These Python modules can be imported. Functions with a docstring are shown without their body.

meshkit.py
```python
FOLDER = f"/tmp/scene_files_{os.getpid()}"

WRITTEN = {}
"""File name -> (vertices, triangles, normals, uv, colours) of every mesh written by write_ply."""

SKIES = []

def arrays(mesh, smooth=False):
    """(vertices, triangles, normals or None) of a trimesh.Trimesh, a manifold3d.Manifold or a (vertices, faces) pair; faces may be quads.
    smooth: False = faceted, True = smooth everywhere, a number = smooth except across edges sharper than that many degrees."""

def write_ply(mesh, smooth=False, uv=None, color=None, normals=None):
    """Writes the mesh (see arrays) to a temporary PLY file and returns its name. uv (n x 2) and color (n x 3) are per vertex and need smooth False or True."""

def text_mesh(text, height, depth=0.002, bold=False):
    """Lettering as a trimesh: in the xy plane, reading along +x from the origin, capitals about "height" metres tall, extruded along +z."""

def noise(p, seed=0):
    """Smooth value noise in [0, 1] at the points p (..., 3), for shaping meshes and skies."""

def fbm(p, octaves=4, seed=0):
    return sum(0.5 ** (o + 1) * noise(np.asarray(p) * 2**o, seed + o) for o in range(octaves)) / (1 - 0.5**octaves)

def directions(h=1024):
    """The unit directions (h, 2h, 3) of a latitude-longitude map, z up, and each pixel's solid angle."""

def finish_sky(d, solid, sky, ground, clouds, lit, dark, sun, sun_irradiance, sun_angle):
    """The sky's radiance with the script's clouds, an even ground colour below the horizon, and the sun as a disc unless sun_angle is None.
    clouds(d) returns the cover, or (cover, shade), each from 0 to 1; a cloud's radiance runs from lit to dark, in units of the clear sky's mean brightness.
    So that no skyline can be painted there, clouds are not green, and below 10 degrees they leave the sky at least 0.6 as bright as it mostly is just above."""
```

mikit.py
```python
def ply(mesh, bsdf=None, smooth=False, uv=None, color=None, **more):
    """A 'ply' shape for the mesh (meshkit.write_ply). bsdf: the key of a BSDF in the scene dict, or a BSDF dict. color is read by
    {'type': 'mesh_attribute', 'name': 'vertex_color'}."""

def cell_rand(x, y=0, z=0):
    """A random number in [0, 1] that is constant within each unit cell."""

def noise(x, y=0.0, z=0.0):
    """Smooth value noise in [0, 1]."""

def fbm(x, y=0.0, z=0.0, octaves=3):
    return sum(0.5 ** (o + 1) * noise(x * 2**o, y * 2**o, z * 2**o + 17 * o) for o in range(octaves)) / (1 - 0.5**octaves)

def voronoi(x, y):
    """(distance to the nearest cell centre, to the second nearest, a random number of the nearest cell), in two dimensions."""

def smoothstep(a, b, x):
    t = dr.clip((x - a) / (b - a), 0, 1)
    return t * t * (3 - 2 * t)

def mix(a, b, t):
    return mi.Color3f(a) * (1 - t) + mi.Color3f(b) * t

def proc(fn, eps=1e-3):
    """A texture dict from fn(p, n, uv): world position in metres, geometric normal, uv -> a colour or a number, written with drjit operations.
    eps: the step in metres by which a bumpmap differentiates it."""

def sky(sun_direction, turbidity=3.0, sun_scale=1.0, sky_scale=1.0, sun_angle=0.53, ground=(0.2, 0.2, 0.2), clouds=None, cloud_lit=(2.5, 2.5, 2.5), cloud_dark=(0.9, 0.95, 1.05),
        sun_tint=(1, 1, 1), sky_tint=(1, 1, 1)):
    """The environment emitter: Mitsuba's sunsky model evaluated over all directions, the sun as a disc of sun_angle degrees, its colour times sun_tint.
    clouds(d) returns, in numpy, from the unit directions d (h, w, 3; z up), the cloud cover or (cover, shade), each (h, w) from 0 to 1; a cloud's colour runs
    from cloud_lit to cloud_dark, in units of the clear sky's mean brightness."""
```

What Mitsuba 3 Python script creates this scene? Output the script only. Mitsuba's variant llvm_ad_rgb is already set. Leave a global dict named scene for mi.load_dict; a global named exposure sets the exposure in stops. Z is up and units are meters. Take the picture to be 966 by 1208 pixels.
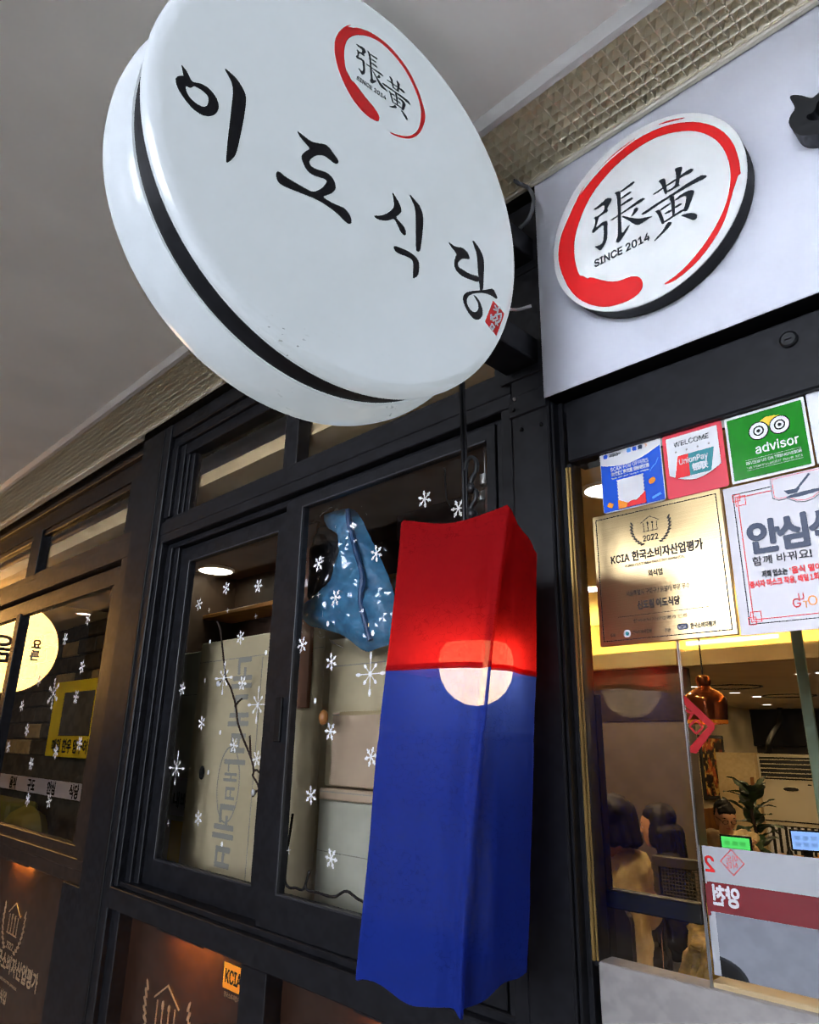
import math, random
import numpy as np
import trimesh
import manifold3d as m3
import mitsuba as mi
import drjit as dr
import mikit, meshkit
from shapely import Polygon, MultiPolygon, box as sbox, union_all, affinity, Point, LineString

T = mi.ScalarTransform4f
scene, labels = {}, {}
random.seed(7)
rng = np.random.default_rng(7)

# ------------------------------------------------------------------ camera, sky, large lights, exposure
CAM = np.array([0.0, 0.0, 1.5])
FWD = np.array([-0.68081294, 0.66246491, 0.31246437])
UP = np.array([0.21069482, -0.23144188, 0.9497591])
scene['camera'] = {'type': 'perspective', 'fov_axis': 'x', 'fov': 2 * math.degrees(math.atan(483 / 833.67)), 'near_clip': 0.05, 'far_clip': 200.0,
                   'to_world': T().look_at(origin=CAM.tolist(), target=(CAM + FWD).tolist(), up=UP.tolist())}
exposure = 0.0


def overcast(d):
    n = meshkit.fbm(d * 2.5, 3, 4)
    return np.full(d.shape[:2], 1.0), np.clip((n - 0.35) * 2, 0, 1)


scene['sky'] = mikit.sky([0.3, -0.7, 0.25], turbidity=6, sun_scale=0.0, sky_scale=0.055, clouds=overcast, cloud_lit=(2.2, 2.3, 2.5), cloud_dark=(1.6, 1.7, 1.9), ground=(0.15, 0.15, 0.15))
BOARDS_ACROSS = (13.0, 13.8, 15.6)      # radiance of the light boards added across the alley
DISC_GLOW = (0.29, 0.335, 0.35)     # the round sign's own light
NEIGHBOUR_GLOW = (9.5, 4.6, 1.15)
LANTERN_BULB = (8.5, 5.9, 2.6)
DOWNLIGHT = (330, 236, 122)
COVE = (60.0, 40, 14)


# ------------------------------------------------------------------ materials
def srgb(h):
    c = np.array([int(h[i:i + 2], 16) for i in (1, 3, 5)]) / 255
    return np.where(c <= 0.04045, c / 12.92, ((c + 0.055) / 1.055) ** 2.4).tolist()


def rgb(c):
    return {'type': 'rgb', 'value': srgb(c) if isinstance(c, str) else list(c)}


def mat(name, color, rough=0.5, metal=0.0, spec=0.5, **more):
    base = color if isinstance(color, dict) else rgb(color)
    scene[name] = {'type': 'twosided', 'bsdf': {'type': 'principled', 'base_color': base, 'roughness': rough, 'metallic': metal, 'specular': spec, **more}}
    return name


def mottled(a, b, scale, lo=0.3, hi=0.7):
    a, b = srgb(a), srgb(b)
    return mikit.proc(lambda p, n, uv: mikit.mix(a, b, mikit.smoothstep(lo, hi, mikit.fbm(p.x * scale, p.y * scale, p.z * scale, 4))))


mat('m_frame', mottled('#0d0e11', '#141519', 35), 0.48, 0.0, 0.22)
mat('m_frame_brown', mottled('#1d1511', '#261a14', 30), 0.42)
mat('m_frame_edge', '#26272b', 0.4)
mat('m_rubber', '#080809', 0.6, 0.0, 0.2)
mat('m_soffit', mottled('#e2dfd8', '#e9e6df', 4), 0.8)
mat('m_cream', '#e0dac8', 0.55)
mat('m_white_trim', '#c9c8c4', 0.5)
mat('m_louver', '#e2d9bf', 0.3)
mat('m_void', '#0d0d0c', 0.9)
mat('m_acrylic', mikit.proc(lambda p, n, uv: mikit.mix(srgb('#94989e'), srgb('#3a3c3e'), mikit.smoothstep(0.80, 0.86, mikit.noise(p.x * 130, p.y * 130, p.z * 210)) * mikit.smoothstep(0.55, 0.72, mikit.noise(p.x * 9 + 4, p.y * 9, p.z * 9)) * (1 - mikit.smoothstep(2.13, 2.19, p.z)))), 0.18, clearcoat=0.6, clearcoat_gloss=0.95)
mat('m_signwhite', mottled('#c4c7d2', '#c9ccd6', 6), 0.35)
mat('m_plate', '#dcdfde', 0.35)
mat('m_ink', '#0a0c11', 0.5, 0.0, 0.2)
mat('m_inkgrey', '#151b21', 0.5, 0.0, 0.25)
mat('m_red', '#c20d0f', 0.45)
mat('m_redlight', '#d92a2e', 0.5)
mat('m_black', '#050506', 0.5, 0.0, 0.15)
mat('m_letterblack', '#121416', 0.45, 0.0, 0.3)
mat('m_wire', '#47494d', 0.5)
mat('m_wirewhite', '#c9ccd0', 0.5)
mat('m_steel', '#9a9a98', 0.3, 0.9)
mat('m_brass', '#a98a4e', 0.35, 0.7)
mat('m_kick', mottled('#827e7c', '#8b8784', 40), 0.5)
mat('m_redband', '#6c0e17', 0.5)
mat('m_bannergrey', mottled('#6e727b', '#757982', 30), 0.5)
mat('m_bannerwhite', '#a2a4a8', 0.5)
mat('m_filmred', '#930f14', 0.5, 0.0, 0.2)
mat('m_white', '#d8d9dc', 0.4)
mat('m_paper', '#c6c4c8', 0.45)
mat('m_blueprint', '#1c4fc0', 0.3)
mat('m_skyprint', '#5aa0e6', 0.3)
mat('m_pinkred', '#d23a48', 0.35)
mat('m_teal', '#2f7f86', 0.35)
mat('m_green', '#1b7a1e', 0.16)
mat('m_yellow', '#e2bd2a', 0.35)
mat('m_orange', '#e08a2a', 0.35)
mat('m_navy', '#24324c', 0.45)
mat('m_gold', mikit.proc(lambda p, n, uv: mikit.mix(srgb('#b0966a'), srgb('#c8b084'), mikit.noise(p.x * 18, p.y * 4, p.z * 1800))), 0.24, 0.95)
mat('m_goldprint', '#1d1512', 0.5)
mat('m_posterbrown', mottled('#22140c', '#281810', 20), 0.32)
mat('m_emboss', '#a58d72', 0.35, 0.5)
mat('m_flake', '#f0f1f1', 0.7)
mat('m_carton', mottled('#a99c7c', '#b3a686', 7), 0.8)
mat('m_cartonpale', mottled('#a3a392', '#adac9b', 7), 0.8)
mat('m_cartonpink', mottled('#a08b74', '#a8947c', 8), 0.8)
mat('m_cartonink', '#87857a', 0.8)
mat('m_tape', '#9a8a66', 0.3)
mat('m_bark', '#2a1d14', 0.8)
mat('m_brownwall', mottled('#33231a', '#3d2a1e', 5), 0.7)
mat('m_jacket', mottled('#3d7496', '#2f5e80', 22), 0.5, sheen=0.5)
mat('m_jacketlining', '#101318', 0.7)
scene['m_glass'] = {'type': 'thindielectric', 'int_ior': 1.5}
scene['m_bag'] = {'type': 'thindielectric', 'int_ior': 1.5}
mat('m_darkwall', mottled('#4a4139', '#524840', 9), 0.7)
mat('m_beige', mottled('#b09a70', '#b8a278', 3), 0.8)
mat('m_warmwall', mottled('#bfb090', '#c7b898', 3), 0.8)
mat('m_wood', mikit.proc(lambda p, n, uv: mikit.mix(srgb('#7a4d22'), srgb('#92602c'), mikit.noise(p.x * 30, p.y * 30, p.z * 3))), 0.5)
mat('m_darkback', '#2c2a26', 0.8)
mat('m_floor', mottled('#5a5148', '#655b50', 6), 0.6)
mat('m_paving', mottled('#8a8884', '#969490', 5), 0.8)
mat('m_across', mottled('#2a2b2e', '#333438', 3), 0.7)
mat('m_copper', '#8a4a2c', 0.16, 0.95)
mat('m_leaf', mottled('#16260f', '#243a18', 25), 0.45)
mat('m_ac', '#c9bfa8', 0.45)
mat('m_acdark', '#14130f', 0.5)
mat('m_skin', '#b98a66', 0.55)
mat('m_hair', '#0b0908', 0.6, 0.0, 0.2)
mat('m_hairgrey', '#1a1612', 0.5)
mat('m_sweater', mottled('#f2dca0', '#e8d092', 30), 0.9)
mat('m_shirt', mottled('#cbb68c', '#c2ac80', 30), 0.9)
mat('m_blackcloth', '#0c0c0d', 0.9)
mat('m_trousers', '#2b2a2c', 0.9)
mat('m_coat', mottled('#7a5716', '#b48a36', 34), 0.85, sheen=0.6)
mat('m_chair', '#1a1815', 0.6)
mat('m_olive', '#5b5416', 0.6)
mat('m_yellowboard', '#b99a16', 0.6)
mat('m_stone', mottled('#6d5a38', '#80693f', 12), 0.8)
mat('m_stonedark', mottled('#2c2619', '#383020', 12), 0.85)
mat('m_signwarm', '#e6d3a8', 0.4)
mat('m_tealink', '#1a6a70', 0.5)
mat('m_picturegreen', mikit.proc(lambda p, n, uv: mikit.mix(mikit.mix(srgb('#2a1d10'), srgb('#b5562a'), mikit.smoothstep(0.45, 0.6, mikit.fbm(p.x * 9, p.y * 9, p.z * 9, 4))), srgb('#d9b45a'), mikit.smoothstep(0.55, 0.7, mikit.fbm(p.x * 14 + 9, p.y * 14, p.z * 14, 3)))), 0.5)


def damask(base, dark, low, scale=85.0):
    # woven cloud pattern of the brocade: thin curling lines, darker dye
    a, b = np.array(base), np.array(dark)

    def fn(p, n, uv):
        w = mikit.fbm(p.x * scale, p.y * scale, p.z * scale, 2)
        line = 1 - mikit.smoothstep(0.0, 0.035, dr.abs(w - 0.5))
        patch = mikit.smoothstep(0.4, 0.6, mikit.noise(p.x * 11 + 3, p.y * 11, p.z * 11))
        weave = 0.93 + 0.07 * mikit.noise(p.x * 700, p.y * 700, p.z * 160)
        return mikit.mix(a.tolist(), b.tolist(), line * patch * low) * weave
    return mikit.proc(fn)


# thin silk: most of the light scatters, a little passes straight between the threads
for nm, base, dark, sheer, dt in (('m_silkred', (0.43, 0.013, 0.017), (0.25, 0.006, 0.008), 0.055, 1.3), ('m_silkblue', (0.022, 0.05, 0.36), (0.012, 0.026, 0.22), 0.20, 1.15)):
    scene[nm] = {'type': 'blendbsdf', 'weight': sheer, 'a': {'type': 'principledthin', 'base_color': damask(base, dark, 0.5), 'roughness': 0.6, 'diff_trans': dt, 'spec_trans': 0.0},
                 'b': {'type': 'null'}}


# ------------------------------------------------------------------ helpers
def numbered(name):
    if name not in scene and name not in labels and not any(k.startswith(name + '__') for k in scene):
        return name
    i = 1
    while True:
        k = f'{name}_{i:03d}'
        if k not in scene and k not in labels and not any(q.startswith(k + '__') for q in scene):
            return k
        i += 1


COUNT = {}


def fresh(name):
    i = COUNT.get(name, 0)
    COUNT[name] = i + 1
    return name if i == 0 else f'{name}_{i:03d}'


def tag(key, label=None, cat=None, group=None, kind=None):
    d = labels.setdefault(key, {})
    for k, v in (('label', label), ('category', cat), ('group', group), ('kind', kind)):
        if v:
            d[k] = v
    return key


def thing(name, label, cat, group=None):
    return tag(fresh(name), label, cat, group)


def struct(name, label=None):
    return tag(name, label, None, None, 'structure')


def add(name, mesh, bsdf, parent=None, smooth=False, label=None, emit=None, kind=None, **more):
    key = fresh(f'{parent}__{name}' if parent else name)
    d = mesh if isinstance(mesh, dict) else mikit.ply(mesh, bsdf, smooth, **more)
    if emit is not None:
        d = {**d, 'emitter': {'type': 'area', 'radiance': {'type': 'rgb', 'value': list(emit)}}}
    scene[key] = d
    if label or kind:
        tag(key, label, None, None, kind)
    return key


def cbox(x0, x1, y0, y1, z0, z1, b=0.002):
    lo, hi = np.minimum([x0, y0, z0], [x1, y1, z1]), np.maximum([x0, y0, z0], [x1, y1, z1])
    b = min(b, 0.3 * (hi - lo).min())
    if b <= 0:
        return trimesh.creation.box(bounds=[lo, hi])
    pts = []
    for ax in range(3):
        l, h = lo + b, hi - b
        l, h = l.copy(), h.copy()
        l[ax], h[ax] = lo[ax], hi[ax]
        for k in range(8):
            pts.append([(l, h)[k >> i & 1][i] for i in range(3)])
    return trimesh.convex.convex_hull(np.array(pts))


def bar(parent, name, x0, x1, y0, y1, z0, z1, m='m_frame', b=0.003, **k):
    return add(name, cbox(x0, x1, y0, y1, z0, z1, b), m, parent, **k)


def frame4(o, ux, uy, un=None):
    ux, uy = np.asarray(ux, float), np.asarray(uy, float)
    un = np.cross(ux, uy) if un is None else np.asarray(un, float)
    M = np.eye(4)
    M[:3, 0], M[:3, 1], M[:3, 2], M[:3, 3] = ux, uy, un, o
    return M


def put(mesh, M):
    m = mesh.copy()
    m.apply_transform(M)
    return m


def wallframe(x, y, z):
    return frame4([x, y, z], [1, 0, 0], [0, 0, 1])


def parts_of(g):
    if g.is_empty:
        return []
    return [p for p in getattr(g, 'geoms', [g]) if p.geom_type == 'Polygon' and p.area > 1e-9]


def flat(g, depth=0.0005):
    return trimesh.util.concatenate([trimesh.creation.extrude_polygon(p, depth, engine='earcut') for p in parts_of(g)])


def tube(points, r, n=8, closed=False):
    P = np.asarray(points, float)
    R = np.full(len(P), r, float) if np.isscalar(r) else np.asarray(r, float)
    d = np.gradient(P, axis=0)
    d /= np.linalg.norm(d, axis=1, keepdims=True) + 1e-12
    ref = np.array([0.0, 0, 1]) if abs(d[0][2]) < 0.9 else np.array([1.0, 0, 0])
    v = []
    for p, t, rr in zip(P, d, R):
        a = ref - t * (ref @ t)
        a /= np.linalg.norm(a)
        b = np.cross(t, a)
        ref = a
        for k in range(n):
            w = 2 * math.pi * k / n
            v.append(p + rr * (math.cos(w) * a + math.sin(w) * b))
    f = []
    for i in range(len(P) - 1):
        for k in range(n):
            q, s = i * n + k, i * n + (k + 1) % n
            f += [[q, s, s + n], [q, s + n, q + n]]
    v += [P[0], P[-1]]
    for k in range(n):
        f += [[len(v) - 2, (k + 1) % n, k], [len(v) - 1, (len(P) - 1) * n + k, (len(P) - 1) * n + (k + 1) % n]]
    return trimesh.Trimesh(np.array(v), np.array(f), process=False)


def curve(pts, n=8):
    """Catmull-Rom through the points."""
    P = np.asarray(pts, float)
    P = np.vstack([2 * P[0] - P[1], P, 2 * P[-1] - P[-2]])
    out = []
    for i in range(1, len(P) - 2):
        for t in np.linspace(0, 1, n, endpoint=False):
            a, b, c, e = P[i - 1:i + 3]
            out.append(0.5 * (2 * b + (c - a) * t + (2 * a - 5 * b + 4 * c - e) * t**2 + (3 * b - a - 3 * c + e) * t**3))
    out.append(P[-2])
    return np.array(out)


def lathe(profile, o=(0, 0, 0), ux=(1, 0, 0), uy=(0, 1, 0), un=(0, 0, 1), n=64):
    """profile: (radius, height along un)"""
    o, ux, uy, un = (np.asarray(a, float) for a in (o, ux, uy, un))
    v, f = [], []
    for r, h in profile:
        for k in range(n):
            w = 2 * math.pi * k / n
            v.append(o + r * (math.cos(w) * ux + math.sin(w) * uy) + h * un)
    for i in range(len(profile) - 1):
        for k in range(n):
            q, s = i * n + k, i * n + (k + 1) % n
            f += [[q, s, s + n], [q, s + n, q + n]]
    m = trimesh.Trimesh(np.array(v), np.array(f), process=False)
    m.merge_vertices()
    m.update_faces(m.nondegenerate_faces())
    return m


def ellipsoid(c, r, sub=3):
    m = trimesh.creation.icosphere(sub, 1.0)
    m.vertices = m.vertices * np.asarray(r) + np.asarray(c)
    return m


def ball(p, r, seg=14):
    return m3.Manifold.sphere(r, seg).translate([float(a) for a in p])


def limbs(bones, edge=0.02, it=12, flatten=None):
    """bones: (p0, r0, p1, r1): hulls of spheres, joined and smoothed into one surface"""
    M = m3.Manifold()
    for p0, r0, p1, r1 in bones:
        M += m3.Manifold.batch_hull([ball(p0, r0), ball(p1, r1)])
    M = M.refine_to_length(edge)
    q = M.to_mesh()
    t = trimesh.Trimesh(q.vert_properties[:, :3], q.tri_verts)
    return trimesh.smoothing.filter_taubin(t, iterations=it)


def rounded(w, h, r):
    return sbox(-w / 2 + r, -h / 2 + r, w / 2 - r, h / 2 - r).buffer(r, quad_segs=4) if r > 0 else sbox(-w / 2, -h / 2, w / 2, h / 2)


# ------------------------------------------------------------------ outlines of the Korean and Chinese characters (em = 100) and of the brush lettering (mm)
GLYPHS = {
    '付': '44,70 44,80 96,80 96,107 106,107 106,80 122,80 122,70 106,69 106,-2 101,-9 88,-11 72,-11 68,-3 68,-1 94,-1 96,0 96,70;53,50 53,53 59,56 62,55 76,33 79,27 78,23 72,20 70,21 64,34;10,46 5,56 12,62 25,80 34,97 37,107 47,105 45,98 33,75 33,-10 24,-10 24,59 19,56 12,46',
    '优': '36,-4 36,-2 49,10 56,22 62,41 65,67 64,69 37,69 37,78 66,78 67,107 76,107 76,78 122,78 122,69 75,69 72,41 67,23 62,12 52,-2 43,-10;82,59 91,59 91,4 94,2 110,2 113,8 114,22 122,18 121,4 117,-5 113,-7 90,-7 86,-6 83,-3;90,99 92,103 97,105 109,93 113,88 113,85 106,81 101,89;11,48 5,58 14,67 23,81 33,102 34,108 43,106 39,92 30,75 30,-10 21,-10 21,59 19,59',
    '券': '10,26 5,34 24,44 34,54 33,55 8,55 8,64 43,64 51,76 50,77 16,77 16,86 36,86 34,93 27,101 28,103 35,105 38,102 45,91 45,89 42,88 43,86 56,86 62,109 71,108 68,86 82,86 93,105 102,102 92,86 111,86 112,77 63,77 56,65 57,64 120,64 120,55 90,54 96,47 105,41 124,34 124,32 119,26 115,26 101,34 98,34 96,6 93,-4 89,-8 65,-9 63,-2 63,0 79,-1 84,1 87,13 88,31 57,31 53,15 49,8 37,-3 27,-8 17,-10 13,-2 24,1 33,6 44,19 47,30 27,31 26,34 17,28|35,41 36,40 90,41 77,55 49,55',
    '宝': '8,-7 8,2 58,3 58,29 24,29 24,38 58,38 58,58 21,58 21,65 11,65 11,92 60,92 60,98 55,107 61,109 65,109 74,92 117,92 117,65 107,65 107,58 69,58 69,38 105,38 105,29 69,29 69,3 120,2 120,-7|21,83 21,67 107,68 106,83;79,21 80,24 86,27 95,20 105,10 105,8 101,4 98,4',
    '惠': '97,20 105,22 115,9 120,-2 111,-5 107,5;10,29 10,38 58,39 57,48 18,48 18,84 57,84 58,92 10,92 10,100 57,100 58,108 68,108 69,100 118,100 118,92 68,91 69,84 109,84 109,48 94,48 93,47 106,40 119,30 114,24 112,24 104,31 59,30 59,28 79,16 79,14 73,9 61,19 52,23 58,28 57,30|68,70 99,69 100,77 69,78|69,63 69,55 100,56 99,63|69,48 68,38 90,38 82,43 86,46 86,48|28,56 57,55 58,62 29,63|28,70 57,69 58,77 29,78;34,22 43,22 43,3 47,0 84,0 88,5 88,12 92,12 97,10 96,0 94,-4 88,-8 39,-7 34,-2;7,-2 16,14 18,22 26,20 26,15 17,-4 14,-6',
    '支': '5,-2 8,0 29,4 45,9 54,14 38,30 28,45 27,50 16,50 16,59 59,60 59,79 10,79 10,88 58,88 59,90 59,108 69,108 70,88 118,88 118,79 69,78 69,59 102,59 107,56 107,53 98,37 75,13 96,5 123,0 118,-9 111,-9 87,-3 64,8 46,-1 14,-10 9,-10|38,50 38,46 45,36 64,20 77,28 88,40 93,49 92,50',
    '更': '6,-3 9,-1 27,3 39,9 24,27 31,30 31,32 20,32 20,82 60,83 60,93 8,93 9,102 120,101 120,93 70,93 71,82 112,82 112,32 68,32 65,20 57,10 66,6 84,2 123,0 120,-10 81,-7 67,-4 50,3 47,3 33,-5 16,-10 11,-10|70,41 102,40 102,53 70,53|70,62 102,61 102,74 70,74|29,41 60,40 60,53 29,53|29,62 60,61 60,74 29,74|32,31 45,16 48,15 54,21 58,31',
    '汇': '44,-4 44,101 119,101 119,92 54,92 54,7 122,6 122,-4;12,100 17,105 19,105 36,94 39,89 33,83;8,-2 25,26 30,38 32,38 38,31 24,4 17,-7;6,63 10,70 12,70 31,59 33,55 29,49 27,49',
    '率': '7,17 7,26 59,26 59,37 69,37 70,26 122,26 122,17 69,17 69,-10 59,-10 59,17;9,88 9,97 61,97 56,107 62,109 66,109 73,97 120,97 120,88 66,88 55,74 56,72 71,73 79,84 87,80 83,74 56,48 76,49 71,58 78,60 92,41 92,38 87,35 84,36 80,42 40,37 38,45 50,52 61,64 58,65 43,63 41,68 41,71 49,77 55,88;87,52 94,58 110,48 119,40 115,36 111,35 98,46;88,66 106,83 114,79 113,76 96,62;8,41 8,44 39,58 41,51 35,47 14,36 12,36;11,77 16,82 19,82 37,68 30,62 21,71',
    '联': '51,-6 52,-3 58,0 68,10 76,23 80,37 79,40 55,40 55,49 81,50 81,73 58,73 58,82 74,83 69,94 63,100 63,103 70,106 77,98 83,88 77,84 77,82 89,82 96,90 103,106 113,104 111,98 101,83 117,82 117,73 91,73 91,50 122,49 122,40 92,40 91,38 98,21 105,11 112,4 122,-1 123,-4 118,-10 109,-6 97,6 87,24 77,6 67,-5 59,-11 56,-11;7,8 5,17 13,19 13,93 6,94 6,103 54,103 54,94 48,93 48,26 50,24 59,25 59,17 48,15 48,-11 40,-11 40,13|22,50 40,49 40,68 22,68|22,77 40,76 40,94 22,94|22,21 40,23 40,41 22,41',
    '银': '55,-4 59,3 59,102 115,102 115,46 90,46 89,43 96,27 109,35 114,41 117,41 121,36 118,31 101,19 104,13 110,7 123,0 124,-2 118,-9 108,-4 97,7 91,16 85,29 81,45 79,46 70,46 69,4 73,4 86,8 91,8 92,0 60,-10|69,55 106,54 106,70 69,70|69,79 106,78 106,94 69,94;5,75 5,78 17,93 23,108 31,106 27,93 52,93 52,84 22,84 13,72 14,71 50,71 50,62 35,61 35,44 53,44 53,35 35,35 35,9 37,8 53,15 54,7 30,-5 26,-9 24,-9 21,-3 25,4 25,35 7,36 7,44 25,44 25,61 14,62 14,71 9,68',
    '领': '57,-5 58,-3 64,-2 75,4 82,12 88,33 89,66 97,66 96,32 90,9 82,-1 68,-9 61,-11;93,13 100,17 115,5 123,-3 123,-5 117,-10;65,93 65,101 122,101 122,93 99,93 94,82 95,79 118,79 117,18 109,18 108,72 77,72 77,18 68,18 68,79 85,79 89,92;5,64 5,66 14,74 25,89 34,108 42,106 40,97 64,71 61,66 57,64 51,74 35,89 22,70 12,60;13,42 13,50 54,50 58,47 53,34 38,10 38,8 48,-2 48,-4 44,-8 41,-9 37,-2 15,20 22,24 32,16 41,30 46,42;27,69 27,72 34,74 43,64 45,59 41,56 38,56 34,63',
    '가': '85,107 95,107 95,59 114,59 114,50 95,49 95,-10 85,-10;8,18 9,22 15,24 29,34 42,48 51,65 55,83 54,85 12,85 12,94 66,94 62,66 57,53 48,39 33,24 18,14 13,12',
    '갈': '86,47 86,107 96,107 96,81 113,81 113,72 96,72 96,47;23,21 86,22 85,33 23,33 23,42 96,42 96,13 34,13 33,1 100,0 100,-9 23,-9;10,45 7,54 23,58 39,67 49,78 53,89 52,92 12,92 12,101 65,101 64,88 60,77 46,60 27,49 15,45',
    '관': '86,19 86,107 96,107 97,69 113,69 113,60 97,60 97,19;23,26 34,27 34,1 100,1 100,-8 23,-8;7,37 6,46 30,46 30,72 41,71 41,47 78,50 79,45 79,42 76,41 61,39 26,37;13,89 13,98 70,98 70,75 67,57 57,58 60,89',
    '구': '6,40 6,49 82,49 84,52 87,75 87,90 20,90 19,99 97,99 97,66 94,50 111,49 111,40 64,40 64,-10 53,-10 53,40',
    '국': '6,51 7,60 83,60 85,62 87,74 87,92 20,92 20,101 98,101 98,80 95,61 111,60 111,51 64,50 64,30 98,30 98,-10 88,-10 88,21 17,21 18,30 53,30 53,51',
    '기': '91,107 101,107 101,-10 91,-10;12,13 8,21 28,32 43,47 52,63 56,78 55,85 14,85 13,94 67,94 67,81 63,63 56,48 49,38 37,26 15,12',
    '께': '95,107 105,107 105,-10 95,-10;33,14 33,17 41,28 47,46 51,72 51,84 39,84 39,93 60,93 59,61 73,61 74,104 83,104 84,-4 74,-4 73,52 57,52 52,30 44,14 41,10;7,22 17,39 21,51 26,83 25,84 9,84 9,93 35,93 33,62 27,39 16,18 13,18',
    '꿔': '64,24 64,32 89,32 91,33 91,107 101,107 101,-10 91,-10 91,24;6,43 5,52 27,52 30,68 31,88 12,88 12,97 41,97 41,74 38,58 39,53 60,53 63,61 65,88 47,88 47,97 75,97 75,74 72,55 83,55 83,47 49,44 49,-5 39,-5 39,43',
    '내': '68,-4 68,104 78,104 78,59 93,59 94,106 104,107 104,-10 94,-10 93,50 78,50 78,-4;12,92 23,92 23,29 42,30 60,33 60,23 35,20 12,20',
    '네': '95,107 105,106 105,-10 95,-10;44,59 44,68 70,68 70,104 80,104 80,-4 70,-4 70,59;12,94 23,94 23,29 35,29 60,33 61,23 40,20 12,20',
    '는': '6,39 6,47 111,47 111,38;20,27 30,27 30,2 100,2 100,-7 20,-7;20,102 31,102 31,72 99,72 99,63 20,63',
    '닭': '86,44 86,106 96,106 96,79 113,79 113,70 96,70 96,44;61,31 61,39 96,39 96,-9 86,-9 86,30 84,31;12,99 63,99 62,90 22,90 22,60 50,59 74,62 75,54 45,50 12,50;18,20 45,21 45,31 18,31 18,39 56,39 56,12 29,12 29,1 47,0 63,2 64,-6 51,-8 18,-8',
    '당': '86,37 86,107 96,107 96,76 113,76 113,67 96,67 96,37;21,15 24,23 35,31 58,35 72,34 86,30 95,22 97,18 97,7 90,-3 82,-7 69,-10 50,-10 30,-4 22,6|33,8 37,3 49,-1 70,-1 82,3 87,9 87,14 83,21 76,24 67,26 52,26 36,21 32,15;12,46 12,98 62,98 63,89 22,89 22,56 45,55 73,59 75,50 57,47',
    '덜': '27,20 91,21 90,31 27,31 27,39 101,39 101,12 39,12 38,1 106,0 106,-8 28,-9;58,81 91,81 91,107 101,107 101,45 91,45 91,73 58,73;13,99 65,99 65,91 23,91 23,59 25,57 52,58 72,61 73,53 46,49 13,49',
    '도': '6,14 53,15 53,43 20,43 20,97 98,97 98,88 30,88 30,53 99,52 99,43 64,43 64,15 111,14 111,5 6,5',
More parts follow.
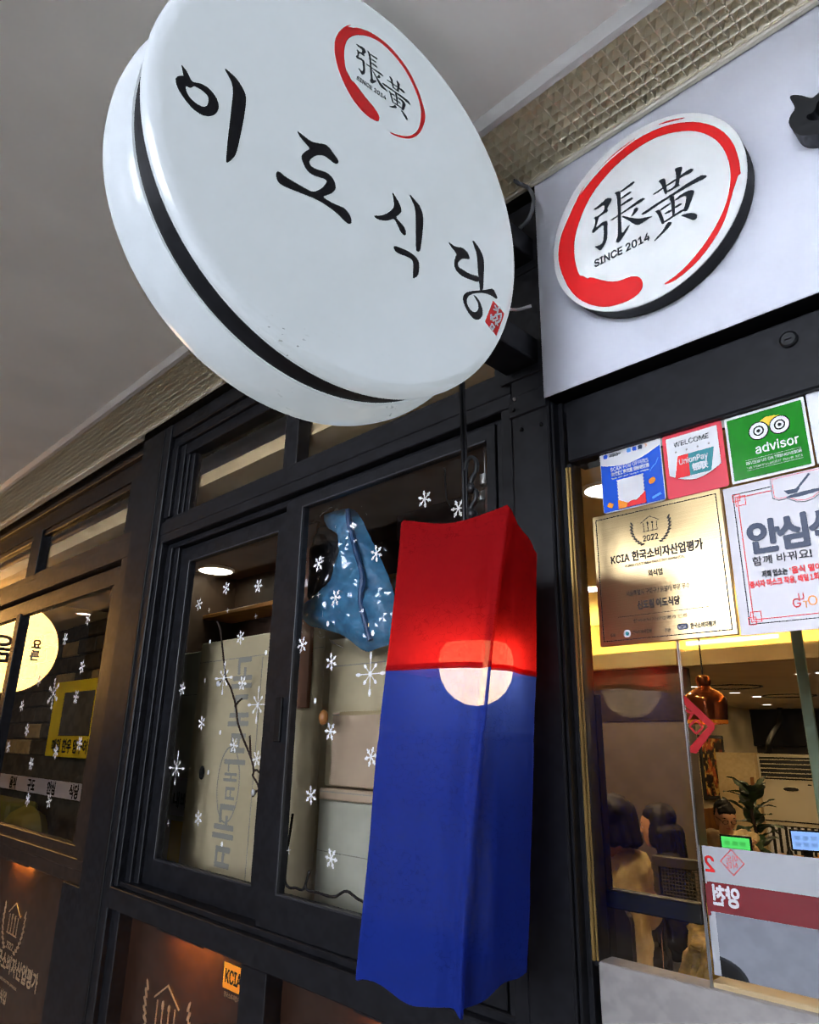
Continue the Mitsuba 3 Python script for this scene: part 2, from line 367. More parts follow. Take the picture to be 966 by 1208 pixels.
    '독': '6,40 7,49 53,50 53,62 20,62 20,102 98,102 98,93 30,93 30,72 99,71 99,62 64,62 64,49 111,49 111,40;18,29 98,29 98,-11 88,-11 88,20 18,20',
    '로': '6,13 53,14 53,35 19,35 19,71 88,72 88,89 19,89 19,98 98,98 98,63 31,63 30,45 101,44 101,35 64,35 64,14 111,13 111,4 6,4',
    '른': '6,42 111,42 111,33 6,33;20,24 31,24 31,1 100,1 100,-8 20,-8;20,82 87,83 86,95 20,95 20,103 98,103 98,74 31,74 30,62 100,61 100,53 20,53',
    '림': '26,31 101,31 101,-9 27,-9|37,1 91,0 91,22 37,22;91,37 91,107 101,107 101,37;12,76 54,77 54,91 12,91 13,100 64,100 65,68 23,68 23,53 50,52 77,55 78,47 46,43 12,43',
    '마': '85,107 95,107 95,60 114,60 114,51 95,50 95,-10 85,-10;11,95 64,95 64,19 11,19|22,86 21,28 54,28 54,86 52,87',
    '매': '69,-4 69,104 79,104 79,61 94,61 95,107 105,107 105,-10 95,-10 94,52 79,52 79,-4;10,93 55,93 55,22 10,22|21,84 20,30 45,30 45,84 43,85',
    '먹': '12,98 64,98 64,77 90,77 91,107 101,107 102,38 91,38 90,68 64,68 64,45 12,45|54,88 22,89 22,54 54,54;24,23 25,32 101,32 102,-10 91,-10 91,23',
    '문': '6,47 111,47 111,38 65,38 65,15 54,15 54,38 6,38;20,26 30,26 30,1 100,1 100,-7 20,-8;20,101 98,101 98,60 20,60|31,69 87,68 87,93 31,93 30,91',
    '바': '85,107 95,107 95,61 114,61 114,52 95,51 95,-10 85,-10;11,97 21,97 21,66 53,66 54,96 65,97 65,18 11,18|22,57 21,27 54,27 54,58',
    '별': '27,-8 27,20 91,21 90,32 27,32 27,40 101,40 101,12 39,12 38,1 106,0 105,-9;12,101 23,101 23,84 53,84 54,101 64,101 65,90 90,90 91,107 101,107 101,46 91,46 90,61 65,61 64,59 64,50 12,50|65,81 64,69 91,69 91,82|24,76 23,59 54,59 54,76',
    '부': '6,29 7,38 111,38 111,29 64,29 64,-10 53,-10 53,29;20,102 30,102 31,86 86,86 87,102 98,102 98,51 20,51|30,61 86,60 87,76 31,77',
    '비': '91,107 101,107 101,-10 91,-10;13,97 24,96 24,66 56,66 57,97 67,97 67,18 13,18|57,57 24,58 24,27 57,27',
    '사': '85,107 95,107 95,59 114,59 114,50 95,49 95,-10 85,-10;5,22 5,24 13,28 20,35 30,51 35,72 35,96 45,96 45,71 50,52 57,40 63,33 73,27 74,24 68,17 61,21 51,31 40,52 32,34 20,20 11,15',
    '산': '86,20 86,107 96,107 96,71 113,71 113,62 96,62 96,20;24,-7 25,29 35,29 35,1 101,1 101,-8;6,44 7,46 18,51 29,63 35,81 35,100 45,100 45,82 47,73 53,62 60,55 74,48 70,41 66,40 54,47 47,54 41,64 30,48 20,40 11,37',
    '서': '64,58 64,67 91,67 91,107 101,107 102,-10 91,-10 91,58;12,15 7,24 17,30 24,38 33,55 36,68 36,96 47,97 47,69 49,59 61,37 67,31 76,26 75,22 71,17 69,17 57,26 48,38 42,51 34,35 23,21 18,17',
    '소': '6,14 53,14 53,42 64,42 64,14 111,14 111,5 7,5;14,42 11,50 23,53 34,59 45,69 52,83 53,99 64,99 64,85 66,78 71,70 79,62 94,53 106,50 102,41 90,44 73,54 58,72 51,61 35,48 17,41',
    '수': '6,32 6,41 111,41 111,32 64,32 64,-10 53,-10 53,32;12,61 13,63 27,66 40,73 49,82 52,88 54,103 64,103 65,89 74,76 84,69 97,64 105,63 102,54 90,56 71,66 59,80 48,67 35,59 16,54',
    '스': '6,15 111,15 111,6 6,6;11,47 12,49 19,50 31,56 44,67 52,83 53,99 64,98 65,80 71,69 80,60 95,51 106,48 102,40 97,40 89,43 73,53 65,61 58,71 50,59 37,48 19,40 15,40',
    '시': '91,106 101,106 101,-10 91,-10;6,22 22,35 32,51 37,70 37,96 47,96 48,66 51,55 61,38 78,24 73,17 65,20 52,33 42,51 36,37 22,20 12,14',
    '식': '24,22 24,31 101,31 101,-10 91,-10 91,22;91,107 101,107 101,37 91,37;8,48 9,51 21,57 30,67 36,83 36,101 47,101 48,81 52,71 61,60 76,52 72,44 64,46 50,57 42,70 34,56 23,46 18,43 12,42',
    '신': '27,29 37,29 37,1 105,1 105,-8 27,-8;91,21 91,106 101,106 101,21;13,38 8,47 19,52 31,66 36,81 36,100 47,100 47,85 52,68 63,55 76,49 71,40 61,44 49,55 42,67 35,54 21,41',
    '심': '26,33 101,34 101,-9 27,-9|38,25 37,0 91,0 91,25;91,107 101,107 101,40 91,40;8,50 9,53 20,58 31,70 36,83 36,102 47,102 48,82 52,72 62,61 76,54 72,46 68,46 56,53 48,61 42,71 35,59 20,46 12,43',
    '안': '86,107 96,107 96,71 113,71 113,62 96,61 96,21 86,21;24,29 35,29 35,1 101,1 101,-8 24,-8;8,68 9,77 13,86 21,94 32,98 45,98 56,94 65,85 69,74 69,65 65,54 56,45 45,41 33,41 20,46 13,53|19,74 22,58 27,53 38,50 45,51 53,55 56,59 59,69 58,75 55,82 49,87 42,89 35,89 27,86 21,80',
    '양': '86,107 96,107 96,89 113,89 113,80 96,79 96,64 113,64 113,55 96,55 96,38 86,38;21,15 23,21 30,28 36,31 50,34 69,34 79,32 90,27 96,20 97,7 95,2 85,-6 69,-10 50,-10 36,-7 26,-1 22,5|32,14 35,4 44,0 70,-1 82,3 86,7 87,13 82,21 74,24 49,25 37,21 33,17;8,71 9,80 13,88 20,95 33,100 44,100 56,96 65,87 69,76 68,63 65,57 58,50 45,45 32,45 18,51 10,61|19,76 21,62 26,57 35,54 43,54 53,58 57,63 59,72 58,77 55,84 49,89 42,91 35,91 24,86 21,82',
    '어': '8,55 9,69 15,85 22,93 30,97 44,97 51,94 59,86 63,78 66,62 91,62 91,107 101,107 102,-10 91,-10 91,53 66,53 63,36 59,28 51,20 44,17 30,17 22,21 13,32 10,40|19,66 20,43 24,33 31,27 44,27 51,34 56,50 56,64 51,80 44,87 31,87 23,79',
    '업': '8,70 9,83 12,89 19,96 32,101 44,101 57,96 65,87 67,79 91,79 91,107 102,106 102,44 91,44 90,70 67,70 65,61 57,52 44,47 32,47 19,52 12,59|19,80 19,68 23,61 34,56 42,56 50,59 55,64 58,74 56,83 53,87 42,92 34,92 27,90 22,86;28,38 38,38 39,23 90,23 91,38 102,38 102,-8 28,-9|39,15 39,0 91,1 90,15',
    '외': '90,107 101,106 101,-10 90,-10;8,15 7,24 37,24 39,26 39,44 23,50 17,56 14,62 13,78 17,87 26,95 38,99 50,99 65,93 73,83 75,76 75,67 73,60 66,51 57,46 49,45 49,26 58,25 83,28 83,20 55,16|23,73 24,65 30,57 37,54 45,53 54,55 61,60 64,67 64,76 58,86 51,89 41,90 33,88 26,82',
    '요': '6,14 32,15 32,45 22,53 17,63 18,79 21,85 27,91 34,95 47,99 70,99 89,92 97,84 101,73 101,66 97,55 85,44 85,15 111,14 111,5 6,5|27,73 29,60 40,51 52,48 65,48 77,51 87,58 90,65 90,74 87,81 77,88 65,91 52,91 36,86 29,79|75,41 43,40 43,14 75,14',
    '용': '6,41 6,49 32,49 32,65 21,72 18,78 18,87 25,97 33,101 46,104 72,104 84,101 92,97 99,88 99,77 92,68 85,65 85,49 111,49 111,40|29,85 32,75 41,71 52,69 65,69 84,74 88,79 88,85 84,91 77,94 67,96 51,96 33,91|43,50 75,49 75,62 43,62;19,7 19,15 24,23 33,28 46,31 71,31 81,29 93,23 98,15 98,6 90,-4 69,-10 48,-10 31,-6 21,2|31,7 35,2 41,0 52,-2 65,-2 76,0 85,4 87,8 87,13 84,18 77,21 67,23 50,23 33,18 30,13',
    '우': '6,40 111,40 111,31 64,31 64,-10 53,-10 53,31 6,31;18,72 19,84 28,95 40,100 50,102 67,102 83,98 89,95 96,88 99,81 99,72 93,61 81,54 67,51 50,51 34,55 28,58 21,65|29,79 30,70 39,63 49,60 68,60 81,64 88,72 88,79 82,88 75,91 68,93 49,93 35,88 31,84',
    '울': '6,49 6,57 111,57 111,48 64,47 65,38 98,38 97,11 30,10 31,-1 101,-1 101,-9 19,-9 19,19 86,19 87,29 19,30 19,38 53,38 53,48;18,81 18,89 23,97 30,101 47,105 70,105 85,102 93,98 99,90 99,80 94,73 85,68 70,65 47,65 36,67 23,73|30,82 34,77 43,74 67,73 78,75 85,78 88,82 88,87 85,92 78,95 67,97 50,97 37,94 31,91 29,87',
    '음': '6,50 111,50 111,41 7,41;18,78 19,89 26,97 34,101 49,104 69,104 86,100 94,95 99,87 99,77 93,68 86,64 69,60 49,60 34,63 26,67 20,73|30,79 34,73 42,70 58,68 71,69 86,75 88,79 88,85 83,91 71,95 47,95 34,91 29,85;19,30 98,30 98,-9 19,-9|30,1 87,0 88,20 31,21',
    '이': '91,107 101,107 101,-10 91,-10;11,46 12,73 16,83 21,90 33,97 47,97 59,90 66,79 69,68 69,46 66,35 58,23 47,17 30,18 22,23 18,28 14,35|22,70 23,40 28,31 32,28 37,26 43,26 52,31 58,45 59,64 57,74 51,84 43,88 37,88 28,83',
    '인': '27,-8 27,30 37,30 37,1 105,1 105,-8;91,21 91,106 101,106 101,21;9,64 9,75 14,87 22,94 32,98 46,98 58,93 65,86 69,77 69,62 65,53 56,45 45,41 33,41 22,45 15,51|19,71 20,63 25,55 33,51 40,50 49,52 56,58 59,66 59,73 56,81 51,86 43,89 36,89 27,86 22,81',
    '일': '26,33 26,41 101,41 101,13 38,13 37,1 105,0 105,-9 27,-9 27,21 90,21 91,31 89,33;91,106 101,106 101,47 91,47;9,71 9,82 14,92 21,98 33,102 45,102 58,97 67,87 69,80 68,69 64,61 57,55 45,51 33,51 21,55 13,62|19,77 21,68 26,63 34,60 44,60 52,63 56,67 58,72 58,81 56,86 48,92 34,93 26,90 22,86',
    '자': '85,107 95,107 95,60 114,60 114,51 95,50 95,-10 85,-10;10,13 5,22 13,26 26,41 33,56 35,66 35,86 9,86 9,95 71,95 71,86 45,85 45,71 48,55 60,35 75,24 71,17 67,16 51,30 40,49 33,34 21,19 16,15',
    '저': '66,55 66,64 91,64 91,107 101,107 102,-10 91,-10 91,55;11,13 6,22 20,32 28,43 34,58 36,69 36,86 10,86 10,95 72,95 73,86 46,86 46,72 48,60 55,43 66,30 76,24 74,19 71,16 68,16 62,20 52,30 41,50 29,27 18,16',
    '종': '6,48 52,49 53,65 64,65 64,49 111,49 111,40 6,40;12,67 25,70 40,76 49,84 52,91 51,92 16,92 16,101 101,101 101,92 66,91 69,83 81,74 93,70 105,68 101,59 81,64 71,69 59,81 48,70 31,62 16,59;19,6 20,17 25,23 30,26 45,30 72,30 82,28 92,23 98,15 98,6 93,-2 84,-7 69,-10 48,-10 37,-8 24,-2|30,12 33,3 41,0 52,-2 65,-2 84,3 87,8 87,13 83,18 73,21 50,22 40,20 33,17',
    '주': '6,32 6,40 111,40 111,31 64,31 64,-10 53,-10 53,31;16,50 13,59 32,64 44,72 51,81 53,89 52,91 16,91 16,99 101,99 101,91 65,90 67,80 77,69 90,62 104,59 101,50 87,53 75,59 67,65 59,75 48,63 35,55',
    '증': '6,51 111,51 111,42 7,42;16,58 13,67 31,71 43,77 49,83 52,91 51,92 16,92 16,101 101,101 101,92 67,92 66,89 69,82 79,74 92,69 105,67 102,58 89,60 74,66 68,70 59,80 48,69 32,61;19,7 20,18 27,26 45,32 78,31 93,24 98,16 98,6 91,-3 80,-8 69,-10 48,-10 34,-7 26,-3 21,2|31,8 34,3 46,-1 71,-1 83,3 87,7 87,14 84,19 73,23 51,24 35,20 30,15',
    '착': '86,107 96,107 96,76 113,76 113,67 96,67 96,36 86,36;21,21 21,30 96,30 96,-10 86,-10 86,21;11,39 7,47 19,52 27,59 35,76 34,84 10,84 10,93 35,93 35,107 46,107 46,93 71,93 71,84 46,83 47,73 52,63 62,54 74,49 69,40 59,44 52,49 46,55 41,63 36,55 23,43 15,39',
    '천': '28,27 38,27 38,1 105,1 105,-8 28,-8;67,70 91,71 91,107 101,107 101,19 91,19 91,62 67,62;7,41 26,54 33,65 35,73 35,82 10,82 10,91 35,91 35,106 46,106 46,91 71,91 71,82 46,81 47,70 53,58 65,48 74,45 74,42 70,36 59,40 52,45 41,60 31,45 22,38 11,34',
    '최': '90,107 101,107 101,-10 90,-10;8,14 7,23 39,23 40,25 40,45 50,45 50,24 83,27 83,19 56,15;15,41 11,50 25,56 34,65 39,77 38,83 13,83 14,92 40,92 40,106 50,106 50,92 77,92 77,83 50,82 52,72 57,64 68,55 79,51 75,43 71,43 58,50 49,59 45,66 39,56 29,47',
    '크': '6,15 111,15 111,6 6,6;17,51 16,59 21,60 86,62 88,64 88,86 19,86 19,95 98,95 98,54 93,24 83,24 87,48 87,54',
    '특': '6,45 111,45 111,36 7,36;20,103 98,103 98,95 31,95 32,84 95,84 95,76 32,76 31,65 99,64 99,56 20,56;18,25 97,25 97,-10 87,-10 87,16 18,16',
    '평': '25,15 29,23 39,29 51,32 75,32 88,29 98,23 102,15 102,7 100,2 90,-6 73,-10 54,-10 43,-8 32,-3 26,4|37,7 41,2 51,-1 76,-1 84,1 91,7 91,14 88,19 81,22 71,24 56,24 46,22 39,19 36,14;72,56 72,65 91,66 91,77 72,77 72,86 91,86 91,107 101,107 102,35 91,35 91,56;8,42 7,51 21,52 21,88 10,89 10,98 71,98 71,89 59,88 59,54 74,54 75,46 37,42|33,89 32,51 49,51 49,89',
    '한': '86,19 86,107 96,107 96,69 113,68 113,59 96,59 96,19;24,26 35,26 35,1 101,1 101,-8 24,-8;7,93 36,93 36,107 46,107 46,93 75,93 75,84 7,84;13,51 13,60 16,67 24,74 33,77 53,76 61,72 68,62 68,50 64,42 55,36 47,34 34,34 21,39 16,44|23,56 24,50 30,44 43,42 53,45 57,49 58,59 52,67 45,69 37,69 28,66 25,63',
    '함': '86,36 86,107 96,107 96,76 113,76 113,67 96,67 96,36;24,30 96,30 96,-9 24,-9|35,21 34,0 86,0 86,21;7,94 36,94 36,108 46,108 46,94 75,94 75,85 7,85;13,55 13,63 16,70 24,77 34,80 47,80 55,78 63,73 68,65 68,53 65,47 61,43 47,38 34,38 24,41 16,48|23,60 25,52 28,49 37,46 45,46 56,51 58,56 58,62 53,69 49,71 38,72 28,69 25,66',
    '협': '27,32 37,32 38,20 90,20 91,32 102,32 102,-8 27,-8|38,12 38,0 91,1 90,12;71,48 72,57 91,58 91,71 71,71 71,79 91,80 91,107 101,107 102,38 91,38 90,48;7,95 33,95 34,108 44,108 45,95 71,95 71,86 7,86;15,50 13,63 17,72 22,76 32,80 46,80 57,76 63,70 66,60 63,49 58,44 45,39 33,39 22,43|23,61 27,50 35,47 43,47 50,49 55,54 56,60 55,65 50,70 43,72 36,72 26,68',
    '회': '90,107 101,107 101,-10 90,-10;8,12 7,21 39,22 39,34 26,38 18,47 17,60 20,67 25,72 38,77 51,77 61,74 70,66 72,61 71,47 63,38 50,34 50,23 83,24 82,16 38,12|27,58 28,49 36,43 48,42 57,45 61,49 62,59 54,67 46,69 38,68 29,63;9,92 39,93 39,106 50,107 50,93 79,93 80,84 9,84',
    '희': '90,107 101,106 101,-10 90,-10;8,13 7,22 44,22 83,25 83,17 58,14;9,83 9,91 39,91 39,105 50,105 51,91 80,91 79,82;17,50 17,58 21,67 27,72 38,76 51,76 61,73 69,66 72,60 72,48 69,42 61,35 51,32 38,32 27,36 21,41|27,56 28,48 33,43 38,41 47,40 55,42 60,46 62,51 62,57 60,62 55,66 43,68 33,65 28,60',
}
TRACED = {
    'i': ['-367.7,4.4 -360.9,-0.4 -357.4,-3.8 -350.6,-12.7 -347.1,-14.2 -339.6,-10.6 -335.1,-9.1 -330.6,-8.3 -325.9,-8.2 -321.5,-9.0 -317.3,-10.6 -309.9,-15.4 -306.7,-18.9 -303.9,-23.4 -301.9,-27.8 -301.0,-32.2 -300.9,-36.7 -301.6,-41.3 -303.0,-45.7 -305.2,-49.9 -308.0,-53.7 -311.5,-57.2 -315.4,-60.0 -319.7,-62.2 -324.2,-63.5 -328.7,-63.9 -338.1,-62.6 -342.9,-60.7 -352.4,-55.0 -360.5,-48.4 -366.9,-41.9 -371.1,-35.7 -373.4,-28.4 -373.5,-25.3 -372.7,-22.4 -371.1,-19.6 -369.3,-17.4 -363.7,-13.5 -363.1,-11.9 -368.7,3.7|-356.9,-29.1 -355.4,-28.2 -349.4,-27.2 -346.9,-24.2 -345.9,-21.6 -343.8,-20.0 -337.2,-19.1 -329.5,-19.7 -322.9,-22.1 -320.8,-23.8 -319.3,-26.7 -318.5,-30.7 -318.7,-38.6 -320.0,-42.4 -322.2,-46.0 -325.0,-48.3 -328.3,-49.4 -332.3,-49.7 -337.0,-49.3 -341.5,-48.2 -346.0,-46.3 -349.8,-43.8 -352.9,-40.6 -355.3,-36.6 -356.9,-31.9', '-300.1,46.7 -284.7,42.9 -279.8,40.7 -275.3,37.7 -266.4,29.4 -262.9,24.7 -260.3,19.9 -258.6,14.4 -257.3,0.2 -257.0,-21.8 -257.8,-47.4 -259.9,-88.2 -261.0,-98.0 -262.9,-106.2 -265.7,-112.8 -269.1,-118.9 -273.1,-124.5 -275.4,-123.0 -277.8,-88.2 -280.9,1.8 -281.7,11.1 -282.8,17.9 -284.6,23.7 -286.9,28.7 -289.7,32.8 -300.6,44.9'],
    'do': ['-158.2,10.6 -141.3,7.7 -131.2,6.9 -125.6,8.0 -113.1,12.8 -107.6,15.5 -102.8,17.2 -99.0,17.9 -95.0,17.3 -90.8,15.4 -74.3,3.6 -71.9,1.2 -71.0,-1.1 -71.3,-3.5 -72.7,-6.1 -75.1,-7.9 -78.5,-9.0 -82.2,-9.0 -95.1,-6.3 -99.5,-6.4 -103.8,-7.4 -108.2,-9.3 -112.8,-12.1 -117.2,-15.8 -121.4,-20.6 -127.3,-29.8 -128.8,-33.6 -129.2,-36.7 -128.3,-39.6 -126.1,-42.2 -122.7,-43.5 -117.9,-43.6 -112.2,-42.6 -94.6,-38.0 -89.7,-38.1 -85.2,-39.3 -81.0,-41.3 -77.3,-44.1 -74.4,-47.8 -72.4,-52.6 -71.4,-57.0 -71.5,-60.9 -73.0,-65.5 -75.9,-70.6 -79.6,-75.3 -92.8,-87.7 -93.5,-90.2 -90.5,-91.6 -85.6,-92.3 -71.9,-92.0 -52.8,-89.5 -47.8,-89.9 -43.6,-91.5 -36.5,-96.2 -34.0,-99.5 -32.3,-103.5 -31.1,-109.8 -32.1,-112.3 -34.1,-114.6 -37.1,-115.7 -41.1,-115.7 -46.3,-114.2 -59.8,-108.6 -67.9,-106.3 -76.9,-104.4 -96.0,-102.5 -113.1,-103.1 -157.0,-109.9 -172.0,-111.4 -177.2,-111.1 -180.4,-110.0 -183.1,-107.8 -185.3,-104.4 -186.8,-100.7 -187.6,-96.5 -187.3,-93.2 -186.0,-90.7 -183.8,-89.4 -180.8,-89.3 -177.1,-90.1 -172.9,-91.8 -166.7,-92.6 -134.7,-93.4 -122.7,-93.1 -118.1,-92.4 -113.6,-90.3 -109.2,-86.9 -104.5,-81.8 -99.5,-75.0 -95.4,-68.3 -92.3,-61.6 -90.8,-56.9 -90.9,-54.0 -93.0,-52.8 -97.0,-53.2 -113.0,-57.2 -120.0,-58.4 -124.8,-58.3 -129.4,-56.8 -134.0,-53.7 -137.9,-49.8 -143.6,-40.9 -145.0,-37.4 -145.0,-33.3 -143.7,-28.6 -141.2,-23.6 -132.1,-10.6 -132.9,-7.7 -147.9,-0.2 -153.4,3.6 -158.4,8.5'],
    'sik': ['55.5,3.6 69.2,-7.7 73.3,-12.2 76.6,-17.3 78.5,-21.7 79.2,-25.5 77.6,-30.6 68.1,-44.8 68.8,-47.5 73.0,-49.7 83.9,-53.9 88.4,-56.7 91.5,-60.2 93.4,-64.2 94.1,-68.5 93.5,-71.7 91.6,-73.7 88.6,-74.2 84.6,-73.2 80.3,-70.0 66.6,-53.2 62.0,-52.3 51.8,-60.6 44.5,-65.5 37.2,-69.2 29.8,-71.6 23.6,-72.4 18.7,-71.5 17.5,-70.0 19.9,-68.0 30.5,-62.2 36.7,-57.7 42.7,-51.8 48.8,-45.0 54.8,-37.0 58.7,-30.5 60.5,-25.3 60.9,-19.9 57.8,-7.2 54.9,1.1', '98.0,22.9 118.2,14.0 123.6,10.0 128.2,4.9 131.4,-0.8 133.3,-7.3 134.6,-16.8 135.3,-29.3 135.2,-42.1 133.4,-77.9 132.5,-85.2 131.0,-89.0 128.9,-91.6 126.3,-92.9 124.1,-92.7 122.4,-91.0 120.8,-82.9 115.0,-14.0 113.4,-5.3 111.2,1.0 107.8,6.9 96.0,22.0', '67.8,-111.3 69.8,-109.1 73.6,-107.7 95.4,-104.7 103.9,-104.3 112.1,-104.9 119.1,-106.3 125.1,-108.5 129.2,-112.0 131.3,-116.6 132.5,-122.5 132.4,-136.1 131.3,-142.3 127.9,-148.6 122.0,-155.1 119.1,-154.7 117.8,-127.5 116.1,-120.6 113.6,-117.7 108.9,-116.5 102.1,-116.8 94.7,-117.8 87.0,-119.6 80.2,-120.1 74.6,-119.4 70.5,-117.4 68.0,-114.1'],
    'dang': ['206.2,-30.9 218.5,-32.3 223.6,-31.9 230.3,-29.9 238.6,-26.3 245.7,-25.0 251.6,-25.9 256.7,-27.5 260.8,-29.9 264.0,-33.6 266.3,-38.6 265.1,-42.0 249.6,-47.9 244.2,-51.6 239.3,-56.7 235.9,-61.9 234.0,-67.2 234.2,-71.2 236.6,-73.9 242.0,-75.3 260.0,-75.5 270.6,-74.9 280.8,-73.1 290.7,-70.1 295.9,-72.2 296.2,-79.5 290.8,-84.2 256.2,-90.1 246.4,-90.3 238.6,-89.2 232.3,-86.7 227.6,-83.0 224.8,-78.4 223.8,-73.0 224.1,-66.6 225.6,-59.4 228.8,-48.8 227.3,-45.4 213.4,-38.4 205.0,-32.0', '274.5,8.6 281.7,6.0 288.8,2.0 296.0,-3.5 301.6,-9.7 305.8,-16.7 308.3,-23.4 309.7,-40.2 309.5,-89.6 307.4,-99.7 303.4,-101.5 300.4,-98.1 296.4,-80.4 292.6,-58.4 287.8,-23.9 284.7,-15.3 275.9,-0.3 272.6,6.5', '261.9,-122.3 270.7,-116.2 281.7,-109.9 306.0,-97.5 315.3,-92.2 330.0,-82.5 335.1,-79.9 338.6,-79.4 342.2,-80.6 345.8,-83.5 349.5,-87.4 353.2,-92.5 353.3,-95.8 349.9,-97.3 345.3,-97.6 339.7,-96.8 332.7,-96.9 324.5,-97.8 315.6,-100.0 306.2,-103.4 287.8,-112.5 279.7,-117.8 272.8,-123.6 267.7,-129.4 264.5,-135.1 263.5,-140.9 264.7,-146.8 267.7,-151.6 272.5,-155.4 277.5,-157.7 282.8,-158.4 287.4,-157.5 291.3,-155.0 294.5,-151.5 297.3,-147.1 298.4,-142.1 297.8,-136.4 295.8,-131.6 288.0,-124.2 283.2,-120.9 282.8,-119.2 286.8,-119.0 291.5,-120.4 297.0,-123.4 301.6,-127.1 305.2,-131.5 308.1,-136.5 310.4,-142.0 311.3,-147.6 310.9,-153.2 309.2,-158.5 306.0,-163.6 301.9,-167.9 296.7,-171.3 290.8,-173.0 284.2,-172.9 277.5,-170.6 270.8,-166.0 264.6,-160.7 259.1,-154.6 255.2,-148.6 252.9,-142.6 253.2,-136.1 256.0,-129.0'],
    'seal': ['340.9,-106.8 377.5,-122.1 355.8,-183.9 319.3,-166.4'],
    'sealmark': ['346.7,-116.5 353.4,-123.5 360.1,-115.1', '343.7,-126.6 356.2,-124.5 353.7,-132.2', '349.7,-137.2 366.2,-126.9', '336.1,-143.0 335.2,-154.3', '339.1,-148.3 352.5,-137.2 355.6,-144.7 342.1,-154.7 339.1,-148.3', '350.6,-158.8 364.1,-144.4 366.4,-131.3', '339.7,-163.3 346.8,-166.9 341.6,-175.6 334.6,-173.0 339.7,-163.3', '350.4,-154.5 356.2,-158.7'],
    'ring': ['-74.8,319.8 -73.9,320.1 -80.0,310.7 -69.5,316.7 -65.6,319.5 -63.2,322.2 -58.7,325.3 -52.1,328.8 -34.6,336.2 -24.3,338.9 -13.0,340.4 -2.2,341.1 8.0,340.9 18.4,339.7 28.9,337.4 39.7,333.7 50.6,328.5 60.9,322.9 70.6,316.6 79.6,309.1 88.0,300.3 95.6,290.9 102.6,281.1 108.8,270.6 118.6,250.1 121.5,241.8 123.2,234.9 123.6,229.3 123.0,221.6 121.4,211.8 118.6,201.3 114.8,190.2 110.2,180.0 104.7,170.8 97.8,162.3 89.4,154.3 80.2,147.7 70.2,142.5 61.0,138.7 52.5,136.3 44.6,134.8 37.5,134.4 37.4,135.2 58.5,142.2 74.8,149.5 83.3,155.6 91.6,163.8 98.5,172.5 103.9,181.7 107.8,191.4 110.1,201.5 111.6,211.9 112.4,222.6 112.0,233.2 110.4,243.8 107.3,254.1 102.7,264.2 96.9,274.1 90.0,284.0 82.3,293.3 74.0,302.1 65.0,309.6 55.4,315.8 45.2,321.2 34.4,325.6 23.7,329.0 13.2,331.3 2.9,332.2 -7.2,331.8 -17.0,330.0 -26.7,326.8 -36.1,322.5 -45.4,317.0 -54.4,310.2 -63.2,302.1 -70.2,293.6 -75.4,284.9 -79.2,275.8 -81.5,266.3 -82.7,256.1 -82.6,245.0 -81.7,234.6 -77.9,216.8 -75.6,210.3 -72.7,205.6 -69.1,202.7 -61.6,194.1 -58.4,192.3 -55.9,193.5 -51.0,191.8 -27.3,177.6 -10.0,169.6 -2.7,165.7 3.3,161.4 7.3,157.3 9.3,153.1 9.7,148.6 8.5,143.7 4.5,140.3 -2.3,138.6 -10.5,137.9 -20.1,138.3 -29.8,140.5 -39.6,144.7 -48.9,149.8 -57.4,156.0 -65.4,163.3 -72.8,171.5 -79.6,180.2 -85.8,189.3 -91.0,198.4 -95.2,207.5 -98.8,217.1 -101.8,227.1 -103.7,236.6 -104.7,245.5 -104.6,254.4 -103.7,263.5 -101.4,273.3 -97.9,283.7 -93.3,293.9 -87.7,304.0 -81.5,312.6'],
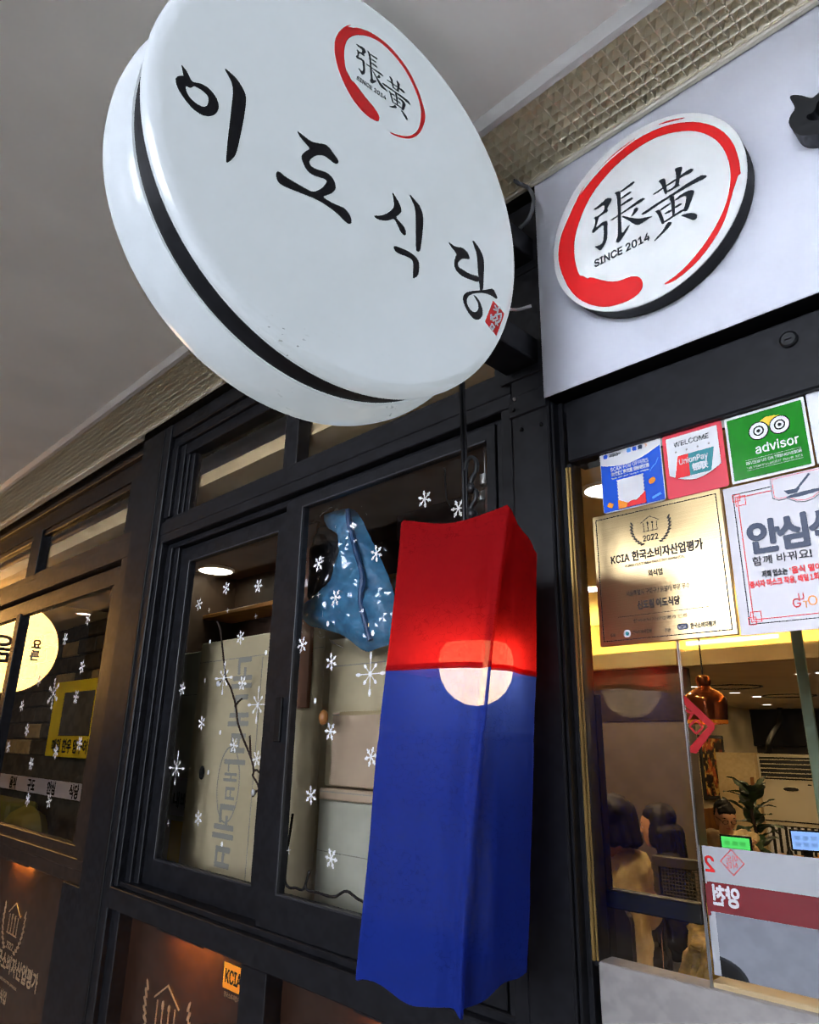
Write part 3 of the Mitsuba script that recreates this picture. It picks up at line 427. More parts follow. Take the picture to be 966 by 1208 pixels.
    'wring': ['215.2,-31.5 214.1,-36.3 212.2,-33.7 209.8,-35.5 196.6,-63.8 180.8,-103.4 174.8,-117.2 166.5,-131.1 156.0,-145.0 143.2,-159.1 128.1,-173.3 112.0,-185.2 94.9,-194.7 77.8,-201.7 60.8,-206.4 47.6,-207.6 38.1,-205.6 35.3,-204.1 61.2,-197.1 75.5,-191.1 90.4,-182.9 105.4,-172.8 120.5,-161.0 134.4,-148.0 147.3,-133.9 158.4,-120.2 167.7,-106.9 175.4,-94.0 181.3,-81.4 186.7,-67.0 191.5,-50.9 194.8,-35.2 196.7,-19.8 197.2,-4.0 196.3,12.0 194.1,28.5 190.5,45.3 185.1,62.1 177.9,78.9 168.3,95.7 156.1,112.7 143.4,126.9 130.2,138.5 114.1,149.6 95.1,160.2 75.5,168.7 55.3,175.0 34.4,177.9 12.8,177.6 -9.5,174.9 -32.3,169.9 -52.8,163.0 -70.8,154.1 -87.6,144.2 -103.2,133.3 -117.6,119.9 -130.7,103.8 -142.5,86.1 -152.9,66.7 -161.0,47.5 -166.8,28.5 -170.3,9.9 -171.5,-8.3 -171.1,-26.5 -169.3,-44.6 -166.6,-60.7 -163.0,-74.8 -159.1,-82.7 -154.7,-84.3 -149.9,-88.8 -144.5,-96.1 -139.6,-99.7 -135.3,-99.5 -127.7,-104.0 -104.9,-122.5 -91.7,-132.2 -79.8,-139.2 -69.2,-143.4 -58.0,-146.0 -46.0,-147.0 -36.2,-148.7 -28.6,-151.3 -21.8,-155.5 -15.8,-161.4 -12.0,-169.0 -10.3,-178.2 -11.0,-186.2 -14.2,-193.0 -21.2,-198.6 -31.9,-203.0 -45.1,-205.0 -60.9,-204.4 -76.8,-202.1 -92.7,-198.2 -108.8,-191.2 -124.8,-181.3 -141.0,-168.7 -157.3,-153.5 -171.6,-136.2 -183.7,-116.7 -193.8,-95.7 -201.6,-73.2 -208.0,-51.3 -213.0,-29.8 -215.3,-9.7 -214.8,9.2 -212.2,28.6 -207.2,48.4 -199.5,66.6 -165.7,119.8 -153.1,135.0 -140.0,146.4 -125.6,156.8 -109.8,166.2 -92.7,175.3 -74.3,184.2 -54.9,191.2 -34.3,196.4 -14.3,200.1 5.4,202.1 25.8,201.7 47.1,198.9 67.7,194.0 87.7,186.9 105.9,178.4 122.3,168.5 138.2,156.9 153.6,143.4 167.4,128.9 179.6,113.2 189.4,98.3 196.8,84.0 202.9,69.4 207.8,54.4 211.4,38.9 213.9,23.0 215.3,8.0 215.7,-6.2', '64.3,206.1 80.9,201.9 99.8,194.0 121.3,182.4 121.1,181.1 64.2,204.8', '-95.6,181.8 -74.5,192.0 -54.2,199.1 -33.7,204.0 -13.7,207.0 5.9,208.0 5.1,207.1 -16.0,204.2 -37.3,200.5 -58.7,195.9 -78.2,189.6', '-188.7,78.9 -179.4,96.8 -170.7,111.2 -162.6,121.9 -162.0,120.7 -169.1,107.7 -177.8,93.4 -188.1,77.7', '-156.3,132.8 -149.5,142.3 -141.5,151.3 -132.3,159.9 -132.1,159.0 -148.8,139.3 -156.1,131.8'],
    'jang': ['-110.2,80.1 -104.5,80.7 -97.9,82.3 -79.2,88.7 -75.3,88.7 -68.9,85.4 -65.5,82.5 -64.1,79.9 -64.8,77.5 -66.8,74.1 -76.7,62.2 -77.4,58.8 -75.8,55.6 -76.2,53.3 -78.6,52.0 -82.8,51.2 -98.2,50.0 -100.8,48.6 -108.6,28.9 -109.3,25.8 -107.0,25.4 -96.5,29.4 -91.3,30.4 -86.3,29.8 -81.4,27.6 -79.6,23.6 -81.2,10.5 -81.8,-5.8 -83.2,-14.8 -85.1,-22.0 -87.6,-27.4 -90.8,-32.3 -98.5,-40.2 -101.8,-42.2 -105.4,-40.5 -116.1,-25.7 -115.5,-24.3 -102.6,-27.9 -99.0,-26.5 -95.8,-23.0 -93.4,-16.8 -91.8,-7.9 -90.9,0.4 -90.8,19.6 -93.1,22.0 -97.4,21.5 -102.7,20.2 -116.4,14.7 -118.9,15.8 -121.0,19.2 -120.3,22.8 -116.7,26.5 -113.9,30.8 -110.6,40.3 -110.0,45.1 -110.7,49.2 -112.5,52.8 -112.3,55.1 -110.2,56.2 -107.5,55.9 -104.4,54.4 -100.9,54.2 -88.4,58.4 -85.3,63.2 -83.5,71.2 -84.9,75.3 -89.5,75.6 -102.4,74.7 -107.7,75.8 -111.3,78.5', '-55.0,91.3 -51.8,91.7 -48.1,90.8 -43.8,88.6 -41.9,82.1 -43.1,51.6 -46.0,15.5 -47.4,-21.4 -45.6,-26.8 -35.7,-19.9 -28.4,-16.0 -26.3,-16.3 -33.6,-26.1 -45.8,-38.7 -52.9,-45.2 -58.4,-46.3 -62.5,-42.1 -63.1,-37.9 -60.1,-33.9 -58.0,-28.8 -56.9,-22.7 -52.3,35.0 -51.5,49.4 -51.3,74.3 -51.9,80.2 -53.3,85.1 -55.5,89.1', '-39.8,87.5 -10.6,93.2 -7.5,92.9 -5.7,91.3 -5.9,89.4 -8.0,87.3 -12.1,86.0 -36.2,83.6 -41.4,84.1 -42.2,86.0', '-39.9,68.6 -22.2,71.4 -18.0,71.3 -15.9,69.9 -15.4,68.6 -16.4,67.3 -19.8,66.2 -25.5,65.4 -39.3,65.2 -42.9,66.0 -42.7,67.4', '-40.7,50.8 -34.4,52.2 -20.6,53.7 -15.9,53.1 -13.4,51.3 -13.2,49.7 -15.0,48.1 -19.5,47.1 -40.4,46.1 -43.8,47.0 -43.8,49.0', '-69.7,24.5 -41.2,28.2 -2.4,35.4 4.5,35.8 9.5,35.3 12.8,34.0 14.3,31.8 13.7,30.1 11.0,28.9 5.0,27.8 -46.0,24.5 -63.6,21.9 -69.4,21.9 -72.9,23.3', '-43.8,18.2 -38.8,15.4 -33.1,10.9 -26.6,4.6 -11.4,-7.5 -3.3,-12.4 4.8,-16.1 21.5,-22.1 25.9,-23.9 26.2,-24.8 2.9,-27.9 -2.6,-28.2 -6.8,-27.6 -10.8,-25.5 -14.8,-21.7 -20.2,-14.9 -27.1,-5.0 -42.4,14.6', '-21.4,5.5 -17.5,9.9 -14.8,14.3 -13.1,18.5 -11.0,20.5 -8.4,20.2 -5.9,18.6 -3.3,15.8 -3.4,13.0 -9.6,7.7 -14.1,5.2 -18.1,3.7 -21.5,3.4'],
    'hwang': ['34.0,31.2 90.6,38.5 113.5,43.0 118.5,42.9 122.2,41.1 124.5,39.0 125.6,36.5 124.2,34.4 120.6,32.7 114.5,32.3 105.9,33.3 96.7,33.6 86.9,33.2 64.3,31.8 42.9,28.4 36.0,28.3 32.5,30.0', '49.9,56.4 53.6,57.2 57.6,56.7 61.8,55.0 64.1,50.3 64.9,21.3 64.2,14.3 62.6,12.1 61.1,12.6 59.6,15.7 53.8,44.3 51.8,49.8 49.2,53.9', '88.2,64.4 92.2,64.3 96.7,62.9 101.7,60.0 103.3,55.8 95.9,36.0 92.1,22.7 92.2,18.7 93.9,17.0 93.4,16.0 83.1,15.6 71.0,15.5 64.4,16.3 63.2,18.1 67.6,19.3 77.5,19.7 83.5,23.3 87.1,37.1 88.4,44.7 88.3,52.5 86.9,60.4', '4.7,-2.9 25.4,0.6 69.6,4.7 83.7,6.5 96.3,8.9 108.6,10.5 120.8,11.3 137.0,11.7 142.4,10.5 146.3,8.0 149.0,5.8 150.4,3.6 149.8,1.7 147.1,0.1 141.6,-0.3 122.2,1.1 108.5,1.2 80.3,-0.0 51.3,-2.5 15.3,-8.3 10.5,-8.6 6.2,-7.6 2.1,-5.1', '69.7,-1.9 75.7,-0.4 78.7,-3.4 78.4,-19.4 75.7,-45.6 73.9,-49.7 71.2,-50.2 69.9,-46.2 70.4,-15.4 69.9,-10.9 69.0,-7.2 67.5,-4.2', '35.2,-15.5 40.3,-15.9 43.3,-17.0 44.5,-18.8 46.1,-23.7 49.5,-39.4 51.2,-52.3 51.3,-56.0 50.2,-57.8 47.9,-57.7 46.1,-56.1 44.6,-52.9 39.9,-31.4 37.8,-24.4 35.8,-19.5 33.8,-16.7', '50.4,-16.4 62.3,-14.9 68.6,-15.1 69.3,-17.1 63.7,-19.1 51.8,-21.2 45.5,-21.0 44.8,-18.4', '83.2,-11.5 91.3,-9.3 98.8,-8.2 105.8,-8.0 112.7,-9.7 119.6,-13.4 121.6,-18.6 118.8,-25.1 107.1,-48.1 103.9,-53.3 100.9,-55.6 98.0,-55.0 95.5,-53.5 93.6,-51.1 93.6,-49.0 95.6,-47.1 97.8,-42.8 102.2,-29.2 103.9,-22.0 102.6,-17.6 98.5,-15.9 92.4,-15.5 84.4,-16.2 80.1,-15.5 79.4,-13.5', '57.8,-33.0 65.9,-32.2 69.9,-33.3 69.5,-36.2 66.1,-37.5 59.4,-37.1 55.5,-36.0 54.3,-34.2', '79.9,-29.7 85.3,-28.9 89.4,-29.4 92.3,-31.2 93.0,-32.6 91.6,-33.8 87.6,-34.4 81.0,-34.5 77.6,-33.4 77.4,-31.2', '55.4,-52.1 87.7,-46.9 93.8,-47.5 95.2,-50.4 90.2,-52.3 78.8,-53.0 56.8,-56.0 51.0,-55.9 50.3,-53.9', '57.9,-60.7 61.1,-60.6 64.0,-61.8 66.9,-64.5 66.3,-67.8 62.4,-71.6 57.1,-75.2 42.5,-82.3 33.1,-86.7 27.2,-89.0 24.9,-89.2 26.5,-87.2 31.9,-83.1 44.7,-74.6 50.1,-69.5 54.3,-63.7', '89.5,-59.4 101.2,-62.2 107.0,-64.4 112.0,-67.3 116.2,-70.9 119.1,-74.4 120.7,-77.9 120.9,-81.3 119.9,-84.6 117.7,-86.4 114.3,-86.6 111.1,-85.3 88.9,-61.2'],
    'swirl': ['323.5,82.1 326.3,82.6 330.9,80.2 337.3,74.8 343.1,68.8 356.3,52.3 359.7,50.3 366.1,52.3 369.6,54.2 373.7,55.6 378.6,56.3 382.9,52.1 386.5,42.9 389.1,31.6 390.6,18.2 390.4,5.1 388.4,-7.5 385.0,-18.5 380.1,-27.8 374.6,-33.7 368.5,-36.3 362.7,-37.0 357.2,-35.9 350.3,-33.1 342.3,-28.7 334.9,-23.6 328.4,-17.8 323.3,-11.5 319.8,-4.8 317.0,2.2 313.7,16.4 313.1,23.1 314.0,29.3 316.3,34.9 320.3,40.2 325.9,45.3 328.0,51.7 323.0,77.2|367.1,36.1 371.5,35.8 374.8,31.6 377.2,23.6 377.7,15.0 376.3,5.9 373.5,-0.7 369.4,-4.6 364.5,-5.9 358.9,-4.5 353.9,-1.8 349.4,2.2 346.0,6.7 343.8,11.7 343.2,15.6 344.4,18.3 347.1,19.1 351.3,17.9 355.1,18.4 358.3,20.6 361.2,25.3 363.7,32.6'],
}


def outline(s, k):
    """'x,y x,y|hole;next' -> shapely shape scaled by k"""
    out = []
    for poly in s.split(';'):
        rings = [[tuple(float(c) * k for c in p.split(',')) for p in r.split()] for r in poly.split('|')]
        g = Polygon(rings[0], rings[1:])
        out.append(g if g.is_valid else g.buffer(0))
    return union_all(out)


_GL = {}


def glyph(ch):
    if ch not in _GL:
        _GL[ch] = outline(GLYPHS[ch], 1 / 100)
    return _GL[ch]


def ink(text, h, bold=0.0, depth=0.0005, gap=0.0, latin_bold=True):
    """One line of lettering: capitals about h tall, from the origin along +x; returns (mesh, width)."""
    parts, x, run = [], 0.0, ''

    def flush():
        nonlocal x, run
        if run.strip():
            m = meshkit.text_mesh(run.strip(), h, depth, latin_bold)
            x += h * 0.3 * (len(run) - len(run.lstrip()))
            m.apply_translation([x - m.bounds[0][0], 0, 0])
            parts.append(m)
            x = m.bounds[1][0] + h * 0.12 + h * 0.3 * (len(run) - len(run.rstrip()))
        else:
            x += 0.35 * h * len(run)
        run = ''
    for ch in text:
        if ch in GLYPHS:
            flush()
            g = affinity.scale(glyph(ch), h * 1.12, h * 1.12, origin=(0, 0))
            if bold:
                g = g.buffer(bold * h)
            m = flat(affinity.translate(g, x, 0), depth)
            parts.append(m)
            x += 1.12 * h * 1.18 + gap
        else:
            run += ch
    flush()
    return trimesh.util.concatenate(parts), x


def letter(parent, name, text, M, cx, y, h, m, bold=0.0, align='c', width=None, lift=0.0012, latin_bold=True, rot=0.0, mirror=False, label=None):
    mesh, w = ink(text, h, bold, latin_bold=latin_bold)
    if width:
        mesh.apply_scale([width / w, 1, 1])
        w = width
    if mirror:
        mesh.apply_transform(np.diag([-1.0, 1, 1, 1]))
        mesh.apply_translation([w, 0, 0])
    mesh.apply_translation([-w / 2 if align == 'c' else 0, 0, 0])
    if rot:
        mesh.apply_transform(trimesh.transformations.rotation_matrix(rot, [0, 0, 1]))
    mesh.apply_translation([cx, y, lift])
    return add(name, put(mesh, M), m, parent, label=label)


def shape(parent, name, g, M, m, lift=0.001, depth=0.0004, **k):
    mesh = flat(g, depth)
    mesh.apply_translation([0, 0, lift])
    return add(name, put(mesh, M), m, parent, **k)


def line(pts, w, closed=False):
    return (LineString(pts + [pts[0]]) if closed else LineString(pts)).buffer(w / 2, cap_style='flat', join_style='mitre')


def border(x0, y0, x1, y1, w):
    return sbox(x0, y0, x1, y1).difference(sbox(x0 + w, y0 + w, x1 - w, y1 - w))


def emblem(s):
    """laurels around a small gabled house with spoon and forks, s wide"""
    sides = []
    for sg in (-1, 1):
        out = []
        sides.append(out)
        for i in range(9):
            a = math.radians(200 + i * 15) if sg < 0 else math.radians(-20 - i * 15)
            c = (0.42 * s * math.cos(math.radians(165 + i * 9.5)) * (1 if sg < 0 else -1), 0.42 * s * math.sin(math.radians(165 + i * 9.5)) + 0.12 * s)
            leaf = affinity.rotate(affinity.scale(Point(0, 0).buffer(0.5, quad_segs=4), 0.10 * s, 0.035 * s), (60 - i * 9) * (1 if sg > 0 else -1) + (0 if sg > 0 else 180))
            out.append(affinity.translate(leaf, *c))
    w = 0.014 * s
    house = [line([(-0.24 * s, 0.10 * s), (0, 0.24 * s), (0.24 * s, 0.10 * s)], w)]
    for x in (-0.17, -0.06, 0.06, 0.17):
        house.append(line([(x * s, -0.12 * s), (x * s, 0.09 * s)], w))
    house.append(affinity.translate(affinity.scale(Point(0, 0).buffer(1, quad_segs=4), 0.022 * s, 0.04 * s), -0.06 * s, 0.07 * s))
    house.append(affinity.translate(affinity.scale(Point(0, 0).buffer(1, quad_segs=4), 0.022 * s, 0.03 * s), 0.06 * s, 0.07 * s))
    house.append(line([(-0.2 * s, -0.13 * s), (0.2 * s, -0.13 * s)], w))
    return [union_all(o + [line([o[0].centroid.coords[0]] + [q.centroid.coords[0] for q in o[1:]], w)]) for o in sides], union_all(house)




def solo(name, label, cat, mesh, m, group=None, smooth=False, emit=None, kind=None):
    k = thing(name, label, cat, group)
    if kind:
        labels[k]['kind'] = kind
    d = mikit.ply(mesh, m, smooth)
    if emit is not None:
        d['emitter'] = {'type': 'area', 'radiance': {'type': 'rgb', 'value': list(emit)}}
    scene[k] = d
    return k


def setting(name, mesh, m, smooth=False, label=None):
    scene[name] = mikit.ply(mesh, m, smooth)
    labels[name] = {'kind': 'structure'}
    if label:
        labels[name]['label'] = label
    return name


def sheet(x0, x1, y, z0, z1):
    return trimesh.Trimesh([[x0, y, z0], [x1, y, z0], [x1, y, z1], [x0, y, z1]], [[0, 1, 2], [0, 2, 3]], process=False)


# ------------------------------------------------------------------ setting: soffit with its louver strip
ZC = 2.985
setting('ceiling', cbox(-14, 6, -0.45, 1.085, ZC, 3.25, 0.004), 'm_soffit', label='grey white soffit over the shop front')
bar('ceiling', 'void_box', -14, 6, 1.02, 1.46, 3.12, 3.25, 'm_void')
bar('ceiling', 'void_box', -14, 6, 1.36, 1.46, 3.0, 3.125, 'm_void')
# white bevelled trim along the soffit edge and cream trim along the shop front
bev = trimesh.creation.extrude_polygon(Polygon([(1.060, ZC + 0.001), (1.085, ZC - 0.014), (1.103, ZC - 0.014), (1.103, ZC + 0.03), (1.06, ZC + 0.03)]), 20.0, engine='earcut')
bev.apply_transform(frame4([-14, 0, 0], [0, 1, 0], [0, 0, 1], [1, 0, 0]))
setting('trim_1', bev, 'm_white_trim', label='white bevelled trim along the soffit edge')
for x0, x1 in ((-14, -3.37), (-3.37, 6)):
    add('strip', cbox(x0, x1, 1.319, 1.3375 if x0 > -10 else 1.36, ZC - (0.010 if x0 > -10 else 0.018), ZC + 0.03, 0.004), 'm_cream', 'trim_1')
PITCH, DEEP = 0.0262, 0.025
X_EDGE, COLS, ROWS = 0.36, 23, 8
PANEL = PITCH * COLS


def cell_mesh(x, y, h=PITCH / 2):
    # one pyramid shaped recess: a thin ridge around it, four sloping facets
    r = h - 0.0007
    v = [[x + sx * h, y + sy * h, 0] for sx, sy in ((-1, -1), (1, -1), (1, 1), (-1, 1))] + [[x + sx * r, y + sy * r, 0.0003] for sx, sy in ((-1, -1), (1, -1), (1, 1), (-1, 1))] + [[x, y, DEEP]]
    f = []
    for i in range(4):
        j = (i + 1) % 4
        f += [[i, i + 4, j + 4], [i, j + 4, j], [i + 4, 8, j + 4]]
    return trimesh.Trimesh(np.array(v), np.array(f), process=False)


one_cell = mikit.ply(cell_mesh(0, 0), 'm_louver')
ys = [1.1045 + PITCH * (j + 0.55) for j in range(ROWS)]
for k in range(17):
    xe = X_EDGE - PANEL * k
    xs = [xe - PITCH * (j + 0.5) for j in range(COLS)]
    p = fresh('ceiling__louver_panel')
    rails = trimesh.util.concatenate([cbox(xe - PANEL, xe, 1.1035, ys[0] - PITCH / 2, ZC - 0.006, ZC + 0.02, 0), cbox(xe - PANEL, xe, ys[-1] + PITCH / 2, 1.319, ZC - 0.006, ZC + 0.02, 0), cbox(xe - PANEL, xe, 1.1035, 1.319, ZC + 0.0195, ZC + 0.022, 0)])
    scene[p] = mikit.ply(rails, 'm_louver')
    single = xs if k == 1 else xs[-14:] if k == 0 else []
    for x in single:
        for y in ys:
            scene[fresh(p + '__cell')] = {**one_cell, 'to_world': T().translate([x, y, ZC])}
    rest = [cell_mesh(x, y) for x in xs if x not in single for y in ys]
    if rest:
        key = add('cells', trimesh.util.concatenate(rest).apply_translation([0, 0, ZC]), 'm_louver', p, kind='stuff')

# ------------------------------------------------------------------ setting: ground, the dark building across the alley with added light boards
setting('ground', cbox(-22, 12, -9, 1.36, -0.2, 0.0, 0), 'm_paving', label='grey paving of the alley')
setting('wall_across', cbox(-22, 12, -5.6, -5.2, 0, 6.5, 0), 'm_across', label='dark building across the alley')
for x0, x1, lab in ((-4.4, -2.5, 'narrower'), (-1.6, 2.5, 'wider')):  # added to light the front; the narrower one is mirrored in the plaque
    k = thing('shop_sign', lab + ' unseen white light board on the building across the alley', 'sign')
    z0 = 1.3 if x0 > -2 else 2.55
    add('housing', cbox(x0, x1, -5.2, -5.02, z0, 4.15, 0.01), 'm_frame', k)
    add('lit_face', cbox(x0 + 0.06, x1 - 0.06, -5.02, -5.0, z0 + 0.06, 4.09, 0.004), 'm_white', k, emit=BOARDS_ACROSS)

# ------------------------------------------------------------------ setting: shop front
F = 1.37        # front of the frames
setting('wall_front', trimesh.util.concatenate([cbox(-14, -0.9, 1.44, 1.5, 0.0, 0.90, 0), cbox(-14, 3, 1.40, 1.5, 2.80, 3.15, 0)]), 'm_frame', label='black aluminium shop front')
# pillars
bar('wall_front', 'pillar', -3.36, -3.055, 1.355, 1.50, 0, 2.957, 'm_frame', 0.004)
bar('wall_front', 'pillar_strip', -3.135, -3.115, 1.350, 1.36, 0, 2.955, 'm_rubber')
bar('wall_front', 'pillar', -1.018, -0.905, 1.355, 1.41, 0, 2.957, 'm_frame', 0.004)
bar('wall_front', 'pillar_cap', -1.024, -0.906, 1.350, 1.41, 2.31, 2.37, 'm_frame', 0.003)
bar('wall_front', 'pillar_groove', -1.036, -1.019, 1.385, 1.42, 0, 2.36, 'm_rubber')
for x, z in ((-0.985, 2.27), (-0.925, 2.265), (-1.005, 2.33), (-1.0, 2.36)):
    add('bolt', lathe([(0, 0.004), (0.004, 0.004), (0.0055, 0.001), (0.0055, 0)], [x, 1.353 if z < 2.3 else 1.348, z], [1, 0, 0], [0, 0, 1], [0, -1, 0], 12), 'm_steel' if z > 2.35 else 'm_rubber', 'wall_front')
# horizontal members of the middle bay
XL, XR = -3.055, -1.024
for z0, z1, y0 in ((2.885, 2.957, 1.362), (2.835, 2.885, 1.378), (2.455, 2.478, 1.382), (2.352, 2.455, 1.366), (2.392, 2.398, 1.363), (0.870, 0.945, 1.352)):
    bar('wall_front', 'rail', XL, XR, y0, 1.45, z0, z1)

# middle transoms (window_4)
YT = 1.425
setting('window_4', cbox(XL, XR, YT + 0.012, YT + 0.03, 2.478, 2.497, 0.002), 'm_frame', label='two dark transom panes above the sliding window')
bar('window_4', 'top_frame', XL, XR, 1.395, 1.45, 2.78, 2.84)
for x0, x1, y0 in ((-3.055, -3.0, 1.372), (-3.0, -2.955, 1.39), (-2.955, -2.93, 1.402), (-2.93, -2.895, 1.412), (-2.125, -2.04, 1.392), (-1.10, -1.024, 1.39)):
    bar('window_4', 'stile', x0, x1, y0, 1.45, 2.478, 2.835)
for x0, x1 in ((-2.895, -2.125), (-2.04, -1.10)):
    add('pane', sheet(x0, x1, YT, 2.49, 2.785), 'm_glass', 'window_4')

# middle sliding window (window_2)


Y1, Y2 = 1.40, 1.44       # right sash in front, left sash behind
setting('window_2', trimesh.util.concatenate([cbox(XL, -3.02, 1.366, 1.46, 0.945, 2.352, 0.003), cbox(-1.062, XR, 1.366, 1.46, 0.945, 2.352, 0.003), cbox(-3.02, -1.062, 1.40, 1.46, 2.325, 2.352, 0.003)]), 'm_frame', label='sliding window with two black sashes and snowflake decals')
bar('window_2', 'jamb', -3.02, -2.975, 1.395, 1.46, 0.945, 2.33)
bar('window_2', 'jamb', -2.975, -2.935, 1.41, 1.46, 0.945, 2.33)
bar('window_2', 'jamb', -1.085, -1.062, 1.378, 1.46, 0.945, 2.33)
bar('window_2', 'jamb', -1.098, -1.085, 1.392, 1.46, 0.945, 2.33)
bar('window_2', 'track', -3.02, -1.062, 1.375, 1.46, 0.945, 0.965)
left_sash = add('sash', trimesh.util.concatenate([cbox(-2.935, -2.845, Y2 - 0.014, Y2 + 0.014, 0.965, 2.32), cbox(-2.172, -2.06, Y2 - 0.014, Y2 + 0.014, 0.965, 2.32), cbox(-2.85, -2.16, Y2 - 0.014, Y2 + 0.014, 2.25, 2.32), cbox(-2.85, -2.16, Y2 - 0.014, Y2 + 0.014, 0.965, 1.06)]), 'm_frame', 'window_2')
add('gasket', trimesh.util.concatenate([cbox(-2.85, -2.845, Y2 - 0.019, Y2 - 0.008, 1.055, 2.255, 0.001), cbox(-2.85, -2.165, Y2 - 0.019, Y2 - 0.008, 2.248, 2.254, 0.001), cbox(-2.85, -2.165, Y2 - 0.019, Y2 - 0.008, 1.055, 1.061, 0.001)]), 'm_frame_edge', left_sash)
add('pane', sheet(-2.845, -2.172, Y2, 1.06, 2.25), 'm_glass', left_sash)
right_sash = add('sash', trimesh.util.concatenate([cbox(-2.068, -1.962, Y1 - 0.014, Y1 + 0.014, 0.965, 2.335), cbox(-1.13, -1.098, Y1 - 0.014, Y1 + 0.014, 0.965, 2.335), cbox(-1.97, -1.12, Y1 - 0.014, Y1 + 0.014, 2.292, 2.335), cbox(-1.97, -1.12, Y1 - 0.014, Y1 + 0.014, 0.965, 1.068)]), 'm_frame', 'window_2')
add('gasket', trimesh.util.concatenate([cbox(-1.967, -1.961, Y1 - 0.019, Y1 - 0.008, 1.062, 2.294, 0.001), cbox(-1.967, -1.13, Y1 - 0.019, Y1 - 0.008, 2.289, 2.295, 0.001), cbox(-1.967, -1.13, Y1 - 0.019, Y1 - 0.008, 1.063, 1.069, 0.001)]), 'm_frame_edge', right_sash)
bar(right_sash, 'pull', -2.035, -2.0, Y1 - 0.022, Y1 - 0.013, 1.50, 1.64, 'm_rubber')
add('pane', sheet(-1.962, -1.13, Y1, 1.068, 2.292), 'm_glass', right_sash)

# lower panels of the middle bay
for x0, x1 in ((XL, -2.985), (-2.11, -1.975), (-1.10, -0.90)):
    bar('wall_front', 'post', x0, x1, 1.375, 1.46, 0, 0.86)

# left bay: transoms, window, rails
LX0, LX1 = -9.0, -3.36
for z0, z1, y0 in ((2.905, 2.945, 1.385), (2.90, 2.906, 1.372), (2.80, 2.895, 1.40), (2.455, 2.50, 1.385), (2.355, 2.45, 1.368), (0.945, 0.99, 1.385), (0.885, 0.945, 1.395)):
    bar('wall_front', 'rail', LX0, LX1, y0, 1.45, z0, z1, 'm_frame_brown')
setting('window_5', cbox(LX0, LX1, 1.41, 1.45, 2.77, 2.80), 'm_frame_brown', label='transom panes above the left shop window')
add('bead', cbox(LX0, -3.5, 1.402, 1.42, 2.76, 2.775), 'm_frame_brown', 'window_5')
for x0, x1 in ((-3.54, -3.36), (-5.07, -4.885), (-6.6, -6.42)):
    bar('window_5', 'stile', x0, x1, 1.39, 1.45, 2.495, 2.80, 'm_frame')
for x0, x1 in ((-4.885, -3.54), (-6.42, -5.07)):
    add('pane', sheet(x0, x1, YT, 2.495, 2.77), 'm_glass', 'window_5')
setting('window_1', trimesh.util.concatenate([cbox(-3.46, -3.36, 1.368, 1.45, 0.99, 2.355, 0.003), cbox(-3.56, -3.46, 1.39, 1.45, 0.99, 2.33, 0.003), cbox(-3.63, -3.56, 1.408, 1.45, 0.99, 2.33, 0.003)]), 'm_frame_brown', label='wide window of the left shop with warm snowflake decals')
bar('window_1', 'top_frame', LX0, -3.56, 1.40, 1.45, 2.245, 2.34, 'm_frame_brown')
bar('window_1', 'bottom_frame', LX0, -3.56, 1.40, 1.45, 0.985, 1.035, 'm_frame_brown')
bar('window_1', 'mullion', -5.10, -5.02, 1.39, 1.45, 1.03, 2.26, 'm_frame')
for x0, x1 in ((-5.02, -3.63), (-6.6, -5.10)):
    add('pane', sheet(x0, x1, 1.42, 1.03, 2.25), 'm_glass', 'window_1')
bar('wall_front', 'post', -3.60, -3.36, 1.375, 1.46, 0, 0.89)

# right bay: lintel, window, kick panel
bar('wall_front', 'lintel', -0.875, 3, 1.385, 1.46, 2.158, 2.32, 'm_frame', 0.004)
bar('wall_front', 'lintel_head', -0.90, 3, 1.40, 1.46, 2.30, 2.80, 'm_frame')
bar('wall_front', 'return_panel', -0.905, -0.898, 1.365, 1.46, 0, 2.325, 'm_frame')
YP = 1.405
setting('window_3', trimesh.util.concatenate([cbox(-0.90, -0.887, 1.39, 1.46, 0.0, 2.33, 0.002), cbox(-0.887, -0.874, 1.398, 1.412, 1.09, 2.16, 0.001)]), 'm_frame', label='large shop window with stickers and a gold plaque')
bar('window_3', 'metal_strip', -0.8885, -0.881, 1.392, 1.40, 1.10, 2.15, 'm_brass', 0.001)
bar('window_3', 'metal_strip', -0.8785, -0.875, 1.394, 1.402, 1.10, 2.15, 'm_brass', 0.001)
add('pane', sheet(-0.874, -0.657, YP, 1.10, 2.165), 'm_glass', 'window_3')
add('pane', sheet(-0.653, 1.2, YP + 0.004, 1.10, 2.165), 'm_glass', 'window_3')
bar('window_3', 'glass_joint', -0.6565, -0.6525, YP - 0.001, YP + 0.006, 1.10, 1.72, 'm_steel', 0.0008)
bar('window_3', 'inner_frame', -0.94, -0.905, 1.49, 1.52, 0.6, 1.62, 'm_rubber')
bar('window_3', 'inner_rail', -0.92, -0.70, 1.49, 1.52, 1.178, 1.214, 'm_rubber')
bar('wall_front', 'kick_panel', -0.878, 2.5, 1.398, 1.45, 0.0, 1.10, 'm_kick', 0.002)


# ------------------------------------------------------------------ the round projecting sign
DC = np.array([-0.8588331, 0.69118155, 2.51716957])
DN = np.array([0.99362798, -0.09067057, -0.06694988])
DU = np.array([0.09087446, 0.99586236, 0.0])
DV = np.array([0.06667287, -0.00608403, 0.99775634])
DR = 0.421


def dome(r):
    # flat acrylic face with a rounded shoulder
    r = np.asarray(r, float)
    t = np.clip((r - 0.390) / 0.031, 0, 1)
    return 0.004 * (1 - np.minimum(r / 0.390, 1.0) ** 2) + 0.021 * np.sqrt(1 - t ** 2)


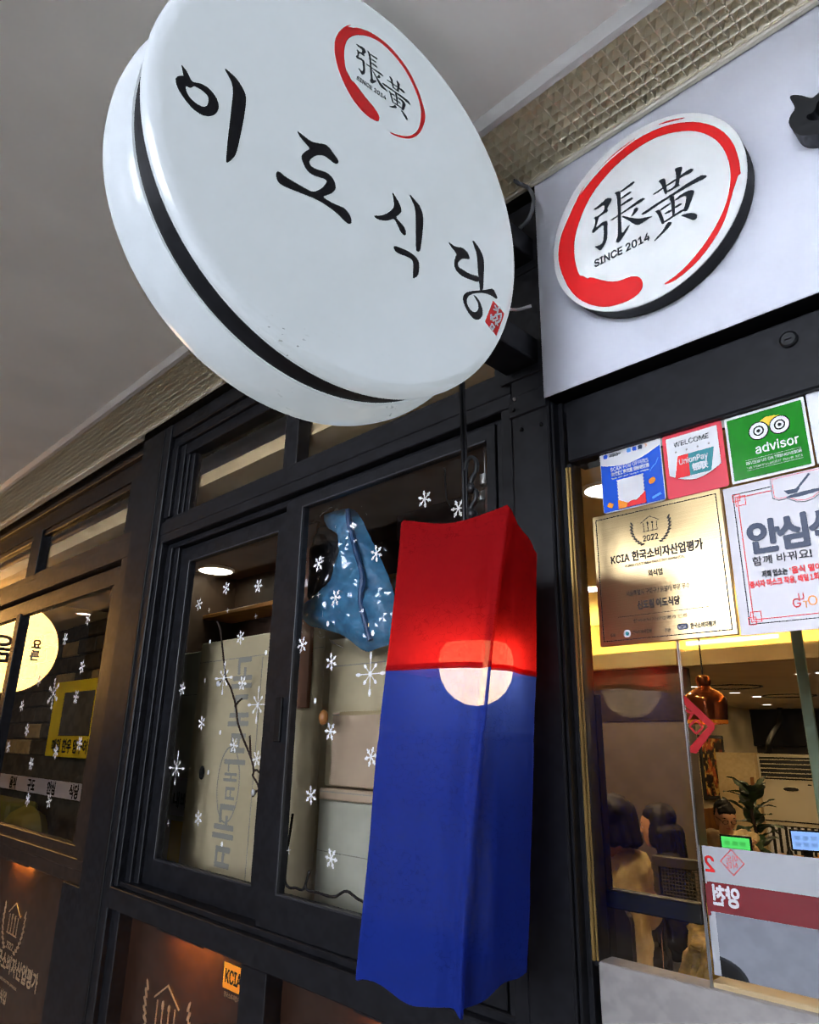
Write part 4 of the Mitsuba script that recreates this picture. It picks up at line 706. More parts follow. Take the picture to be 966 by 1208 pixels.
def round_sign(C, glow, face_mat, drum_mat, label, group=None):
    k = thing('round_sign', label, 'sign', group)
    fr = dict(o=C, ux=DU, uy=DV, un=DN, n=112)
    prof = [(r, float(dome(r))) for r in np.r_[np.linspace(0, 0.39, 10), np.linspace(0.396, 0.4205, 9)]]
    add('front_face', lathe(prof[::-1], **fr), face_mat, k, smooth=True, emit=glow)
    rim = [(0.4205, float(dome(0.4205))), (DR, 0.0), (DR - 0.001, -0.005), (DR - 0.006, -0.008), (0.38, -0.010)]
    add('front_rim', lathe(rim[::-1], **fr), face_mat, k, smooth=50, emit=[c * 0.9 for c in glow])
    add('drum', lathe([(0.37, -0.008), (0.396, -0.009), (0.399, -0.035), (0.407, -0.070), (0.37, -0.074)][::-1], **fr), drum_mat, k, smooth=40)
    back = [(0.38, -0.071), (0.411, -0.070), (0.4165, -0.080), (0.4185, -0.095), (0.423, -0.110), (0.428, -0.128), (0.4295, -0.150), (0.427, -0.172), (0.418, -0.190), (0.405, -0.200)]
    add('back_rim', lathe(back[::-1], **fr), face_mat, k, smooth=50, emit=[c * 0.9 for c in glow])
    add('back_face', lathe([(0, -0.212), (0.15, -0.211), (0.3, -0.207), (0.405, -0.200)], **fr), face_mat, k, smooth=True, emit=glow)
    return k


def on_disc(g, C=DC, depth=0.0006, lift=0.0006):
    """flat shape in the sign's own plane (metres), laid on the shallow dome of its face"""
    m = flat(g, depth)
    m = m.subdivide_to_size(0.06)
    v = m.vertices
    m.vertices[:, 2] = v[:, 2] + lift + dome(np.hypot(v[:, 0], v[:, 1]))
    return put(m, frame4(C, DU, DV, DN))


SIGN = round_sign(DC, DISC_GLOW, 'm_acrylic', 'm_frame', 'large white round lit sign with black brush lettering hanging under the soffit')
for nm in ('i', 'do', 'sik', 'dang'):
    g = union_all([outline(s, 0.001) for s in TRACED[nm]])
    add('brush_letter', on_disc(g), 'm_ink', SIGN)
seal = add('red_seal', on_disc(outline(TRACED['seal'][0], 0.001)), 'm_red', SIGN)
add('seal_mark', on_disc(union_all([LineString([tuple(float(c) / 1000 for c in p.split(',')) for p in s.split()]).buffer(0.0022) for s in TRACED['sealmark']]), lift=0.0016), 'm_white', seal)
logo = add('logo_ring', on_disc(union_all([outline(s, 0.001) for s in TRACED['ring']])), 'm_red', SIGN)
AFF = [0.50250971, -0.11979837, -0.04534924, 0.50453618, 0.00780793, 0.24033051]
for nm in ('jang', 'hwang'):
    g = union_all([outline(s, 0.001) for s in TRACED[nm]])
    add('logo_letter', on_disc(affinity.affine_transform(g, AFF)), 'm_inkgrey', SIGN)
mesh, w = ink('SINCE 2014', 0.0088, latin_bold=True)
mesh.apply_scale([0.0725 / w, 1, 1])
mesh.apply_translation([-0.0502, 0.2030, 0.0016 + float(dome(0.21))])
add('logo_lettering', put(mesh, frame4(DC, DU, DV, DN)), 'm_inkgrey', SIGN)
pt = DC + DU * -0.395 + DV * 0.125 - DN * 0.074
add('screw', ellipsoid(pt, [0.006, 0.006, 0.006], 2), 'm_rubber', SIGN)
for z in (2.475, 2.79):
    add('bracket_arm', cbox(-1.03 if z < 2.6 else -1.01, -0.925, 1.0 if z < 2.6 else 0.93, 1.372, z - 0.035, z + 0.035, 0.003), 'm_frame', SIGN)
    add('bracket_plate', cbox(-1.05, -0.91, 1.35, 1.36, z - 0.06, z + 0.06, 0.002), 'm_frame', SIGN)

solo('conduit', 'grey conduit looping from the louver strip behind the round sign', 'cable',
     tube(curve([[-0.955, 1.30, 3.03], [-0.926, 1.29, 2.975], [-0.885, 1.285, 2.925], [-0.868, 1.28, 2.87], [-0.895, 1.29, 2.83], [-0.955, 1.31, 2.838]], 8), 0.0055, 10), 'm_wire', smooth=True)
solo('thin_cable', 'short white cable lying over the lower bracket arm of the round sign', 'cable',
     tube(curve([[-0.955, 1.02, 2.522], [-0.935, 1.13, 2.521], [-0.905, 1.22, 2.524], [-0.868, 1.25, 2.532]], 6), 0.004, 8), 'm_wirewhite', smooth=True)

# ------------------------------------------------------------------ the white fascia sign with its round plaque
FS = thing('fascia_sign', 'wide white fascia sign with a round red brush logo plaque', 'sign')
add('panel', cbox(-0.9035, 2.6, 1.338, 1.341, 2.325, 2.985, 0.001), 'm_signwhite', FS)
add('box', cbox(-0.902, 2.6, 1.341, 1.41, 2.3255, 2.985, 0.0015), 'm_black', FS)
SF = 1.03                      # drawing scale of the plaque
pc = np.array([-0.588, 1.2926, 2.6669])
PR = 0.2298 * SF
wf = dict(ux=[1, 0, 0], uy=[0, 0, 1], un=[0, -1, 0], n=96)
pq = add('plaque', lathe([(PR - 0.002, -0.0445), (PR - 0.001, -0.004), (PR - 0.002, -0.003), (0, -0.003)][::1], pc, **wf), 'm_black', FS, smooth=30)
add('plaque_face', lathe([(0, 0), (PR - 0.001, 0), (PR, -0.001), (PR, -0.003), (PR - 0.004, -0.0032)], pc, **wf), 'm_plate', pq, smooth=30)
add('standoff', trimesh.util.concatenate([cbox(pc[0] + x - 0.012, pc[0] + x + 0.012, 1.330, 1.339, pc[2] + z - 0.012, pc[2] + z + 0.012) for x in (-0.12, 0.12) for z in (-0.12, 0.12)]), 'm_black', pq)
PM = frame4(pc, [1, 0, 0], [0, 0, 1])
add('logo_ring', put(flat(union_all([outline(s, 0.001 * SF) for s in TRACED['wring']])).apply_translation([0, 0, 0.0004]), PM), 'm_red', pq)
for nm in ('jang', 'hwang'):
    add('logo_letter', put(flat(union_all([outline(s, 0.001 * SF) for s in TRACED[nm]])).apply_translation([0, 0, 0.0004]), PM), 'm_inkgrey', pq)
mesh, w = ink('SINCE 2014', 0.019 * SF)
mesh.apply_scale([0.139 * SF / w, 1, 1])
mesh.apply_translation([-0.121 * SF, -0.0795 * SF, 0.0004])
add('logo_lettering', put(mesh, PM), 'm_inkgrey', pq)
sw = outline(TRACED['swirl'][0], 0.001 * SF)
mesh = flat(sw, 0.044).apply_translation([0, 0, -0.0445])
add('channel_letter', put(mesh, PM), 'm_letterblack', FS)

# lock knob on the lintel
LK = thing('key_lock', 'small black round key lock on the dark lintel', 'lock')
add('body', lathe([(0.017, 0), (0.017, 0.006), (0.014, 0.009), (0.013, 0.007), (0, 0.007)], [-0.354, 1.385, 2.275], [1, 0, 0], [0, 0, 1], [0, -1, 0], 28), 'm_letterblack', LK, smooth=30)
add('key_slot', cbox(-0.3545 - 0.006, -0.354 + 0.006, 1.374, 1.379, 2.273, 2.277), 'm_frame_edge', LK)

# ------------------------------------------------------------------ the red and blue silk lantern
RIGHT, TOW = np.array([0.767, 0.642]), np.array([0.642, -0.767])


def corners(cx, cy, s, th):
    d1, d2 = RIGHT * math.cos(th) + TOW * math.sin(th), RIGHT * math.sin(th) - TOW * math.cos(th)
    n = np.array([cx, cy]) + s / 2 * (d1 - d2)
    return [n - s * d1, n, n + s * d2, n - s * d1 + s * d2]


NS = 28


def lantern_ring(z):
    """closed ring of points at height z (z of the hem for the lowest): square, twisting and leaning, with soft folds"""
    zs = [1.09, 1.446, 1.642, 1.93]
    cx = np.interp(z, zs, [-1.015, -0.984, -0.962, -0.936])
    th = math.radians(np.interp(z, zs, [32, 30, 25, 18]))
    c = corners(cx, 1.095, 0.228, th)
    out = []
    for i in range(4):
        a, b = c[i], c[(i + 1) % 4]
        t = (b - a) / np.linalg.norm(b - a)
        nrm = np.array([t[1], -t[0]])
        if nrm @ ((a + b) / 2 - np.array([cx, 1.095])) < 0:
            nrm = -nrm
        for j in range(NS):
            u = j / NS
            bulge = 0.004 * math.sin(math.pi * u) * math.sin(9 * z + i * 2) + 0.0022 * math.sin(11 * u + 13 * z + i) + 0.004 * (float(meshkit.fbm(np.array([[u * 5 + i * 7.3, z * 9, 1.7]]), 3, 6)[0]) - 0.5) - 0.0035 * math.exp(-((z - 1.515 - 0.01 * u) / 0.006) ** 2)
            if i == 1:      # the loose fold beside the near corner
                bulge -= 0.022 * math.exp(-((u - 0.2) / 0.10) ** 2) * min(1, max(0, (1.93 - z) / 0.12))
            if i == 0:
                bulge -= 0.016 * math.exp(-((u - 0.88) / 0.07) ** 2) * min(1, max(0, (1.9 - z) / 0.12))
            p = a + (b - a) * u + nrm * bulge
            # corners of soft cloth are a little round
            e = min(u, 1 - u)
            if e < 0.04:
                p = p - (p - np.array([cx, 1.095])) * 0.02 * (1 - e / 0.04)
            out.append([p[0], p[1], z])
    return np.array(out)


ZSEAM, ZTOP, ZHEM = 1.640, 1.925, 1.098


def loft(rings, close_top=None):
    n = len(rings[0])
    v = np.vstack(rings)
    f = []
    for i in range(len(rings) - 1):
        for k in range(n):
            q, s = i * n + k, i * n + (k + 1) % n
            f += [[q, s + n, s], [q, q + n, s + n]]
    if close_top is not None:
        v = np.vstack([v, close_top])
        b = (len(rings) - 1) * n
        for k in range(n):
            f.append([b + k, len(v) - 1, b + (k + 1) % n])
    return trimesh.Trimesh(v, np.array(f), process=False)


LN = thing('silk_lantern', 'long square silk lantern, red over blue, hanging from a black strap', 'lantern')
rings = [lantern_ring(z) for z in np.linspace(ZSEAM, ZTOP, 28)]
top = rings[-1].copy()
for i in range(len(top)):                       # the top edge: raised near corner, sagging between
    u = (i % NS) / NS
    side = i // NS
    sag = [-0.020, -0.006, -0.02, -0.02][side] * math.sin(math.pi * u)
    ends = [0.006, 0.013, -0.024, 0.0]
    top[i, 2] += ends[side] * (1 - u) + ends[(side + 1) % 4] * u + sag
for r_ in range(-9, 0):
    w_ = (r_ + 10) / 9
    rings[r_][:, 2] += (top[:, 2] - ZTOP) * w_ ** 1.5
c0 = np.array([-0.94, 1.095, 0])
rim_in = rings[-1].copy()
cap = []
for s_, dz in ((0.97, 0.006), (0.8, 0.004), (0.5, -0.008), (0.2, -0.018)):
    q = rings[-1].copy()
    q[:, :2] = c0[:2] + (q[:, :2] - c0[:2]) * s_
    q[:, 2] = q[:, 2] * s_ + (1 - s_) * 1.915 + dz
    cap.append(q)
add('red_cloth', loft(rings + cap, [c0[0], c0[1], 1.898]), 'm_silkred', LN, smooth=40)
hem = add('red_seam', loft([(lantern_ring(z) - [-0.96, 1.095, 0]) * [1.006, 1.006, 1] + [-0.96, 1.095, 0] for z in (ZSEAM - 0.004, ZSEAM + 0.007)]), 'm_silkred', LN, smooth=40)
blue = []
for z in np.linspace(ZHEM, ZSEAM, 64):
    r_ = lantern_ring(z)
    if z < ZHEM + 0.12:
        k_ = (1 - (z - ZHEM) / 0.12) ** 2
        for i in range(len(r_)):
            u = (i % NS) / NS
            d = [0.0, -0.018, 0.012, 0.0]
            s_ = i // NS
            r_[i, 2] += k_ * (d[s_] * (1 - u) + d[(s_ + 1) % 4] * u + 0.006 * math.sin(9 * u + 3 * s_))
    blue.append(r_)
add('blue_cloth', loft(blue), 'm_silkblue', LN, smooth=40)
BX, BY, BZ = -0.932, 1.10, 1.648
bulb = add('bulb', lathe([(0.0001, -0.074), (0.022, -0.0706), (0.042, -0.061), (0.058, -0.046), (0.069, -0.026), (0.074, 0.0), (0.074, 0.016), (0.071, 0.032), (0.062, 0.046)], [BX, BY, BZ], n=40), 'm_white', LN, smooth=True, emit=LANTERN_BULB)
add('bulb_base', lathe([(0.062, 0.046), (0.045, 0.062), (0.03, 0.074), (0.022, 0.075), (0.022, 0.10), (0.0001, 0.10)], [BX, BY, BZ], n=32), 'm_white', LN, smooth=40)
add('lamp_holder', tube([[BX, BY, BZ + 0.098], [BX - 0.002, BY, BZ + 0.15], [-0.94, 1.095, 1.90]], [0.02, 0.018, 0.004], 12), 'm_rubber', LN)
add('loop', tube(curve([[-0.94, 1.095, 1.895], [-0.942, 1.094, 1.93], [-0.94, 1.094, 1.985]], 6), 0.006, 8), 'm_rubber', LN)

ST = thing('hanging_strap', 'thin black double strap hanging from the lower bracket arm', 'strap')
for dx, w_ in ((-0.0065, 0.0045), (0.002, 0.003)):
    add('strand', tube(curve([[-0.955 + dx, 1.094, 2.442], [-0.956 + dx, 1.094, 2.28], [-0.951 + dx, 1.094, 2.12], [-0.948 + dx, 1.094, 1.93]], 4), w_, 8), 'm_frame', ST)
HK = thing('iron_hook', 'black twisted iron hook above the silk lantern', 'hook')
hp = [[-0.952, 1.094, 2.072], [-0.946, 1.094, 2.094], [-0.930, 1.094, 2.098], [-0.919, 1.094, 2.083], [-0.920, 1.094, 2.064], [-0.932, 1.094, 2.048], [-0.935, 1.094, 2.030], [-0.922, 1.094, 2.018], [-0.922, 1.094, 2.000], [-0.934, 1.094, 1.985], [-0.934, 1.094, 1.966]]
add('shaft', tube(curve(hp, 6), 0.0055, 8), 'm_letterblack', HK, smooth=True)
for z in (2.026, 1.968):
    add('curl', ellipsoid([-0.931, 1.088, z], [0.010, 0.008, 0.012], 2), 'm_letterblack', HK, smooth=True)
ring_ = [[-0.932 + 0.013 * math.cos(a), 1.094 + 0.004 * math.sin(a), 1.955 + 0.018 * math.sin(a)] for a in np.linspace(0, 2 * math.pi, 25)]
add('eye', tube(ring_, 0.004, 8), 'm_letterblack', HK, smooth=True)


# ------------------------------------------------------------------ stickers, plaque and posters on the right window
def sticker(name, label, cat, x0, x1, z0, z1, m, y=1.4012, r=0.006, t=0.0012):
    k = thing(name, label, cat)
    M = wallframe((x0 + x1) / 2, y, (z0 + z1) / 2)
    add('sheet', put(flat(rounded(x1 - x0, z1 - z0, r), t).apply_translation([0, 0, -t]), M), m, k)
    return k, M, x1 - x0, z1 - z0


solo('tape_strip', 'grey tape strip along the top of the shop window stickers', 'tape', put(flat(sbox(-0.15, -0.012, 0.13, 0.012), 0.0006), wallframe(-0.60, 1.4045, 2.152)), 'm_kick')

# blue payment sticker
k, M, w, h = sticker('payment_sticker', 'blue and white sticker reading SCAN FOR OFFERS with coins', 'sticker', -0.797, -0.645, 2.012, 2.167, 'm_white', r=0.008)
shape(k, 'blue_field', Polygon([(-0.074, -0.075), (0.074, -0.075), (0.074, 0.053)] + [(0.074 - 0.148 * t, 0.053 - 0.017 * math.sin(math.pi * t) - 0.012 * t) for t in np.linspace(0, 1, 12)]), M, 'm_blueprint')
letter(k, 'lettering', 'SCAN FOR OFFERS', M, -0.002, 0.020, 0.0095, 'm_white', width=0.095, lift=0.002)
letter(k, 'lettering', '支付宝汇率优惠 领券更优惠', M, -0.002, 0.0085, 0.0075, 'm_white', bold=0.03, width=0.095, lift=0.002)
letter(k, 'lettering', 'Scan with your home e-wallets', M, -0.002, 0.0005, 0.0038, 'm_white', width=0.095, lift=0.002)
letter(k, 'lettering', 'Alipay+', M, -0.035, 0.057, 0.007, 'm_inkgrey', width=0.03, lift=0.002)
for x, m in ((-0.060, 'm_blueprint'), (0.000, 'm_skyprint'), (0.014, 'm_blueprint'), (0.028, 'm_navy')):
    shape(k, 'icon', affinity.translate(rounded(0.010, 0.010, 0.003), x, 0.0605 + 0.0), M, m, lift=0.002)
shape(k, 'icon', line([(0.040, 0.057), (0.044, 0.061), (0.040, 0.065)], 0.0016), M, 'm_orange', lift=0.002)
shape(k, 'white_ticket', sbox(-0.036, -0.074, 0.030, -0.004).difference(union_all([Point(x, -0.01 - 0.008 * i).buffer(0.002) for i in range(6) for x in (-0.036, 0.030)])), M, 'm_white', lift=0.002)
shape(k, 'ribbon', Polygon([(-0.036, -0.074), (-0.036, -0.052), (-0.012, -0.064), (0.004, -0.074)]), M, 'm_orange', lift=0.003)
shape(k, 'ribbon', Polygon([(-0.012, -0.064), (0.0, -0.060), (0.010, -0.062), (0.032, -0.046), (0.032, -0.074), (-0.016, -0.074)]), M, 'm_redlight', lift=0.0035)
shape(k, 'coin', affinity.rotate(affinity.scale(Point(0.049, -0.026).buffer(1), 0.0085, 0.0068), 30), M, 'm_orange', lift=0.002)
shape(k, 'coin', affinity.rotate(sbox(-0.063, -0.066, -0.049, -0.055), -30), M, 'm_orange', lift=0.002)
shape(k, 'streak', line([(0.046, -0.003), (0.054, 0.006), (0.062, 0.012), (0.068, 0.024)], 0.0015), M, 'm_skyprint', lift=0.002)
shape(k, 'streak', affinity.rotate(sbox(0.045, -0.066, 0.067, -0.060), 20), M, 'm_skyprint', lift=0.002)

# red card sticker
k, M, w, h = sticker('card_sticker', 'red sticker reading WELCOME UnionPay on a white shield', 'sticker', -0.641, -0.510, 2.011, 2.158, 'm_pinkred', r=0.006)
sh = Polygon([(-0.056, 0.064), (0.056, 0.064), (0.056, -0.022)] + [(0.056 - 0.112 * t, -0.022 - 0.02 * math.sin(math.pi * t)) for t in np.linspace(0, 1, 14)])
shape(k, 'shield', sh, M, 'm_white', lift=0.002)
letter(k, 'lettering', 'WELCOME', M, 0, 0.040, 0.0115, 'm_inkgrey', width=0.078, lift=0.003, latin_bold=False)
for i in range(4):
    shape(k, 'star', Point(-0.036 + 0.024 * i, 0.028).buffer(0.0022), M, 'm_kick', lift=0.003)
card = affinity.skew(sbox(-0.038, -0.032, 0.040, 0.018), 12)
shape(k, 'card_left', card.intersection(sbox(-0.06, -0.04, -0.010, 0.03)), M, 'm_redlight', lift=0.003)
shape(k, 'card_right', card.intersection(sbox(-0.010, -0.04, 0.06, 0.03)), M, 'm_teal', lift=0.003)
letter(k, 'lettering', 'UnionPay', M, 0.001, -0.003, 0.0125, 'm_white', width=0.064, lift=0.004)
letter(k, 'lettering', '银联', M, 0.012, -0.023, 0.0125, 'm_white', bold=0.05, lift=0.004)

# green travel sticker
k, M, w, h = sticker('travel_sticker', 'green sticker with two round owl eyes reading advisor', 'sticker', -0.504, -0.3505, 2.011, 2.156, 'm_white', r=0.003)
shape(k, 'green_field', sbox(-0.071, -0.067, 0.0715, 0.066), M, 'm_green', lift=0.0015)
E = [(-0.012, 0.026), (0.028, 0.027)]
shape(k, 'owl_brow', Polygon([(-0.010, 0.044), (0.004, 0.052), (0.020, 0.050), (0.030, 0.047), (0.012, 0.034), (0.010, 0.028), (0.004, 0.036)]), M, 'm_yellow', lift=0.002)
for i, (x, y) in enumerate(E):
    for r, m in ((0.0195, 'm_ink'), (0.0175, 'm_white'), (0.0105, 'm_ink'), (0.0078, 'm_white'), (0.0035, 'm_ink')):
        shape(k, 'owl_eye', Point(x, y).buffer(r, quad_segs=10), M, m if (r != 0.0035 or i == 0) else 'm_ink', lift=0.0026 + 0.02 * (0.02 - r))
letter(k, 'lettering', 'advisor', M, 0.0185, -0.021, 0.0185, 'm_white', width=0.083, lift=0.003)
shape(k, 'rule', sbox(-0.044, -0.0305, 0.060, -0.0298), M, 'm_white', lift=0.003)
letter(k, 'lettering', 'REVIEW US ON TRIPADVISOR', M, 0.008, -0.040, 0.0062, 'm_white', width=0.104, lift=0.003)
letter(k, 'lettering', "THE WORLD'S LARGEST TRAVEL SITE", M, 0.008, -0.049, 0.0045, 'm_white', width=0.104, lift=0.003, latin_bold=False)
shape(k, 'rule', sbox(-0.044, -0.0525, 0.060, -0.0518), M, 'm_white', lift=0.003)

k, M, w, h = sticker('plain_sticker', 'plain white sticker beside the green travel sticker', 'sticker', -0.347, -0.20, 2.012, 2.158, 'm_white', r=0.003)
shape(k, 'rule', border(-0.0735, -0.073, 0.0735, 0.073, 0.0006), M, 'm_inkgrey', lift=0.002)
letter(k, 'lettering', 'TAX FREE', M, 0.0, 0.03, 0.012, 'm_inkgrey', width=0.09, lift=0.002)

# gold plaque
k = thing('gold_plaque', 'brushed gold award plaque with laurels and the year 2022', 'plaque')
add('plate', cbox(-0.822, -0.526, 1.391, 1.400, 1.7105, 2.007, 0.001), 'm_gold', k)
M = wallframe(-0.674, 1.3908, 1.8588)
W = 0.296
shape(k, 'border', border(-0.139, -0.139, 0.139, 0.139, 0.0016), M, 'm_goldprint', lift=0.0004)
lau, hou = emblem(0.105)
for g in lau:
    shape(k, 'laurel', affinity.translate(g, -0.008, 0.088), M, 'm_goldprint', lift=0.0004)
shape(k, 'house_emblem', affinity.translate(affinity.scale(hou, 0.85, 0.85), -0.008, 0.100), M, 'm_goldprint', lift=0.0004)
for txt, v, hh, wd, b, u in (('2022', 0.27, 0.0125, 0.036, 0.03, 0.47), ('KCIA 한국소비자산업평가', 0.395, 0.0165, 0.208, 0.045, 0.49), ('KOREA CUSTOMER INDUSTRY APPRAISAL', 0.44, 0.0055, 0.135, 0, 0.48), ('외식업', 0.53, 0.0105, 0.034, 0.04, 0.48),
                             ('서울특별시 구로구 / 닭갈비 부문 우수', 0.655, 0.0095, 0.142, 0.01, 0.48), ('신도림 이도식당', 0.755, 0.0135, 0.094, 0.06, 0.48), ('한국소비자산업평가 인증', 0.85, 0.0055, 0.12, 0.0, 0.48),
                             ('주최', 0.94, 0.0065, 0.013, 0.0, 0.11), ('한국소비자협회', 0.932, 0.0065, 0.045, 0.0, 0.34), ('주관', 0.94, 0.0065, 0.013, 0.0, 0.53), ('한국소비자평가', 0.932, 0.0085, 0.052, 0.05, 0.78)):
    txt = txt.replace('인증', '') if '인' not in GLYPHS else txt
    letter(k, 'lettering', txt, M, (u - 0.5) * W, (0.5 - v) * W, hh, 'm_goldprint', bold=b, width=wd, lift=0.0004, latin_bold=b > 0)
shape(k, 'rule', sbox(-0.10, -0.0895, 0.098, -0.0885), M, 'm_goldprint', lift=0.0004)
shape(k, 'round_seal', Point((0.225 - 0.5) * W, (0.5 - 0.925) * W).buffer(0.0085), M, 'm_white', lift=0.0004)
shape(k, 'round_seal', Point((0.225 - 0.5) * W, (0.5 - 0.925) * W).buffer(0.004), M, 'm_teal', lift=0.001)
shape(k, 'badge', affinity.translate(rounded(0.022, 0.012, 0.004), (0.64 - 0.5) * W, (0.5 - 0.915) * W), M, 'm_navy', lift=0.0004)
letter(k, 'lettering', 'KCIA', M, (0.64 - 0.5) * W, (0.5 - 0.928) * W, 0.006, 'm_white', width=0.016, lift=0.001)

# white notice
k, M, w, h = sticker('notice_poster', 'pale notice with large dark blue Korean letters and a red line border', 'poster', -0.524, -0.228, 1.709, 2.006, 'm_paper', y=1.400, r=0.001, t=0.003)
hw = 0.148
shape(k, 'border', border(-0.130, -0.130, 0.130, 0.132, 0.0013), M, 'm_inkgrey', lift=0.0006)
shape(k, 'border', border(-0.122, -0.122, 0.122, 0.124, 0.0014), M, 'm_redlight', lift=0.0006)
for sx in (-1, 1):
    for sy in (-1, 1):
        c = (sx * 0.122, sy * 0.122)
        g = union_all([border(c[0] - 0.004 - (0.012 if sx > 0 else 0), c[1] - 0.004 - (0.012 if sy > 0 else 0), c[0] + 0.012 * (sx < 0) + 0.004, c[1] + 0.012 * (sy < 0) + 0.004, 0.0012),
                       border(c[0] - 0.009 if sx < 0 else c[0] - 0.006, c[1] - 0.009 if sy < 0 else c[1] - 0.006, c[0] + 0.006 if sx < 0 else c[0] + 0.009, c[1] + 0.006 if sy < 0 else c[1] + 0.009, 0.0012)])
        shape(k, 'corner_knot', g, M, 'm_redlight', lift=0.0008)
tab = Polygon([(-0.056, 0.1485), (0.056, 0.1485), (0.056, 0.106), (0.046, 0.100), (0.030, 0.100), (0.015, 0.090), (0, 0.087), (-0.015, 0.090), (-0.030, 0.100), (-0.046, 0.100), (-0.056, 0.106)])
shape(k, 'tab', tab, M, 'm_inkgrey', lift=0.001)
shape(k, 'tab', tab.buffer(-0.001), M, 'm_paper', lift=0.0014)
shape(k, 'tab', tab.buffer(-0.003).difference(tab.buffer(-0.004)), M, 'm_redlight', lift=0.0018)
shape(k, 'ladle', union_all([line([(-0.012, 0.114), (0.014, 0.140)], 0.004), Polygon([(-0.034, 0.117), (-0.006, 0.116), (-0.012, 0.108), (-0.028, 0.108)])]), M, 'm_navy', lift=0.002)
shape(k, 'plate', affinity.rotate(affinity.scale(Point(0, 0.104).buffer(1), 0.032, 0.004), 3), M, 'm_navy', lift=0.002)
for i, ch in enumerate('안심식당'):
    letter(k, 'big_letter', ch, M, -0.083 + 0.0555 * i, 0.010, 0.047, 'm_navy', bold=0.06, lift=0.002)
letter(k, 'lettering', '함께 바꿔요!', M, -0.056, -0.018, 0.0135, 'm_inkgrey', width=0.108, lift=0.002)
letter(k, 'lettering', '저희 업소는', M, -0.072, -0.043, 0.0098, 'm_inkgrey', bold=0.05, width=0.046, lift=0.002)
letter(k, 'lettering', "'음식 덜어먹기'", M, -0.004, -0.043, 0.0098, 'm_redlight', bold=0.05, width=0.082, lift=0.002)
letter(k, 'lettering', '종사자 마스크 착용, 매일 1회', M, -0.0585, -0.060, 0.0098, 'm_redlight', bold=0.05, width=0.122, lift=0.002)
letter(k, 'lettering', '소독', M, 0.030, -0.060, 0.0098, 'm_redlight', bold=0.05, lift=0.002)
for ch, x, z, hh, m in (('G', -0.041, -0.107, 0.016, 'm_red'), ('U', -0.032, -0.094, 0.012, 'm_red'), ('T', -0.026, -0.109, 0.012, 'm_orange'), ('O', -0.014, -0.106, 0.017, 'm_orange')):
    letter(k, 'crest_letter', ch, M, x, z, hh, m, lift=0.002, latin_bold=False)

# banner hung inside the glass, its print seen from behind
k = thing('inside_banner', 'white and red banner hung inside the window, its lettering mirrored', 'banner')
add('sheet', cbox(-0.652, 0.55, 1.4165, 1.418, 1.119, 1.33, 0.0005), 'm_bannerwhite', k)
M = wallframe(0, 1.4165, 0)
shape(k, 'red_band', union_all([sbox(-0.648, 1.221, 0.55, 1.270), sbox(-0.652, 1.214, -0.646, 1.266)]), M, 'm_redband' if 'm_redband' in scene else 'm_red', lift=0.0004)
shape(k, 'grey_field', sbox(-0.638, 1.1195, 0.55, 1.2205), M, 'm_bannergrey' if 'm_bannergrey' in scene else 'm_kick', lift=0.0004)
letter(k, 'lettering', '2', M, -0.641, 1.287, 0.026, 'm_red', lift=0.0008, mirror=True)
letter(k, 'lettering', '양천', M, -0.6155, 1.236, 0.0245, 'm_white', bold=0.06, width=0.052, lift=0.0012, mirror=True)
dia = affinity.rotate(sbox(-0.597 - 0.0155, 1.307 - 0.0155, -0.597 + 0.0155, 1.307 + 0.0155), 45)
shape(k, 'diamond_seal', dia.difference(dia.buffer(-0.0012, join_style='mitre')), M, 'm_redlight', lift=0.0008)
letter(k, 'diamond_seal', '이도', M, -0.597, 1.3085, 0.0085, 'm_redlight', lift=0.0008, mirror=True)
letter(k, 'diamond_seal', '식당', M, -0.597, 1.2975, 0.0085, 'm_redlight', lift=0.0008, mirror=True)
el = affinity.scale(Point(0, 0).buffer(1, quad_segs=16), 0.058, 0.036)
q = affinity.translate(el, -0.648, 1.115).intersection(sbox(-0.638, 1.1195, 0, 1.3))
shape(k, 'black_bowl', q, M, 'm_black', lift=0.0008)
shape(k, 'bowl_rim', q.difference(affinity.translate(affinity.scale(el, 0.9, 0.87), -0.648, 1.115)), M, 'm_inkgrey', lift=0.0012)
solo('wooden_ledge', 'wooden ledge inside the window below the banner', 'ledge', cbox(-0.66, 1.2, 1.412, 1.47, 1.06, 1.108, 0.002), 'm_beige')

# red film decal on the glass beside the pendant lamp
k = thing('window_decal', 'red diamond film decal on the glass below the copper pendant lamp', 'decal')
M = wallframe(-0.645, YP + 0.003, 1.545)
outer = Polygon([(-0.008, 0.058), (0.002, 0.050), (0.047, 0.004), (0.047, -0.006), (0.006, -0.052), (-0.006, -0.050), (-0.006, -0.040), (0.034, -0.002), (-0.008, 0.040)])
shape(k, 'diamond_line', outer, M, 'm_filmred')
dm = affinity.rotate(rounded(0.023, 0.023, 0.004), 40)
shape(k, 'inner_ring', affinity.translate(dm.difference(dm.buffer(-0.004)), 0.011, -0.002), M, 'm_filmred')
shape(k, 'stroke', line([(-0.006, 0.030), (0.006, 0.022), (-0.002, 0.012)], 0.005), M, 'm_filmred')


